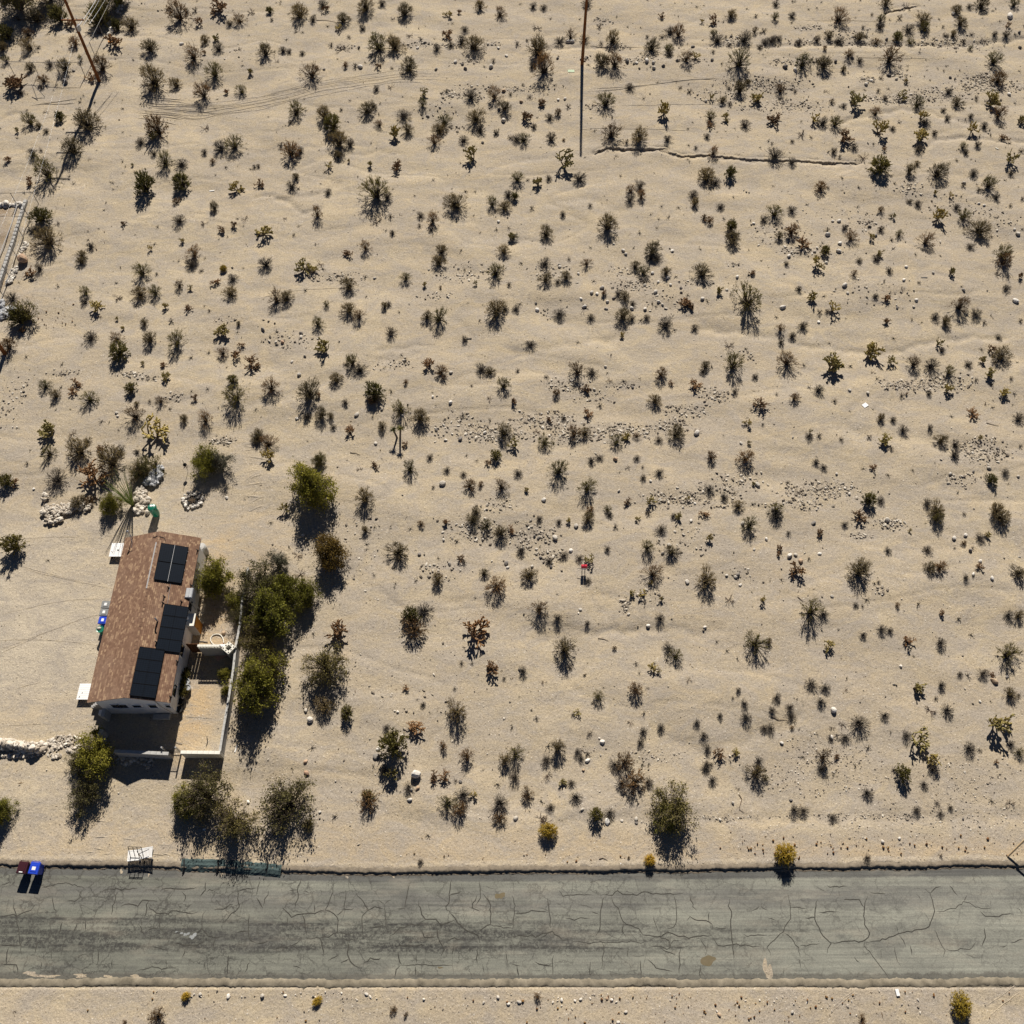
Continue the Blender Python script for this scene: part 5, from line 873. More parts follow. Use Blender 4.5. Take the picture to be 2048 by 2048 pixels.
(2,2):'20.5,5,3,g;35.5,7,2.8,g;43.5,6,2.2,h;57.5,3,5,c;73.5,2,3,g;78,11.5,2.5,g;94.5,4,2,h;103,1,2.5,g;112.5,13,4.5,g;121.5,3,3,g;127,3,4,h;144.5,2,3.2,r;149.5,19,2.5,h;180,8,6.5,c;7,28,4.5,g;28,36,3.2,g;39,32,4,g;58.5,35,4.5,h;51,34.5,3.5,g;57,52,3,g;72,28,3.2,g;102,26,5.5,c;120,29.5,4.5,c;106.5,45,6.5,c;104.5,53,1.8,h;13,46,5.5,c;89.5,60.5,3.2,h;99.5,62,4.2,h;113,65,2,h;147,50,8,c;164,66,4.5,d;189.5,65.5,2.5,h;20.5,72,7,c;34.5,80,4.2,g;57,84,2.8,g;112,80,4.5,g;77.5,102,2,b;40.5,100,8.5,c;44,117,2.2,g;118.5,102,4.5,g;124,107.5,6.5,c;106.5,116.5,3.5,h;110.5,119.5,2,h;93.5,114,1.8,g;133.5,127,2.5,d;185,97,9,c;8,119.5,3.8,g;24,128,3,d;55,122.5,1.2,b;65.5,137.5,5.2,c;94,133,5.5,b;102,133.5,2,d;170.5,135,2.8,g;166.5,141,1.6,g;50,150,3,h;46,152.5,2,g;18.5,155,2.2,g;14.5,149,1.2,g;89.5,158.5,3,d;58.5,167,2.5,g;113,162,4,g;99,165.5,3.8,g;97,173.5,3.8,g;139.5,159,3.5,g;157,154,2.8,g;175.5,145,3.5,g;177,155,5.2,g;191,163,4,g;145,169,3.8,g;148,178,4,g;34.5,176,6.5,c;26,186,4.5,g;2.5,181,6,c;49.5,180.5,3.5,g;52.5,185.5,3,g;57,182,2.5,g;156.5,181.5,4.5,r;169,182,3,h;86,187,7,b;78,190,5,g;147.5,190,4,g;187,187,4.5,g',
(3,2):'7,1.5,5.5,g;70,2.5,5,r;58.5,8.5,3,g;16,15.5,2.5,g;38.5,15,3.5,r;129,3,6,c;177,3,6.5,c;108,13,1.6,h;148,1.5,1.8,g;160.5,19.5,4,g;167,16,3,h;148,23,2.2,b;7.5,26.5,3.2,r;9,32,2,r;31,35,1.6,g;22.5,41,6,r;70.5,43,8.5,c;91,28.5,2.8,g;121.5,28,4,g;123,41,5,c;131,40,5,b;149,50,3.2,g;160,42.5,3.5,r;190,45,5.5,c;83,53,2,g;34,72,9,c;42.5,77,4,g;66,70.5,2.8,g;71,71.5,1.6,g;98,70,2.5,b;133.5,76,2.8,r;72,92.5,3,g;86,88,4.2,g;92,89.5,3.2,g;47.5,100.5,4.2,h;107.5,97,4.8,r;131.5,97.5,5.2,g;182.5,77,4,g;190,77,4.5,c;184,105,8,c;145.5,122,2.8,g;163.5,121,5,g;170,121.5,2,r;1,97,3,b;33,129.5,5,g;44,132.5,4.5,g;40,143,4.5,g;6.5,140,3.8,g;17,147.5,3.8,g;18,154,3.5,g;21,141,1.8,d;3,150,3.5,g;59,133.5,2,d;112.5,130.5,5.5,h;132,129.5,4.2,g;136.5,148.5,5,g;127.5,140,2.2,g;123.5,149,5,d;184,136,4.8,c;190,138,2,g;176.5,156,9.5,h;184.5,174.5,3.5,g;70.5,158,7.5,g;88.5,153.5,3.8,g;2.5,163,4.5,g;57,160,3.2,d;49,162,2.5,d;59.5,169.5,4.2,g;48,170,3,g;105.5,168.5,4.2,g;115.5,172,7,h;126,183,6,h;153,177.5,5,g;160.5,179,2,g;43.5,183,6.5,c;52.5,182.5,3,r;174,188,2,r;191,180,4,c;18.5,162.5,1.8,b',
(0,3):'139.5,172,2.8,y;117,187,6,b;10,185,2,d;93,192,2.2,b',
(1,3):'97,2,4,g;103,3,5.5,h;133,5.5,4,r;142,5,4.5,r;115,14.5,4.5,g;150.5,9,1.8,g;84,24,8,b;84,20,5,o;144,25,7,c;156,20,6.5,g;153,30,6,b;164,20,2.8,h;183.5,25,8,g;184,37,5,b;45.5,176,3,y;124,70.5,3,g;142,66.5,1,b;103,182,3,b;113,186,2,b;119.5,64.5,1,b',
(2,3):'2,6,5.5,g;27,4,4,d;12,18.5,5.5,b;29,29.5,3.8,g;38,9,3,h;45,11,3.8,g;48,21,4.8,g;22,37.5,5,d;25.5,40.5,4.5,d;27.5,47,6.5,y;63.5,35.5,6,o;74,33,4.5,g;83,11,5.5,g;93,9,8,b;103,10,5,g;152,8.5,4.2,g;146.5,.5,3.5,g;186,2,7,c;104,69.5,4,y;19.5,172,3.2,b;170.5,15,2,d;88,67.5,1.3,b;192,7,3,c',
(3,3):'41,.5,4,g;76,18,5,g;104,3,6.5,o;118.5,12,3.5,g;95,1,2.5,g;126,1,4.5,g;20.5,31.5,4.5,g;27.5,32,4,g;49.5,37.5,3.8,g;113,31,4.2,g;128,26,2.5,g;138.5,29.5,2.8,g;131,34,3,g;184,26.5,4,d;14,64.5,7.5,y;75.5,68,3.5,g;148,178.5,8.5,y;73,190,4,b;130.5,66,2,g'}
GRP = {'c': 'creosote bushes scattered over the desert', 'g': 'grey burrobushes scattered over the desert', 'o': 'olive shrubs', 'b': 'brown shrubs', 'y': 'golden shrubs by the road',
       'h': 'cholla cacti scattered over the desert', 'r': 'dry chollas scattered over the desert', 'd': 'dead bushes scattered over the desert'}
def place_plants():
    i = 0; gs = sorted((float(e.split(',')[2]) for s in PLANTS.values() for e in s.split(';') if e.endswith(',g')), reverse=True); GC = gs[min(295, len(gs)-1)]+.001; tinyV = []; tinyF = []; nt = 0; tm = []
    lowp = [twig_bush(200+j, 30, 3, 2, .02, .05, [M['g_twig'], M['g_leaf']], dome=.7, lobes=.2, inner=.55, blen=.25, low=.6) for j in range(3)]
    LP_ = []
    for me in lowp:
        v = np.zeros(len(me.vertices)*3, np.float32); me.vertices.foreach_get('co', v); f = np.zeros(len(me.loops), np.int32); me.loops.foreach_get('vertex_index', f); mi = np.zeros(len(me.polygons), np.int32); me.polygons.foreach_get('material_index', mi)
        LP_.append((v.reshape(-1, 3), f.reshape(-1, 4), mi))
    for (c, r), s in PLANTS.items():
        for e in s.split(';'):
            x, y, rad, k = e.split(','); rad = float(rad); px, py = TP(c, r, float(x), float(y))
            if k == 'g' and rad < GC:
                R_ = rad*10/3.7734*mpp(py)*1.08; wx, wy = P(px, py, R_*.45); v, f, mi = LP_[nt % 3]; a = random.uniform(0, 6.28); ca, sa = math.cos(a)*R_, math.sin(a)*R_; nt += 1
                tinyF.append(f+sum(len(q) for q in tinyV)); tinyV.append(np.stack([v[:, 0]*ca-v[:, 1]*sa+wx, v[:, 0]*sa+v[:, 1]*ca+wy, v[:, 2]*R_*.85+gz(wx, wy)], 1)); tm.append(mi); continue
            rad *= 1.06*(1.15 if k == 'y' else 1)
            R_ = rad*10/3.7734*mpp(py); f = HT[k]; 
            if k in 'hr' and rad < 3: f *= 1.35
            hz = R_*f*random.uniform(.85, 1.15); wx, wy = P(px, py, hz*.68)
            ml = PT[k]; o = obj(KN[k][0], ml[i % len(ml)], loc=(wx, wy, gz(wx, wy)-.02), rot=(0, 0, random.uniform(0, 6.28))); i += 1
            q = R_*random.uniform(.95, 1.08); o.scale = (q*random.uniform(.85, 1.15), q*random.uniform(.8, 1.1), hz); o.rotation_euler = (random.gauss(0, .07), random.gauss(0, .07), o.rotation_euler[2])
            sz = 'large' if rad > 8 else 'medium' if rad > 4.5 else 'small' if rad > 2.5 else 'tiny'
            note(o, px, py, '%s %s' % (sz, KN[k][2]), KN[k][1], GRP[k])
    o = obj('small_burrobushes', mesh_np('small_burrobushes', np.concatenate(tinyV), [np.concatenate(tinyF)], [M['g_twig'], M['g_leaf']], np.concatenate(tm))); tag(o, kind='stuff')
place_plants(); label_all()
def tufts():
    V = []; F = []; MI = []; tot = 0
    pr = []
    for j in range(4):
        me = twig_bush(300+j, 7, 1, 2, .06, .10, [M['g_twig'], M['c_leaf']], dome=.6, lobes=.5, inner=.5, blen=.4, low=.5)
        v = np.zeros(len(me.vertices)*3, np.float32); me.vertices.foreach_get('co', v); f = np.zeros(len(me.loops), np.int32); me.loops.foreach_get('vertex_index', f); mi = np.zeros(len(me.polygons), np.int32); me.polygons.foreach_get('material_index', mi); pr.append((v.reshape(-1, 3), f.reshape(-1, 4), mi))
    n = 8200; X = rng.uniform(-62, 62, n); Y = rng.uniform(13, 112, n)**1.0
    px = X/np.maximum(Y, 1); dens = .16+.34*np.clip((Y-55)/55, 0, 1)*np.clip((X+15)/40, 0, 1)+.16*(vnoise(X/5+3, Y/4+8) > .25)
    ok = (rng.uniform(0, 1, n) < dens) & ~((X < -24) & (Y < 45) & (Y > 12) & (rng.uniform(0, 1, n) < .95)); XY, S = offroad(np.stack([X, Y], 1)[ok], (.07+.22*rng.uniform(0, 1, n)**2.2)[ok]); zz = ground_z(XY[:, 0], XY[:, 1])
    for (x, y), r, z in zip(XY, S, zz):
        v, f, mi = pr[int(rng.integers(4))]; a = rng.uniform(0, 6.28); ca, sa = math.cos(a)*r, math.sin(a)*r
        V.append(np.stack([v[:, 0]*ca-v[:, 1]*sa+x, v[:, 0]*sa+v[:, 1]*ca+y, v[:, 2]*r*.8+z-.01], 1)); F.append(f+tot); MI.append(mi); tot += len(v)
    o = obj('dry_tufts', mesh_np('dry_tufts', np.concatenate(V), [np.concatenate(F)], [M['g_twig'], M['c_leaf']], np.concatenate(MI))); tag(o, kind='stuff')
tufts()

# ------------------------------------------------------------------ trees and big bushes
def foliage(seed, nlobe, nleaf, leaf, mat, flat=.8):
    q = np.random.default_rng(seed); d = unit(q.standard_normal((nlobe, 3))); d[:, 2] = np.abs(d[:, 2])
    ph = q.uniform(0, 6.28, 3); az = np.arctan2(d[:, 1], d[:, 0]); lob = 1+.18*np.sin(2*az+ph[0])+.14*np.sin(3*az+ph[1])
    c = d*(q.uniform(.35, 1.0, nlobe)*lob)[:, None]*np.array([1, 1, .75])+np.array([0, 0, .22])
    C = []; 
    for i in range(nlobe):
        s = q.uniform(.06, .15); k = int(nleaf*q.uniform(.4, 1.5)); p = q.standard_normal((k, 3))*s*np.array([1, 1, flat]); 
        C.append(c[i]+p)
    C = np.concatenate(C); C[:, 2] = np.clip(C[:, 2], .03, 1.15)
    return c, leaves(C, leaf*q.uniform(.6, 1.4, len(C)), q, 1.5)
def limbs(seed, c, tw):
    q = np.random.default_rng(seed+500); n = len(c); mid = c*np.array([.4, .4, .55])+q.standard_normal((n, 3))*.04; base = c*np.array([.06, .06, 0])
    A = [base, mid]; B = [mid, c]; r0 = [np.full(n, tw*1.8), np.full(n, tw)]; r1 = [np.full(n, tw), np.full(n, tw*.5)]
    for _ in range(12):
        s = mid+(c-mid)*q.uniform(.2, 1, n)[:, None]; e = s+unit(c-mid+q.standard_normal((n, 3))*.3)*q.uniform(.12, .42, n)[:, None]; e[:, 2] = np.maximum(e[:, 2], .03)
        A.append(s); B.append(e); r0.append(np.full(n, tw*.45)); r1.append(np.full(n, tw*.15))
    return prisms(np.concatenate(A), np.concatenate(B), np.concatenate(r0), np.concatenate(r1))
def tree_set(mk, seeds, nlobe, nleaf, leaf):
    out = []
    for s in seeds:
        c, lv = foliage(s, nlobe, nleaf, leaf, None)
        out.append((mesh_np('crown', lv[0], lv[1], [M[mk]]), combine('branches', [limbs(s, c, .011)], [M['bark']])))
    return out
TS = {'t': tree_set('t_leaf', (1, 2, 3, 4), 100, 92, .020), 'd': tree_set('td_leaf', (5, 6, 7), 75, 58, .019), 'b': tree_set('tb_leaf', (8, 9), 80, 95, .020), 'w': tree_set('tg_leaf', (10, 11), 60, 55, .020)}
TREES = [ # px, py, radius px, height factor, kind, label
 (424,1148,38,1.05,'t','bright green bushy tree against the east wall of the house'),
 (512,1162,48,.95,'d','olive-green bush north along the yard wall, east side'),
 (553,1118,25,.9,'w','pale rounded bush crown at the north tip of the yard trees'),
 (537,1212,50,.95,'t','green bush in the middle of the hedge outside the yard wall'),
 (470,1198,22,.9,'t','small green bush inside the yard between house and wall'),
 (606,1184,30,1.05,'t','separate green bush just east of the yard hedge'),
 (512,1268,40,.95,'d','dark olive bush in the hedge with bare branches inside'),
 (508,1355,54,1.0,'t','big bright green bush outside the south half of the yard wall'),
 (530,1318,36,.9,'d','twiggy olive bush behind the big bright green yard bush'),
 (565,1168,32,.95,'t','green-olive bush at the northeast side of the yard hedge'),
 (482,1232,26,.9,'d','olive bush hanging over the white yard wall midway'),
 (452,1378,11,1.0,'t','little green tuft growing over the white yard wall'),
 (447,1345,13,.8,'t','small green plant in the shade inside the yard wall'),
 (648,1325,44,.85,'d','wide dark olive bush with bare grey twigs, east of the hedge'),
 (655,1095,38,1.0,'b','bronze-brown round bush northeast of the yard hedge'),
 (617,962,46,1.0,'t','large deep green tree-like bush north of the bronze bush'),
 (636,916,15,1.0,'d','grey twiggy shrub on top of the large deep green bush'),
 (408,915,30,.95,'t','olive-green half of the round bush above the fire ring'),
 (436,918,28,.95,'w','grey-green half of the round bush above the fire ring'),
 (217,1000,22,1.1,'t','olive bush left of the tall green ocotillo'),
 (275,930,24,.9,'d','thin olive bush beside the grey stone pile'),
 (182,1510,42,.9,'t','green bush between the stone heap and the yard wall corner'),
 (150,1522,24,.9,'d','low olive bush at the east end of the stone heap'),
 (192,1466,13,1.2,'t','small green bush by the west yard wall opening'),
 (162,1584,36,.85,'d','olive bush below the stone heap, shadow streaming down'),
 (400,1580,52,.95,'d','large olive tree-bush south of the yard, shadow reaching the road'),
 (466,1632,44,.95,'d','olive-brown bush right of the large olive bush south of the yard'),
 (362,1600,30,.9,'t','olive bush at the left end of the clump south of the yard'),
 (-4,1622,26,1.0,'t','green bush cut by the left edge above the kerbside bins'),
 (570,1602,56,.8,'d','wide grey-olive bush with silvery branches, above the road'),
 (615,1648,15,.8,'d','dark twiggy shrub at the lower right of the grey-olive bush'),
 (1350,1612,50,.8,'d','big twiggy olive-green bush above the road, right of centre'),
 (1338,1630,30,.85,'t','bright green lower part of the big bush above the road'),
 (14,-42,46,1.1,'d','dark tree in the top left corner of the photo'),
 (82,-44,34,1.1,'d','dark tree at the top edge, second from the left corner'),
 (226,-30,24,1.3,'t','dark green tree at the top edge right of the leaning pole'),
 (197,6,22,1.0,'d','olive bush at the top edge behind the overhead wires')]
for i, (px, py, rr, hf, k, lab) in enumerate(TREES):
    R_ = rr*mpp(py)*1.04; hz = R_*hf*1.75; wx, wy = P(px, py, hz*.66); st = TS[k][i % len(TS[k])]
    root = empty('tree' if rr > 30 else 'bush', (wx, wy, gz(wx, wy)), random.uniform(0, 6.28)); tag(root, lab, 'tree' if rr > 30 else 'bush', 'large bushes and trees')
    for nm, me in (('crown', st[0]), ('branches', st[1])):
        o = obj(nm, me, root); o.scale = (R_, R_, hz)
def yucca():
    px, py = TP(1, 1, 107, 133.5); root = empty('yucca', (*P(px, py, .6), 0)); root.location.z = gz(root.location.x, root.location.y); tag(root, 'spiky green yucca with two heads casting a long crisp shadow', 'yucca')
    for dx, dz, tl in ((-.28, 1.15, .1), (.26, 1.4, .18)):
        t = MB(); t.tube([(dx*.5, 0, 0), (dx*.9, 0, dz*.6), (dx*1.2, 0, dz)], .09, 7, .07); t.build('trunk', M['bark'], root)
        q = np.random.default_rng(int(dz*100)); n = 90; d = unit(q.standard_normal((n, 3))); d[:, 2] = np.abs(d[:, 2])*.9-.15; d = unit(d)
        c = np.array([dx*1.2, 0, dz]); L = q.uniform(.3, .42, n)[:, None]; v, f = prisms(np.repeat(c[None], n, 0), c+d*L, np.full(n, .022), np.full(n, .004)); obj('leaf_rosette', mesh_np('leaf_rosette', v, f, [M['yuc_leaf']]), root)
yucca()
def ocotillo():
    bx, by = P(264, 1008); root = empty('ocotillo', (bx, by, gz(bx, by))); tag(root, 'tall green ocotillo with long canes fanning up beside the stone pile', 'ocotillo')
    q = random.Random(3)
    # canes lean away from camera nadir mostly because they are tall
    for i in range(34):
        a = q.uniform(0, 6.28); s = q.uniform(.05, .30); L = q.uniform(2.7, 4.3)
        b = MB(); p0 = Vector((.08*math.cos(a), .08*math.sin(a), 0)); d = Vector((s*math.cos(a), s*math.sin(a), 1)).normalized()
        p1 = p0+d*L*.5; p2 = p0+d*L+Vector((math.cos(a), math.sin(a), -.1))*.12*L*.6*s*4*.3
        b.tube([p0, p1, p2], .032, 5, .012); b.build('cane', M['ocotillo'], root)
ocotillo()

# ------------------------------------------------------------------ house
HX0, HX1, HY0, HY1 = -30.3, -24.36, 21.82, 35.17; RX = -27.23; EH, RH = 3.0, 4.1
def roof_z(x): return RH-(RH-EH)*abs(x-RX)/(RX-HX0 if x < RX else HX1-RX)
house = empty('house', (0, 0, 0)); tag(house, 'white stuccoed house with long brown shingle gable roof and solar panels', 'house')
WX0, WX1, WY0, WY1 = HX0+.42, HX1-.38, HY0+.18, HY1-.25
def build_house():
    b = MB()     # body with gable ends
    zt0, zt1 = roof_z(WX0)-.10, roof_z(WX1)-.10; rt = RH-.10
    v = [(WX0, WY0, -.1), (WX1, WY0, -.1), (WX1, WY0, zt1), (RX, WY0, rt), (WX0, WY0, zt0), (WX0, WY1, -.1), (WX1, WY1, -.1), (WX1, WY1, zt1), (RX, WY1, rt), (WX0, WY1, zt0)]
    b.add(v, [(0, 1, 2, 3, 4), (9, 8, 7, 6, 5), (0, 5, 6, 1), (1, 6, 7, 2), (4, 9, 5, 0), (2, 7, 8, 3), (3, 8, 9, 4)])
    b.build('wall', M['stucco'], house)
    r = MB()    # stepped shingle courses, deck below
    for side in (-1, 1):
        xe = HX0 if side < 0 else HX1; n = 23; T = .030
        for k in range(n):
            x0 = xe+(RX-xe)*k/n; x1 = xe+(RX-xe)*(k+1.15)/n if k < n-1 else RX; z0 = roof_z(x0)+T+.012; z1 = roof_z(min(max(x1, HX0), HX1))+.012
            p = [(x0, HY0, z0), (x1, HY0, z1), (x1, HY1, z1), (x0, HY1, z0)]; q = [(x0, HY0, z0-T-.006), (x1, HY0, z1-.012), (x1, HY1, z1-.012), (x0, HY1, z0-T-.006)]
            if side < 0: r.add(q+p, [(4, 5, 6, 7), (0, 4, 7, 3), (0, 1, 5, 4), (3, 7, 6, 2)])
            else: r.add(q+p, [(7, 6, 5, 4), (3, 7, 4, 0), (4, 5, 1, 0), (2, 6, 7, 3)])
    for yy in np.arange(HY0, HY1-.01, .30):   # ridge caps
        y1 = min(yy+.33, HY1); r.hexa([(RX-.15, yy, RH-.04), (RX+.15, yy, RH-.04), (RX+.15, y1, RH-.045), (RX-.15, y1, RH-.045)], [(RX-.03, yy, RH+.05), (RX+.03, yy, RH+.05), (RX+.03, y1, RH+.035), (RX-.03, y1, RH+.035)])
    roof = r.build('roof', M['shingle'], house)
    d = MB()
    for side in (-1, 1):
        xe = HX0+.01 if side < 0 else HX1-.01; a = [(xe, HY0+.01, EH-.10), (RX, HY0+.01, RH-.10), (RX, HY1-.01, RH-.10), (xe, HY1-.01, EH-.10)]; t = [(p[0], p[1], p[2]+.10) for p in a]
        if side > 0: a = a[::-1]; t = t[::-1]
        d.hexa(a[::-1], t[::-1])
    d.build('fascia', M['trim'], house)
    fl = MB()   # grey flashing strip along the roof
    x0, x1 = P(314, 1082, 4.0)[0], P(294.6, 1179, 4.0)[0]; xa = (x0+x1)/2; fl.hexa([(xa-.06, 30.3, roof_z(xa)+.04), (xa+.06, 30.3, roof_z(xa)+.04), (xa+.06, 34.2, roof_z(xa)+.04), (xa-.06, 34.2, roof_z(xa)+.04)], [(xa-.06, 30.3, roof_z(xa)+.06), (xa+.06, 30.3, roof_z(xa)+.06), (xa+.06, 34.2, roof_z(xa)+.06), (xa-.06, 34.2, roof_z(xa)+.06)])
    fl.build('flashing_strip', M['trim'], roof)
    # vents
    Z1 = lambda a, c: (160+a/7.43, 1050+c/7.43); Z2 = lambda a, c: (150+a/5.682, 1290+c/5.682)
    for q in [Z1(1600, 825), Z1(1296, 908), Z1(1236, 1046), Z1(1216, 1140), Z1(1465, 1085), Z1(1698, 303), Z1(1115, 1722), Z2(1119, 138), Z2(1041, 545)]:
        x, y = P(*q, 3.95); z = roof_z(x); b = MB(); b.tube([(x, y, z), (x, y, z+.28)], .045, 8); b.lathe([(.10, z+.005), (.05, z+.06)], 8, (x, y)); b.build('vent_pipe', M['black_metal'], roof)
    x, y = P(*Z1(1115, 1385), 4.3); z = roof_z(x); b = MB(); b.tube([(x, y, z), (x, y, z+.62), (x+.06, y-.05, z+.74), (x+.1, y-.1, z+.66)], .055, 8); b.build('vent_pipe', M['galv'], roof)
    x, y = P(*Z1(735, 145), 3.6); b = MB(); b.tube([(x+.15, y-.1, 3.0), (x+.12, y-.1, 4.3)], .035, 8); b.tube([(x+.12, y-.1, 4.25), (x+.3, y-.35, 4.1), (x+.42, y-.75, 3.75), (x+.35, y-1.1, 3.5)], .025, 6); b.lathe([(.09, 4.28), (.09, 4.36), (.02, 4.42)], 8, (x+.12, y-.1)); b.build('service_mast', M['galv'], roof)
    b = MB(); pts = [P(*Z1(a, c), 4.05) for a, c in ((1085, 175), (1110, 182), (1150, 166), (1190, 176), (1250, 186), (1262, 225))]; b.tube([(x, y, roof_z(x)+.05) for x, y in pts], .022, 5); b.build('roof_cable', M['black_metal'], roof)
    b = MB(); pts = [P(*Z1(a, c), 4.0) for a, c in ((1322, 840), (1300, 960), (1275, 1130))]; b.tube([(x, y, roof_z(x)+.05) for x, y in pts], .014, 5); b.build('roof_conduit', M['galv'], roof)
    # solar arrays
    def array(name, x0, x1, y0, y1, rows, cols, gap, lab):
        root = empty(name); root.parent = house
        sl = (RH-EH)/(HX1-RX); lift = .16; zz = lambda x: roof_z(x)+lift
        w = (x1-x0)/cols; h = (y1-y0)/rows
        for i in range(cols):
            for j in range(rows):
                a0, a1, b0, b1 = x0+w*i+gap/2, x0+w*(i+1)-gap/2, y0+h*j+gap/2, y0+h*(j+1)-gap/2
                f = MB(); F = .028
                for (u0, u1, v0, v1) in ((a0, a1, b0, b0+F), (a0, a1, b1-F, b1), (a0, a0+F, b0+F, b1-F), (a1-F, a1, b0+F, b1-F)):
                    f.hexa([(u0, v0, zz(u0)-.04), (u1, v0, zz(u1)-.04), (u1, v1, zz(u1)-.04), (u0, v1, zz(u0)-.04)], [(u0, v0, zz(u0)), (u1, v0, zz(u1)), (u1, v1, zz(u1)), (u0, v1, zz(u0))])
                f.cur = 1; u0, u1, v0, v1 = a0+F, a1-F, b0+F, b1-F
                f.hexa([(u0, v0, zz(u0)-.03), (u1, v0, zz(u1)-.03), (u1, v1, zz(u1)-.03), (u0, v1, zz(u0)-.03)], [(u0, v0, zz(u0)-.006), (u1, v0, zz(u1)-.006), (u1, v1, zz(u1)-.006), (u0, v1, zz(u0)-.006)])
                f.build('solar_panel', [M['frame_black'], M['cell']], root)
                if cols == 1:
                    m = MB(); xm = (a0+a1)/2; m.hexa([(xm-.01, b0+F, zz(xm)-.004), (xm+.01, b0+F, zz(xm)-.004), (xm+.01, b1-F, zz(xm)-.004), (xm-.01, b1-F, zz(xm)-.004)], [(xm-.01, b0+F, zz(xm)+.001), (xm+.01, b0+F, zz(xm)+.001), (xm+.01, b1-F, zz(xm)+.001), (xm-.01, b1-F, zz(xm)+.001)])
                    m.build('cell_divider', M['frame_black'], root)
        s = MB()
        for k in range(rows*2):
            yk = y0+(y1-y0)*(k+.5)/(rows*2); s.hexa([(x0, yk-.02, zz(x0)-.10), (x1, yk-.02, zz(x1)-.10), (x1, yk+.02, zz(x1)-.10), (x0, yk+.02, zz(x0)-.10)], [(x0, yk-.02, zz(x0)-.045), (x1, yk-.02, zz(x1)-.045), (x1, yk+.02, zz(x1)-.045), (x0, yk+.02, zz(x0)-.045)])
        s.box(x0+.02, x1-.02, y0-.0, y0+.015, roof_z(x1)+.03, roof_z(x1)+.035)
        if cols > 1:
            xm = x0+w; s.box(xm-.014, xm+.014, y0, y1, zz(xm)-.045, zz(xm)+.001)
        s.build('mounting_rail', M['galv'] if cols > 1 else M['frame_black'], root); root['label'] = lab
    array('solar_array', -26.95, -25.03, 31.02, 34.16, 2, 2, .03, 'northern two by two block of black panels')
    array('solar_array', -25.90, -24.27, 25.55, 29.22, 4, 1, .006, 'middle row of four wide black panels')
    array('solar_array', -26.92, -25.28, 21.98, 25.66, 4, 1, .006, 'southern row of four wide black panels')
    # windows
    def win(cx, cz, w, h, face):
        f = MB(); t = .05
        if face == 'S':
            y = WY0; f.box(cx-w/2-t, cx+w/2+t, y-.05, y+.02, cz-h/2-t, cz-h/2); f.box(cx-w/2-t, cx+w/2+t, y-.05, y+.02, cz+h/2, cz+h/2+t); f.box(cx-w/2-t, cx-w/2, y-.05, y+.02, cz-h/2, cz+h/2); f.box(cx+w/2, cx+w/2+t, y-.05, y+.02, cz-h/2, cz+h/2)
            fr = f.build('window_frame', M['white_paint'], house); g = MB(); g.box(cx-w/2, cx+w/2, y-.025, y+.01, cz-h/2, cz+h/2); g.build('pane', M['glass'], fr)
        else:
            x = WX1; f.box(x-.02, x+.05, cx-w/2-t, cx+w/2+t, cz-h/2-t, cz-h/2); f.box(x-.02, x+.05, cx-w/2-t, cx+w/2+t, cz+h/2, cz+h/2+t); f.box(x-.02, x+.05, cx-w/2-t, cx-w/2, cz-h/2, cz+h/2); f.box(x-.02, x+.05, cx+w/2, cx+w/2+t, cz-h/2, cz+h/2)
            fr = f.build('window_frame', M['white_paint'], house); g = MB(); g.box(x-.01, x+.025, cx-w/2, cx+w/2, cz-h/2, cz+h/2); g.build('pane', M['glass'], fr)
    for px, w, h in ((-28.75, .55, .75), (-28.15, .55, .75), (-27.2, .65, .5), (-26.05, .6, .65), (-24.95, .35, .5)): win(px, 1.75, w, h, 'S')
    for y in (23.2, 26.3, 30.0, 33.2): win(y, 1.7, .9, .7, 'E')
    b = MB(); b.tube([(-25.55, WY0-.03, 3.3), (-25.45, WY0-.03, 1.6), (-25.1, WY0-.03, .2)], .03, 6); b.build('drain_pipe', M['trim'], house)
    b = MB(); b.box(WX0-.35, WX0+.12, WY0-.40, WY0-.02, 0, 1.0, .04); b.build('utility_cabinet', M['white_paint'], house)
    # swamp cooler at east eave
    x, y = P(379, 1187, 3.1); b = MB(); b.box(x-.28, x+.28, y-.42, y+.42, 2.55, 3.25, .05); b.box(x-.02, x+.02, y-.30, y+.30, 3.25, 3.30); b.build('cooler_box', M['galv'], house)
    b = MB(); b.tube([(x-.1, y-.35, .1), (x-.1, y-.35, 2.6)], .03, 6); b.tube([(x+.2, y-.35, .1), (x+.2, y-.35, 2.6)], .03, 6); b.build('cooler_leg', M['galv'], house)
    b = MB(); b.hexa([(WX1+.02, 29.0, 2.0), (WX1+.12, 29.0, 2.0), (WX1+.12, 30.8, 2.6), (WX1+.02, 30.8, 2.6)], [(WX1+.02, 29.0, 2.06), (WX1+.12, 29.0, 2.06), (WX1+.12, 30.8, 2.66), (WX1+.02, 30.8, 2.66)]); b.build('duct', M['galv'], house)
build_house()
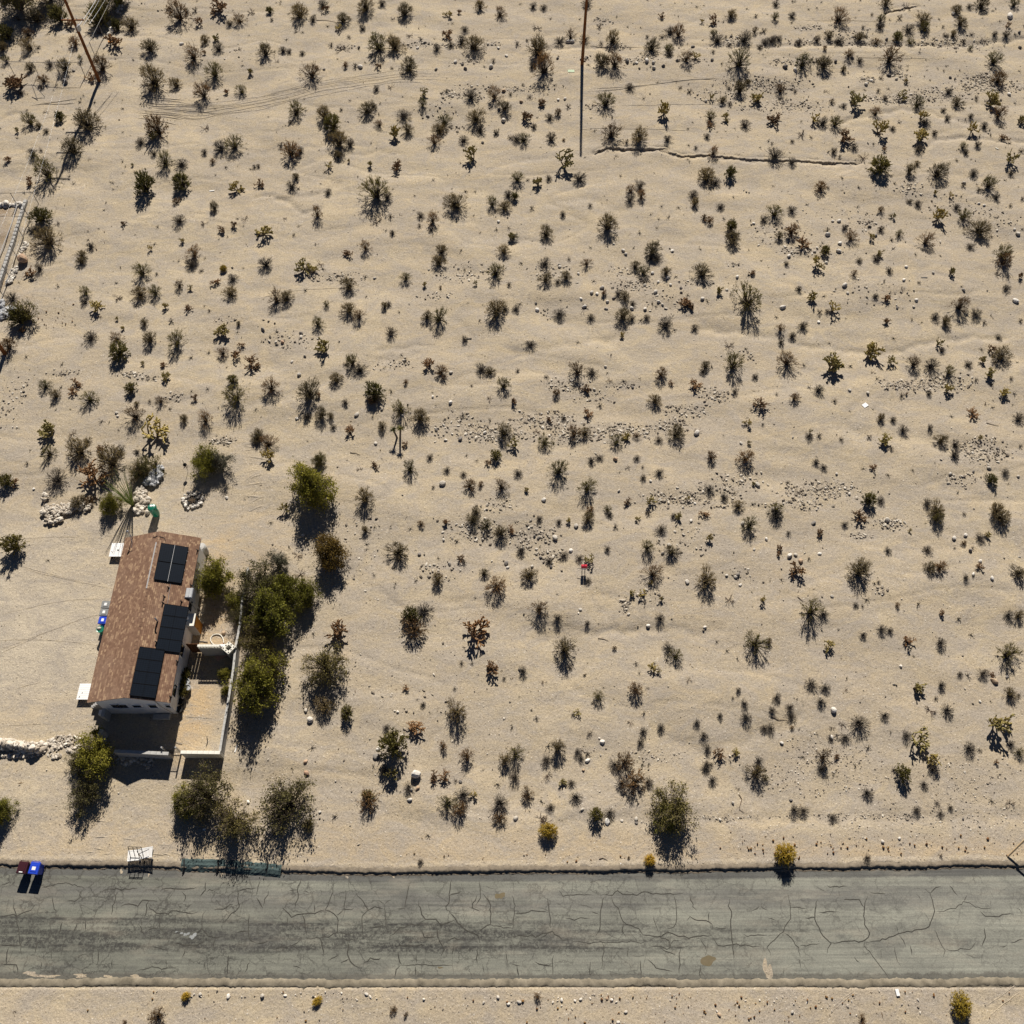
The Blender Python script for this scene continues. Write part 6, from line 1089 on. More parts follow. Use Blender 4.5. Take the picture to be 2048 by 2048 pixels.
def shed():
    x0, x1 = P(371.8, 1250.4, 1.95)[0], P(386.3, 1250.8, 1.95)[0]; y0 = P(386.3, 1250.8, 1.95)[1]; y1 = P(391, 1228, 1.95)[1]
    r = empty('storage_shed', ((x0+x1)/2, (y0+y1)/2, 0)); tag(r, 'narrow cream storage shed with orange side door against the house', 'shed'); cx, cy = r.location[:2]
    b = MB(); b.box(x0-cx, x1-cx, y0-cy, y1-cy, -.05, 1.9); b.build('body', M['block'], r)
    b = MB(); b.box(x0-cx-.04, x1-cx+.05, y0-cy-.04, y1-cy+.04, 1.9, 1.96); b.build('roof', M['cream_block'], r)
    b = MB(); b.box(x1-cx+.003, x1-cx+.04, y0-cy+.08, y1-cy-.06, .02, 1.82); d = b.build('door', M['orange_wood'], r); b = MB(); b.box(x1-cx+.04, x1-cx+.07, y0-cy+.15, y0-cy+.19, .9, 1.05); b.build('handle', M['black_metal'], d)
    b = MB(); b.lathe([(.16, 1.96), (.16, 2.2), (.02, 2.28)], 10, (x0-cx+.02, y1-cy-.35)); b.tube([(x0-cx+.02, y1-cy-.5, 1.9), (x0-cx-.05, y0-cy+.1, 1.9)], .03, 6); b.build('vent_hood', M['white_paint'], r)
shed()
def yard():
    def wall(name, lab, pts, h, mat, th=.2, h2=None, face=None):
        w = PL([(x, y) for x, y in pts]) if True else pts
        w = [P(x, y, h) for x, y in pts]
        root = empty(name, (w[0][0], w[0][1], 0)); tag(root, lab, 'wall'); n = 0; ox, oy = w[0]
        L = sum(math.dist(a, b) for a, b in zip(w[:-1], w[1:])); bl = .42
        me = {}
        # block courses: each block a part, one mesh shared
        bm_ = MB(); bm_.box(.006, bl-.006, -th/2, th/2, .004, .196); mesh = bm_.mesh('block', mat); cp = MB(); cp.box(.004, bl-.004, -th/2-.015, th/2+.015, .0, .05); cap = cp.mesh('cap_block', mat)
        rows = int(round(h/.2)); tot = 0
        for a, b in zip(w[:-1], w[1:]):
            ln = math.dist(a, b); k = max(1, int(round(ln/bl))); ang = math.atan2(b[1]-a[1], b[0]-a[0]); s = ln/(k*bl)
            for i in range(k):
                x = a[0]+(b[0]-a[0])*i/k-ox; y = a[1]+(b[1]-a[1])*i/k-oy
                o = obj('cap_block', cap, root, (x, y, rows*.2-.05), (0, 0, ang)); o.scale = (s, 1, 1); tot += 1
            cb = MB()
            body = MB()
            for rr in range(rows):
                for i in range(k):
                    c0, c1 = i*bl*s+(.21*s if rr % 2 and i else 0)+.005, (i+1)*bl*s+(.21*s if rr % 2 and i < k-1 else 0)-.005; ca, sa = math.cos(ang), math.sin(ang)
                    z0, z1 = rr*.2-.05+.004, (rr+1)*.2-.05-.004
                    Q = [(c0, -th/2), (c1, -th/2), (c1, th/2), (c0, th/2)]; R2 = [(a[0]-ox+u*ca-v*sa, a[1]-oy+u*sa+v*ca) for u, v in Q]
                    body.hexa([(x, y, z0) for x, y in R2], [(x, y, z1) for x, y in R2])
            o = body.build('block_course', mat, root); tag(o, kind='stuff')
        return root
    Z4 = lambda a, c: (380+a/4.39, 1060+c/4.39)
    wall('yard_wall', 'long whitish block wall along the east side of the yard, under green bushes', [Z4(508, 330), Z4(455, 640), Z4(438, 830), Z4(402, 1010), Z4(378, 1230), Z4(345, 1440), Z4(318, 1600), Z4(290, 1760), Z4(262, 1940)], 1.0, M['block'], .14)
    wall('yard_wall', 'short sunlit white block wall closing the south end of the yard', [(440, 1505), (361, 1504)], 1.2, M['cream_block'], .2)
    wall('yard_wall', 'shaded block wall directly south of the house, left of the gate', [(337, 1507), (228, 1502)], 1.2, M['block'], .2)
    wall('yard_wall', 'shaded short wall at the west side of the front yard beside the green bush', [(203, 1458), (196, 1475), (191, 1492)], 1.2, M['block'], .22)
    wall('yard_wall', 'stepped stub of wall joining the southwest corner of the house', [(209, 1414), (204, 1433)], 1.2, M['block'], .22)
    # stepped parapet next to sw corner
    b = MB(); x, y = P(190, 1412)
    for k in range(4): b.box(x+.25*k-.1, x+.25*k+.15, y-.25, y-.05, 0, 1.3-.3*(3-k) if k < 3 else 1.3)
    tag(b.build('garden_step', M['trim']), 'dark stepped block stub just west of the house corner', 'steps')
    # gate in the south wall
    g = empty('iron_gate', (*P(349, 1507), 0)); tag(g, 'dark iron gate between the two south wall pieces', 'gate'); 
    for k in range(9):
        b = MB(); b.tube([(-.42+k*.105, .05, .05), (-.42+k*.105, .05, 1.15)], .012, 5); b.build('bar', M['black_metal'], g)
    for z in (.15, 1.08): b = MB(); b.box(-.45, .45, .035, .065, z, z+.035); b.build('rail', M['black_metal'], g)
    for s in (-1, 1): b = MB(); b.box(s*.5-.05, s*.5+.05, 0, .1, 0, 1.45); b.build('post', M['galv'], g)
    # concrete landing
    x0, y1 = P(310, 1424); x1, y0 = P(340, 1440); b = MB(); b.box(x0, x1, y0, WY0-.07, -.02, .22, .02); tag(b.build('concrete_landing', M['block']), 'grey concrete step slab in shade below the south wall of the house', 'step')
    # white landings west of the house
    for (a, c, d, e, lab) in ((224, 1086, 250, 1113, 'white painted landing board at the northwest corner of the house'), (160, 1367, 186, 1399, 'white painted landing board at the southwest corner of the house')):
        x0, y1 = P(a, c, .4); x1, y0 = P(d, e, .4); r = empty('landing', ((x0+x1)/2, (y0+y1)/2, 0)); tag(r, lab, 'landing'); cx, cy = r.location[:2]
        x1 = WX0-.01
        n = 8
        for k in range(n):
            b = MB(); h = (y1-y0)/n; b.box(x0-cx, x1-cx, y0-cy+h*k+.004, y0-cy+h*(k+1)-.004, .36, .40); b.build('board', M['white_paint'], r)
        b = MB(); [b.box(xx-cx-.05, xx-cx+.05, yy-cy-.05, yy-cy+.05, -.02, .36) for xx in (x0+.1, x1-.1) for yy in (y0+.1, y1-.1)]; b.build('support', M['brown_wood'], r)
        q = random.Random(int(a)); 
        for k in range(7):
            b = MB(); xx, yy = q.uniform(x0+.05, x1-.35)-cx, q.uniform(y0+.1, y1-.1)-cy; b.box(xx, xx+q.uniform(.04, .12), yy, yy+q.uniform(.03, .16), .4, .404); b.build('peeled_patch', M['rubber'], r)
    # decorative breeze-block wall, chimney-like barbecue
    Z3 = lambda a, c: (330+a/11.365, 1180+c/11.365)
    xa, ya = P(*Z3(735, 1262), 1.85); xb, yb = P(*Z3(1240, 1262), 1.85)
    r = empty('breeze_block_wall', (xa, ya, 0)); tag(r, 'low cream wall topped with pierced breeze blocks east of the shed', 'wall'); n = 8; w = (xb-xa)/n
    b = MB(); b.box(0, xb-xa, -.09, .09, -.05, 1.55); b.build('wall_base', M['block'], r)
    for k in range(n):
        b = MB(); x = k*w
        for (p, q, s, t) in ((0, w, 1.55, 1.59), (0, w, 1.81, 1.85), (0, .04, 1.59, 1.81), (w-.04, w, 1.59, 1.81), (w/2-.02, w/2+.02, 1.59, 1.81)): b.box(x+p+.004, x+q-.004, -.09, .09, s+.001*(k % 2), t)
        b.build('pierced_block', M['cream_block'], r)
    xc, yc = P(*Z3(1440, 1305), 1.3); r = empty('block_barbecue', (xc, yc, 0), math.radians(-38)); r.scale = (.82, .82, 1); tag(r, 'square hollow block column with ring of holes on top by the wall', 'barbecue')
    for lvl in range(6):
        b = MB(); z0, z1 = lvl*.21, lvl*.21+.205
        for (p, q, s, t) in ((-.45, .45, -.45, -.22), (-.45, .45, .22, .45), (-.45, -.22, -.22, .22), (.22, .45, -.22, .22)): b.box(p, q, s, t, z0, z1)
        b.build('block_course', M['cream_block'] if lvl == 5 else M['block'], r)
    for k in range(8):
        a = k*math.pi/4; rr = .335*(1.414 if k % 2 else 1); b = MB(); xx, yy = rr*math.cos(a), rr*math.sin(a); b.box(xx-.06, xx+.06, yy-.06, yy+.06, 1.25, 1.262); b.build('core_hole', M['black_metal'], r)
    # table like white box next to it
    x, y = P(*Z3(1330, 1250), 1.2); b = MB(); b.box(x-.38, x+.38, y-.10, y+.10, 1.0, 1.12, .02); b.box(x-.36, x-.28, y-.08, y+.08, -.02, 1.0); b.box(x+.28, x+.36, y-.08, y+.08, -.02, 1.0); tag(b.build('white_shelf', M['white_paint']), 'white slab shelf left of the hollow block column', 'shelf')
    r = empty('paver_patio', (*P(*Z3(1250, 1400)), 0), math.radians(35)); tag(r, 'small pink paver patio below the breeze-block wall', 'patio')
    for i in range(4):
        for j in range(5): b = MB(); b.box(-.5+i*.25+.005, -.25+i*.25-.005, -.6+j*.22+.005, -.38+j*.22-.005, -.03, .06+.004*((i+j) % 2)); b.build('paver', M['pink_brick'], r)
    # gate leaf leaning by the wall
    b = MB(); x0, y0 = P(*Z3(470, 1230), 1.7); b2 = empty('wooden_gate', (x0, y0, 0)); tag(b2, 'open dark brown board gate between shed and breeze-block wall', 'gate')
    for k in range(4): b = MB(); b.box(.02+k*.24, .24+k*.24, -.02, .02, .05, 1.75); b.build('board', M['brown_wood'], b2)
    b = MB(); b.box(0, .96, .021, .06, .3, .38); b.box(0, .96, .021, .06, 1.35, 1.43); b.build('brace', M['brown_wood'], b2)
    # hose loop
    pts = [P(*Z3(a, c), .05) for a, c in ((1130, 1250), (1070, 1210), (1035, 1150), (1045, 1080), (1085, 1030), (1150, 1005), (1220, 1005), (1275, 1035), (1310, 1085), (1330, 1150), (1335, 1200))]
    b = MB(); b.tube([(x, y, .06) for x, y in pts], .04, 6); tag(b.build('garden_hose', M['cream_block']), 'cream garden hose lying in a loop on the yard sand', 'hose')
    b = MB(); pts = [P(*Z3(a, c), .03) for a, c in ((740, 1165), (850, 1168), (970, 1188))]; b.tube([(x, y, .04) for x, y in pts], .035, 6); tag(b.build('dark_pole', M['fence_steel']), 'thin dark pipe lying north of the breeze-block wall', 'pipe')
    # water tank by north east corner
    x, y = P(404, 1098, .6); b = MB(); b.lathe([(.38, 0), (.40, .1), (.40, .9), (.30, 1.05), (.1, 1.1)], 20, (x, y)); o = b.build('water_tank', M['block'], smooth=False); tag(o, 'pale round water tank at the northeast corner of the house', 'tank')
    # pots along the east wall
    for k, (px, py, mt, lab) in enumerate(((362, 1378, 'white_plastic', 'upper white plant pot by the east house wall'), (362, 1392, 'white_plastic', 'lower white plant pot by the east house wall'), (374, 1364, 'galv', 'grey plant pot beside the potted greenery'), (361, 1404, 'rubber', 'black plant pot south of the white pots'), (359, 1420, 'rubber', 'black plant pot at the southeast house corner'), (376, 1376, 'galv', 'small grey pot at the edge of the yard sand'))):
        x, y = P(px, py, .3); b = MB(); b.lathe([(.16, 0), (.24, .4), (.26, .42), (.26, .47), (.20, .47), (.17, .40)], 12, (x, y)); tag(b.build('plant_pot', M[mt], smooth=False), lab, 'pot', 'plant pots along the house')
    for k, (px, py) in enumerate(((366, 1370), (370, 1352), (368, 1386))):
        x, y = P(px, py, .4); o = obj('potted_shrub', PT['o'][k], loc=(x, y, .1)); o.scale = (.42, .42, .8); tag(o, ['small green shrub among the pots by the house wall', 'upper green shrub by the east house wall', 'lowest green shrub among the pots'][k], 'shrub', 'shrubs among the pots')
    # debris in the yard
    for (pts, r_, nm, lab, mt) in (([(414, 1474), (416, 1483), (413, 1492)], .025, 'bent_pipe', 'bent rusty rod on the yard sand', 'black_metal'), ([(348, 1482), (356, 1486), (365, 1488)], .02, 'stick', 'thin stick near the gate in the yard', 'fence_steel'), ([(312, 1012), (309, 1030), (305, 1052)], .02, 'stick', 'thin rod shadowing left of the green barrel bin', 'fence_steel'), ([(475, 1490), (470, 1505)], .05, 'white_pipe', 'white pipe piece in the shade outside the east wall', 'white_plastic')):
        b = MB(); b.tube([(*P(a, c), .05) for a, c in pts], r_, 6); tag(b.build(nm, M[mt]), lab, 'pipe')
yard()

# ------------------------------------------------------------------ stone heap, stone piles, fire ring
def heap(name, lab, lst, mk, lo, hi, hmax, cap=280):
    root = empty(name, (*P(lst[0][0], lst[0][1]), 0)); tag(root, lab, 'rock pile'); ox, oy = root.location[:2]
    n = 0; small = []
    for (px, py, rx, ry, cnt) in lst:
        k = mpp(py); cx, cy = P(px, py)
        for _ in range(cnt):
            a = random.uniform(0, 6.28); r = math.sqrt(random.random()); x = cx+r*math.cos(a)*rx*k; y = cy+r*math.sin(a)*ry*k*1.15
            s = lo+(hi-lo)*random.random()**1.8; z = hmax*(1-r*r)*random.random()+s*.3
            if n < cap:
                o = obj('stone', BM[mk][n % 5], root, (x-ox, y-oy, z), (random.uniform(-.6, .6), random.uniform(-.6, .6), random.uniform(0, 6.28))); o.scale = (s*random.uniform(.9, 1.5), s, s*random.uniform(.55, .9)); n += 1
            else: small.append((x, y, s*.6))
    if small:
        A = np.array(small); o = scatter('small_stones', A[:, :2]-np.array([[ox, oy]]), A[:, 2], M['heap_rock'], rng.uniform(0, 1, len(A)), parent=root, zf=lambda a, b: np.full(len(a), .05))
heap('stone_heap', 'long heap of pale stones across the lower left, west of the yard', [(10,1490,24,9,95),(40,1494,24,9,95),(70,1496,24,9,90),(100,1493,24,11,90),(125,1484,22,12,80),(145,1480,16,9,30),(110,1512,14,5,25),(150,1500,16,8,60),(20,1512,22,4,50),(60,1508,30,6,80)], 'p', .10, .26, .80)
heap('stone_heap', 'pale stones in the deep shade south of the shaded yard wall', [(255,1520,22,9,50),(290,1518,22,9,45),(230,1512,10,6,15),(300,1532,14,5,10)], 'p', .08, .18, .1)
heap('stone_pile', 'pile of blue-grey stones above the green barrel bin', [(312,950,15,10,95),(302,962,14,10,85),(318,940,7,6,20)], 's', .09, .20, .3)
heap('stone_pile', 'pile of tan stones between ocotillo and green barrel bin', [(280,990,12,14,90),(278,1018,11,9,50),(290,1003,8,12,30),(298,1020,6,6,8)], 'p', .09, .24, .2)
heap('stone_pile', 'sprawling pile of pale stones left of the olive bushes, above the driveway', [(100,1022,18,14,70),(125,1020,22,12,70),(150,1012,18,8,35),(170,1014,14,8,25),(105,1040,20,7,35),(90,995,6,8,12)], 'p', .08, .18, .12)
heap('stone_pile', 'row of stones below the large tan boulder at the left edge', [(46,500,6,8,30),(30,545,5,14,40),(20,560,5,12,30),(42,510,5,5,10),(52,490,5,8,12)], 'w', .08, .2, .1)
heap('stone_pile', 'bluish white rubble under the bush at the far left', [(10,628,10,12,70),(22,620,8,8,30),(4,610,5,10,20)], 's', .1, .24, .3)
heap('stone_pile', 'rough stone row behind the fence at the left edge', [(10,412,16,5,40),(40,412,12,5,30)], 'w', .12, .28, .35)
heap('stone_pile', 'small stone pile at the top left near the fence line', [(240,14,6,6,12),(225,60,8,6,16),(236,22,5,6,8),(222,67,5,5,8)], 'w', .1, .22, .1)
def fire_ring():
    cx, cy = P(385, 1002); root = empty('fire_ring', (cx, cy, 0)); tag(root, 'ring of blackened stones with ashes, right of the green barrel bin', 'fire pit')
    for k in range(46):
        a = k/46*6.283; r = .62+random.uniform(-.16, .22); s = random.uniform(.09, .16); o = obj('ring_stone', BM['w' if random.random() < .6 else 'd'][k % 5], root, (r*1.15*math.cos(a), r*math.sin(a), s*.5+random.random()*.12), (random.uniform(-.5, .5), 0, random.uniform(0, 6.28))); o.scale = (s*1.3, s, s*.8)
    b = MB(); b.lathe([(.55, -.02), (.5, .06), (.25, .05), (.05, .08)], 16); b.build('ashes', M['rubber'], root)
    for k in range(5): b = MB(); a = k*1.25; b.tube([(-.35*math.cos(a), -.35*math.sin(a), .10), (.3*math.cos(a), .3*math.sin(a), .16)], .03, 5); b.build('charred_log', M['litter'], root)
fire_ring()
b = MB()
x, y = P(43, 515, .5); o = obj('large_boulder', BM['t'][2], loc=(x, y, .35)); o.scale = (.52, .50, .55); tag(o, 'large smooth rounded tan boulder outside the left fence', 'boulder')
x, y = P(831, 1547, .35); o = obj('large_boulder', BM['w'][1], loc=(x, y, .3)); o.scale = (.42, .33, .48); tag(o, 'biggest white boulder, above the road between two brown chollas', 'boulder')

# ------------------------------------------------------------------ bins
def bin_mesh_parts(root, m, lidm, label=None, s=1.0, sticker=True):
    W, D, Hh = .66*s, .76*s, 1.02*s
    b = MB(); w0, d0 = W*.40, D*.36; b.hexa([(-w0, -d0, .06), (w0, -d0, .06), (w0, d0, .06), (-w0, d0, .06)], [(-W/2, -D/2, Hh-.1), (W/2, -D/2, Hh-.1), (W/2, D/2, Hh-.1), (-W/2, D/2, Hh-.1)]); b.box(-W/2-.02, W/2+.02, -D/2-.02, D/2+.02, Hh-.1, Hh-.06); b.build('body', m, root)
    b = MB(); b.hexa([(-W/2-.03, -D/2-.05, Hh-.06), (W/2+.03, -D/2-.05, Hh-.06), (W/2+.03, D/2+.03, Hh-.06), (-W/2-.03, D/2+.03, Hh-.06)], [(-W/2, -D/2, Hh), (W/2, -D/2, Hh), (W/2, D/2-.02, Hh+.03), (-W/2, D/2-.02, Hh+.03)]); b.hexa([(-W*.35, -D*.35, Hh-.01), (W*.35, -D*.35, Hh-.01), (W*.35, D*.33, Hh), (-W*.35, D*.33, Hh)], [(-W*.32, -D*.32, Hh+.03), (W*.32, -D*.32, Hh+.03), (W*.32, D*.3, Hh+.05), (-W*.32, D*.3, Hh+.05)]); lid = b.build('lid', lidm, root)
    b = MB(); b.tube([(-W*.42, D/2+.07, Hh-.02), (W*.42, D/2+.07, Hh-.02)], .02, 6); b.box(-W*.42, -W*.36, D/2-.03, D/2+.07, Hh-.05, Hh-.01); b.box(W*.36, W*.42, D/2-.03, D/2+.07, Hh-.05, Hh-.01); b.build('handle', lidm, root)
    for sx in (-1, 1): b = MB(); b.tube([(sx*W*.46, D*.36, .12), (sx*W*.54, D*.36, .12)], .12, 12); b.build('wheel', M['rubber'], root)
    if sticker: b = MB(); b.hexa([(-W*.2, -D*.18, Hh+.035), (W*.2, -D*.18, Hh+.035), (W*.2, D*.12, Hh+.045), (-W*.2, D*.12, Hh+.045)], [(-W*.2, -D*.18, Hh+.040), (W*.2, -D*.18, Hh+.040), (W*.2, D*.12, Hh+.052), (-W*.2, D*.12, Hh+.052)]); b.build('sticker', M['white_plastic'], lid)
for px, py, m, rz, lab, st in ((42, 1733.5, 'maroon', -.10, 'dark maroon wheeled bin at the road edge, left of the blue one', 0), (65.5, 1735, 'blue', -.10, 'bright blue wheeled bin at the road edge with white lid sticker', 1),
        (210.5, 1207, 'grey', -1.62, 'upper grey wheeled bin against the west house wall', 1), (207, 1222.5, 'grey', -1.62, 'lower grey wheeled bin between grey and blue bins', 1), (204.5, 1238.5, 'blue', -1.62, 'blue wheeled bin against the west house wall', 1)):
    x, y = P(px, py, 1.03); r = empty('wheeled_bin', (x, y, ZR if py > 1600 else 0), rz); tag(r, lab, 'bin', 'wheeled bins'); s = .95 if py > 1600 else .86
    bin_mesh_parts(r, M[m], M[m], s=s, sticker=bool(st))
    if not st: b = MB(); b.box(-.12, .12, -.33, -.27, 1.0, 1.005); b.build('sticker', M['white_plastic'], r)
x, y = P(303.5, 1015, 1.2); r = empty('barrel_bin', (x, y, 0)); tag(r, 'tall round green barrel bin standing north of the house', 'bin')
b = MB(); b.lathe([(.27, 0), (.32, .2), (.34, 1.0), (.33, 1.1)], 14); b.build('body', M['green'], r); b = MB(); b.lathe([(.37, 1.1), (.37, 1.16), (.30, 1.3), (.12, 1.36)], 14); l_ = b.build('lid', M['green'], r); b = MB(); b.box(-.12, .06, .0, .18, 1.345, 1.372); b.build('sticker', M['white_plastic'], l_); b = MB(); b.box(.3, .42, -.1, -.02, .9, 1.0); b.build('handle', M['green'], r)
x, y = P(200.5, 1258.5, .9); r = empty('green_can', (x, y, 0)); tag(r, 'small green can with a pale bag in it, below the blue house bin', 'bin')
b = MB(); b.lathe([(.20, 0), (.27, .85), (.30, .9), (.30, .95), (.24, .93)], 12); b.build('body', M['green'], r); o = obj('bag', BM['w'][0], r, (-.08, .05, .93)); o.scale = (.19, .15, .12)

# ------------------------------------------------------------------ lounge chair with black rack at the kerb
def lounge():
    bx, by = P(283, 1712); root = empty('lounge_chair', (bx, by, -.02), math.radians(6)); tag(root, 'white slatted plastic lounge chair discarded at the road edge', 'lounge chair')
    zt = .42
    for (x0, x1, tilt, n, off) in ((-.80, .0, 0.0, 9, 0), (.02, .95, .12, 9, .06)):
        for s, nm in ((-.34, 0), (.30, 0)):
            b = MB(); b.hexa([(x0, s+off, zt-.03+0), (x1, s+off, zt-.03+tilt*2), (x1, s+off+.06, zt-.03+tilt*2), (x0, s+off+.06, zt-.03)], [(x0, s+off, zt+.03), (x1, s+off, zt+.03+tilt*2), (x1, s+off+.06, zt+.03+tilt*2), (x0, s+off+.06, zt+.03)]); b.build('side_rail', M['white_plastic'], root)
        for k in range(n):
            a = x0+(x1-x0)*k/n+.008; e = x0+(x1-x0)*(k+1)/n-.012; z = zt+tilt*2*k/n; z2 = zt+tilt*2*(k+1)/n
            b = MB(); b.hexa([(a, -.28+off, z), (e, -.28+off, z2), (e, .30+off, z2), (a, .30+off, z)], [(a, -.28+off, z+.02), (e, -.28+off, z2+.02), (e, .30+off, z2+.02), (a, .30+off, z+.02)]); b.build('slat', M['white_plastic'], root)
    for x in (-.72, -.05, .78):
        for y in (-.28, .32): b = MB(); b.box(x-.03, x+.03, y-.03, y+.03, 0, zt-.03); b.build('leg', M['white_plastic'], root)
    bx, by = P(283, 1712); r2 = empty('metal_rack', (bx-.15, by-.05, -.02), math.radians(-2)); tag(r2, 'black upright metal rack standing over the white lounge chair', 'rack')
    def bar(a, c): b = MB(); b.tube([a, c], .022, 6); b.build('bar', M['black_metal'], r2)
    for x in (-.40, -.08, .20, .50): bar((x, -.15, .45), (x, .40, 1.35))
    bar((-.42, .40, 1.35), (.52, .40, 1.35)); bar((-.42, .30, 1.2), (.52, .30, 1.2)); bar((-.42, -.15, .45), (.52, -.15, .45)); bar((-.42, -.15, .45), (-.42, -.5, .05)); bar((.5, -.15, .45), (.5, -.5, .05)); bar((.2, .05, .75), (.9, .35, .95)); bar((.1, .2, .9), (.6, -.4, .2))
lounge()
# tarp
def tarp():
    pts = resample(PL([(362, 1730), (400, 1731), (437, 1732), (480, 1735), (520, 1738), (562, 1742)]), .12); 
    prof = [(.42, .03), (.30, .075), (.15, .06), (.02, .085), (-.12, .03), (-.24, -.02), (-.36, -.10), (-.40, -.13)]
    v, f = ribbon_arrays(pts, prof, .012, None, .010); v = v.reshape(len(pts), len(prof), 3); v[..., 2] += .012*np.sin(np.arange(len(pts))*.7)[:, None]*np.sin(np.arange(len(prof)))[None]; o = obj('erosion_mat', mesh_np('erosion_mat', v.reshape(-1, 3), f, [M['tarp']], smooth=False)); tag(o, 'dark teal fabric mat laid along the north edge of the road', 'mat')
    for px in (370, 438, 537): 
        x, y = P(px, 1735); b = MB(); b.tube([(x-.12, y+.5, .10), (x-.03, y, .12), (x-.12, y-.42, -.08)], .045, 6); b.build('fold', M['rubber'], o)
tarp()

# ------------------------------------------------------------------ poles, wires, fences
def utility_pole(base, h, lab, arms, tag_extra=None):
    bx, by = P(*base); z0 = gz(bx, by)
    r = empty('utility_pole', (bx, by, z0)); tag(r, lab, 'utility pole', 'utility poles'); b = MB(); b.tube([(0, 0, -.3), (0, 0, h*.5), (0, 0, h)], .19, 12, .12); b.build('pole', M['pole_wood'], r)
    for (z, w, off) in arms:
        b = MB(); b.box(-w/2+off, w/2+off, -.20, -.10, z-.06, z+.06); arm = b.build('crossarm', M['pole_wood'], r)
        for t in (-.46, -.2, .2, .46): b = MB(); b.lathe([(.02, z+.06), (.05, z+.10), (.03, z+.15), (.055, z+.2), (.02, z+.24)], 8, (off+t*w, -.15)); b.build('insulator', M['galv'], arm)
    return r, bx, by, z0
r1, bx, by, z0 = utility_pole((198, 161), 14.0, 'brown leaning-looking utility pole with crossarms at the top left', [(7.4, 2.4, 0), (10.2, 2.4, 0), (12.9, 2.4, 0)])
b = MB(); b.box(-.1, .35, -.15, .2, 6.1, 6.7); b.tube([(0, 0, 6.4), (.35, .1, 6.9)], .04, 6); b.build('splice_box', M['galv'], r1)
b = MB(); b.hexa([(-.7, .1, 11.9), (-.62, .1, 11.9), (-.1, .1, 13.3), (-.18, .1, 13.3)], [(-.7, .16, 11.9), (-.62, .16, 11.9), (-.1, .16, 13.3), (-.18, .16, 13.3)]); b.build('arm_brace', M['orange_wood'], r1)
def pt_on(base, px, py, h): x, y = P(px, py, h); return (x, y, h)
def wire(a, c, sag, rad, lab, mat='galv', grp='overhead wires'):
    n = 24; pts = [(a[0]+(c[0]-a[0])*t, a[1]+(c[1]-a[1])*t, a[2]+(c[2]-a[2])*t-sag*4*t*(1-t)) for t in np.linspace(0, 1, n)]
    b = MB(); b.tube(pts, rad, 5, caps=False); tag(b.build('wire', M[mat], smooth=True), lab, 'wire', grp)
J = (bx+.15, by+.1, z0+6.5)
def out(px, py, h, k=1.0): x, y = P(px, py, h); return (x, y, h)
wire(J, out(213, -40, 7.5), .2, .035, 'thick pale wire going up right from the splice box on the pole', 'white_plastic')
wire((J[0]+.5, J[1]+.2, z0+6.5), out(218, -40, 7.3), .2, .02, 'middle wire of the three going up right from the leaning pole')
wire((J[0]+1.1, J[1]+.5, z0+6.5), out(230, -40, 7.3), .2, .02, 'rightmost wire of the three going up right from the leaning pole')
wire((J[0]-.3, J[1]-.1, z0+6.5), out(-20, 500, 5.5),   .6, .007, 'faint wire running down left from the leaning pole, upper one')
wire((J[0]-.2, J[1]-.2, z0+6.3), out(-12, 640, 5.0), .6, .007, 'faint wire running down left from the leaning pole, lower one')
wire((bx-1.0, by-.15, z0+10.8), out(60, -60, 11.5), .2, .012, 'thin wire from the left crossarm end toward the top edge')
r2, bx2, by2, z2 = utility_pole((1164, 131), 12.3, 'slim dark upright pole at the top centre with a very long shadow', [])
r3, bx3, by3, z3 = utility_pole((11, 709), 9.5, 'rusty brown pole base cut by the left edge below the yard', [(8.9, 2.2, 0)])
def fence(lab, pts, hgt, post_every=None, mesh_=True):
    w = PL(pts); root = empty('chain_link_fence', (w[0][0], w[0][1], 0)); tag(root, lab, 'fence', 'chain link fences'); ox, oy = w[0]
    for i, (x, y) in enumerate(w): b = MB(); b.tube([(x-ox, y-oy, 0), (x-ox, y-oy, hgt+.05)], .035, 6); b.build('post', M['fence_steel'], root)
    for a, c in zip(w[:-1], w[1:]):
        b = MB(); b.tube([(a[0]-ox, a[1]-oy, hgt), (c[0]-ox, c[1]-oy, hgt)], .024, 6); b.build('top_rail', M['fence_steel'], root)
        L = math.dist(a, c); n = int(L/.45); A = []; B = []
        for k in range(-2, n):
            t0, t1 = max(0, k/n), min(1, (k+3)/n); s0, s1 = (max(0, -k)/3)*hgt, hgt*(1-(max(0, k+3-n)/3))
            p = lambda t, z: (a[0]-ox+(c[0]-a[0])*t, a[1]-oy+(c[1]-a[1])*t, z)
            A.append(p(t0, s0)); B.append(p(t1, s1)); A.append(p(t0, hgt-s0)); B.append(p(t1, hgt-s1))
        v, f = prisms(np.array(A, float), np.array(B, float), np.full(len(A), .0035), np.full(len(A), .0035)); m = obj('chain_mesh', mesh_np('chain_mesh', v, f, [M['fence_steel']]), root); tag(m, kind='stuff')
fence('dark chain link fence across the top left corner plot', [(-10, 150), (29, 150), (78, 152), (120, 152), (170, 152), (190, 112), (208, 75), (228, 35), (246, -5)], 1.7)
fence('chain link fence beside the block wall at the left edge', [(-30, 412), (35, 411), (78, 409), (61, 440), (48, 477), (34, 514), (20, 555), (7, 592), (-8, 630)], 1.6)
def posts_leaning():
    for k, (a, c, lab) in enumerate((((63, 168), (75, 200), 'left thin dark stake of the pair under the corner plot fence'), ((68, 170), (90, 194), 'right thin dark stake of the pair under the corner plot fence'))):
        x0, y0 = P(*a, .9); x1, y1 = P(*c, 0); b = MB(); b.tube([(x0, y0, .9), (x1, y1, 0)], .035, 6); tag(b.build('stake', M['fence_steel']), lab, 'stake')
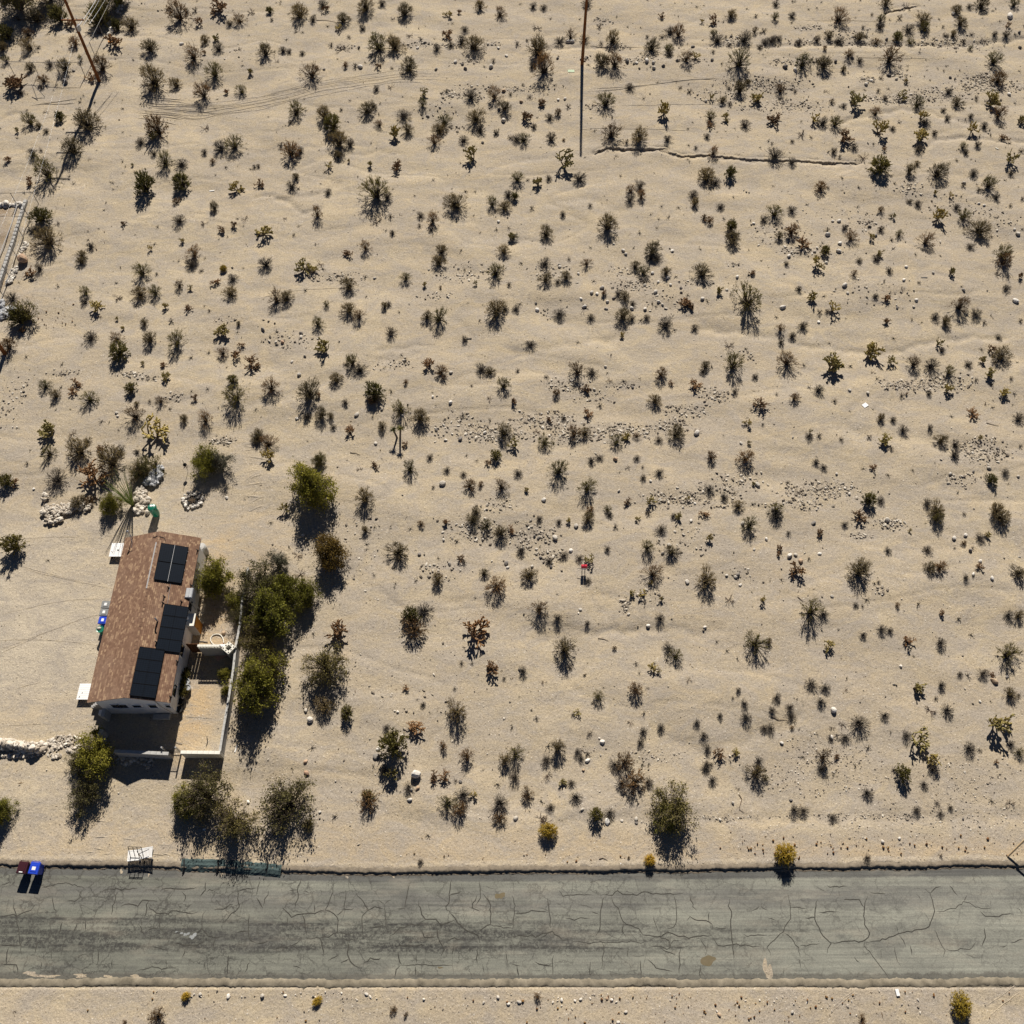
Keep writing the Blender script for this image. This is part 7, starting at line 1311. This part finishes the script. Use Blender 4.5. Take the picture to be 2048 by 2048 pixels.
posts_leaning()
def left_wall():
    w = PL([(53, 408), (40, 450), (28, 488), (14, 530), (0, 572), (-12, 610)]); root = empty('low_block_wall', (w[0][0], w[0][1], 0)); tag(root, 'low wall of single light blocks running down the left edge', 'wall'); ox, oy = w[0]
    m = MB(); m.box(-.16, .16, -.21, .21, 0, .42, .02); me = m.mesh('block', M['block']); p = resample(w, .46)
    for (x, y), (x2, y2) in zip(p[:-1], p[1:]): obj('block', me, root, (x-ox, y-oy, random.uniform(-.03, .02)), (0, 0, math.atan2(y2-y, x2-x)-math.pi/2+random.uniform(-.03, .03)))
    b = MB(); q = PL([(38, 408), (26, 450), (10, 492), (0, 520)]); b.tube([(x, y, .25) for x, y in q], .05, 6); tag(b.build('irrigation_pipe', M['trim']), 'thin pipe lying parallel left of the low block wall', 'pipe')
left_wall()
def guy():
    x0, y0 = P(2015, 1713); x1, y1 = P(2048, 1681, 1.3); d = Vector((x1-x0, y1-y0, 1.3)); r = empty('guy_wire', (x0, y0, 0)); tag(r, 'slanting guy wire with tan guard tube at the lower right edge', 'guy wire')
    b = MB(); b.tube([(0, 0, .05), tuple(d*1.6)], .07, 8); b.build('guard', plain('tan_guard', (.62, .46, .27), .6), r); b = MB(); b.tube([tuple(d*1.6), tuple(d*6)], .012, 5); b.build('cable', M['galv'], r); b = MB(); b.tube([(0, 0, .05), (-.03, -.12, -.05)], .02, 5); b.lathe([(.06, -.1), (.06, .05)], 8); b.build('anchor', M['black_metal'], r)
guy()
# ------------------------------------------------------------------ small odd things
def flag():
    x, y = P(1168, 1134, .9); r = empty('flag_figure', (x, y, 0)); tag(r, 'red and white plastic figure standing under an orange cholla near centre', 'figure')
    b = MB(); b.tube([(-.12, 0, 0), (-.10, 0, .95)], .03, 6); b.tube([(.12, 0, 0), (.10, 0, .95)], .03, 6); b.tube([(-.5, 0, .62), (-.1, 0, .68)], .02, 5); b.build('support', M['black_metal'], r)
    b = MB(); b.box(-.20, .0, -.05, .05, .5, .78, .02); b.box(.02, .2, -.05, .05, .5, .78, .02); b.build('lower_half', M['white_plastic'], r)
    b = MB(); b.box(-.22, .0, -.06, .14, .79, 1.1, .03); b.box(.02, .24, -.06, .14, .79, 1.1, .03); b.build('upper_half', M['red'], r)
flag()
def panel(name, px, py, w, d, rz, mat, lab, cat, h=.03, z=.02):
    x, y = P(px, py); b = MB(); b.box(-w/2, w/2, -d/2, d/2, 0, h, min(.01, h/3)); o = b.build(name, M[mat], loc=(x, y, gz(x, y)+z), rot=(0, random.uniform(-.04, .04), rz)); tag(o, lab, cat)
M['mint'] = plain('mint_board', (0.42, 0.52, 0.36), .7, .2)
panel('board', 1142, 145, .75, .45, .05, 'mint', 'pale green board lying left of the long pole shadow', 'board')
panel('paper_scrap', 1730, 811, .5, .4, .6, 'white_paint', 'white triangular scrap on open sand, right of centre', 'litter')
panel('paper_scrap', 1243.5, 1728.5, .22, .12, -.3, 'white_paint', 'white paper scrap on the verge above the road', 'litter')
panel('plastic_bag', 1796, 1985, .22, .4, .1, 'white_paint', 'crumpled white plastic bag on the sand south of the road', 'litter', .08)
panel('plank', 1847, 558, .62, .07, 0, 'fence_steel', 'short weathered plank on the sand, upper right', 'plank', .04)
panel('plank', 1992, 300, .3, .12, -.6, 'cream_block', 'small cream plank piece at the upper right edge', 'plank', .04)
panel('crate_lid', 90.5, 428, .45, .35, .2, 'cream_block', 'cream box lid under the olive shrub at the left fence', 'litter', .15)
panel('yellow_scrap', 222, 86, .55, .3, .2, 'orange_wood', 'yellow-orange plastic scrap among dry brush near the leaning pole', 'litter', .12)
panel('plastic_scrap', 423, 380, .5, .12, .15, 'white_paint', 'thin bluish white strip on sand in the upper left', 'litter', .03)
panel('post_stub', 938, 676, .5, .07, .15, 'black_metal', 'short dark stake pointing out of a burrobush, centre', 'stake', .05)
def sign():
    x, y = P(371, 932, .7); r = empty('bird_feeder', (x, y, 0)); tag(r, 'small dark feeder on a thin pole left of the round olive bush', 'feeder')
    b = MB(); b.tube([(0, 0, 0), (0, 0, 1.6)], .018, 6); b.build('pole', M['black_metal'], r); b = MB(); b.lathe([(.04, .75), (.16, .85), (.16, .95), (.03, 1.1)], 10); b.build('feeder_cup', M['black_metal'], r)
sign()
def sticks():
    L = [((1040,345+0),(1,1),'')]
    for k, (pts, lab) in enumerate((([(633,41),(650,41),(670,44),(675,48)], 'long thin dark branch lying between two shrubs at the top'), ([(1196,1276),(1208,1278),(1217,1282)], 'curved stick on open sand below the centre'), ([(1478,1588),(1484,1598),(1480,1610),(1478,1618),(1488,1625)], 'wriggly thin branch right of the big olive bush'), ([(1541,1434),(1555,1440),(1575,1440)], 'low dark branch stretching left from a shrub, lower right'), ([(1595,1194),(1602,1200),(1607,1203)], 'thin straight stick near a large creosote bush, lower right'), ([(1198,1718),(1206,1716),(1215,1720)], 'forked stick on the verge above the road'), ([(700,904),(712,905),(720,908)], 'dark crooked stick above the large deep green bush'), ([(1974,844),(1990,848),(2000,850)], 'thin branch on sand at the right edge'))):
        w = [(*P(*p), 0) for p in pts]; b = MB(); b.tube([(x, y, gz(x, y)+.04) for x, y, _ in w], .03, 5, .012); tag(b.build('branch', M['d_twig']), lab, 'branch', 'loose branches on the sand')
sticks()
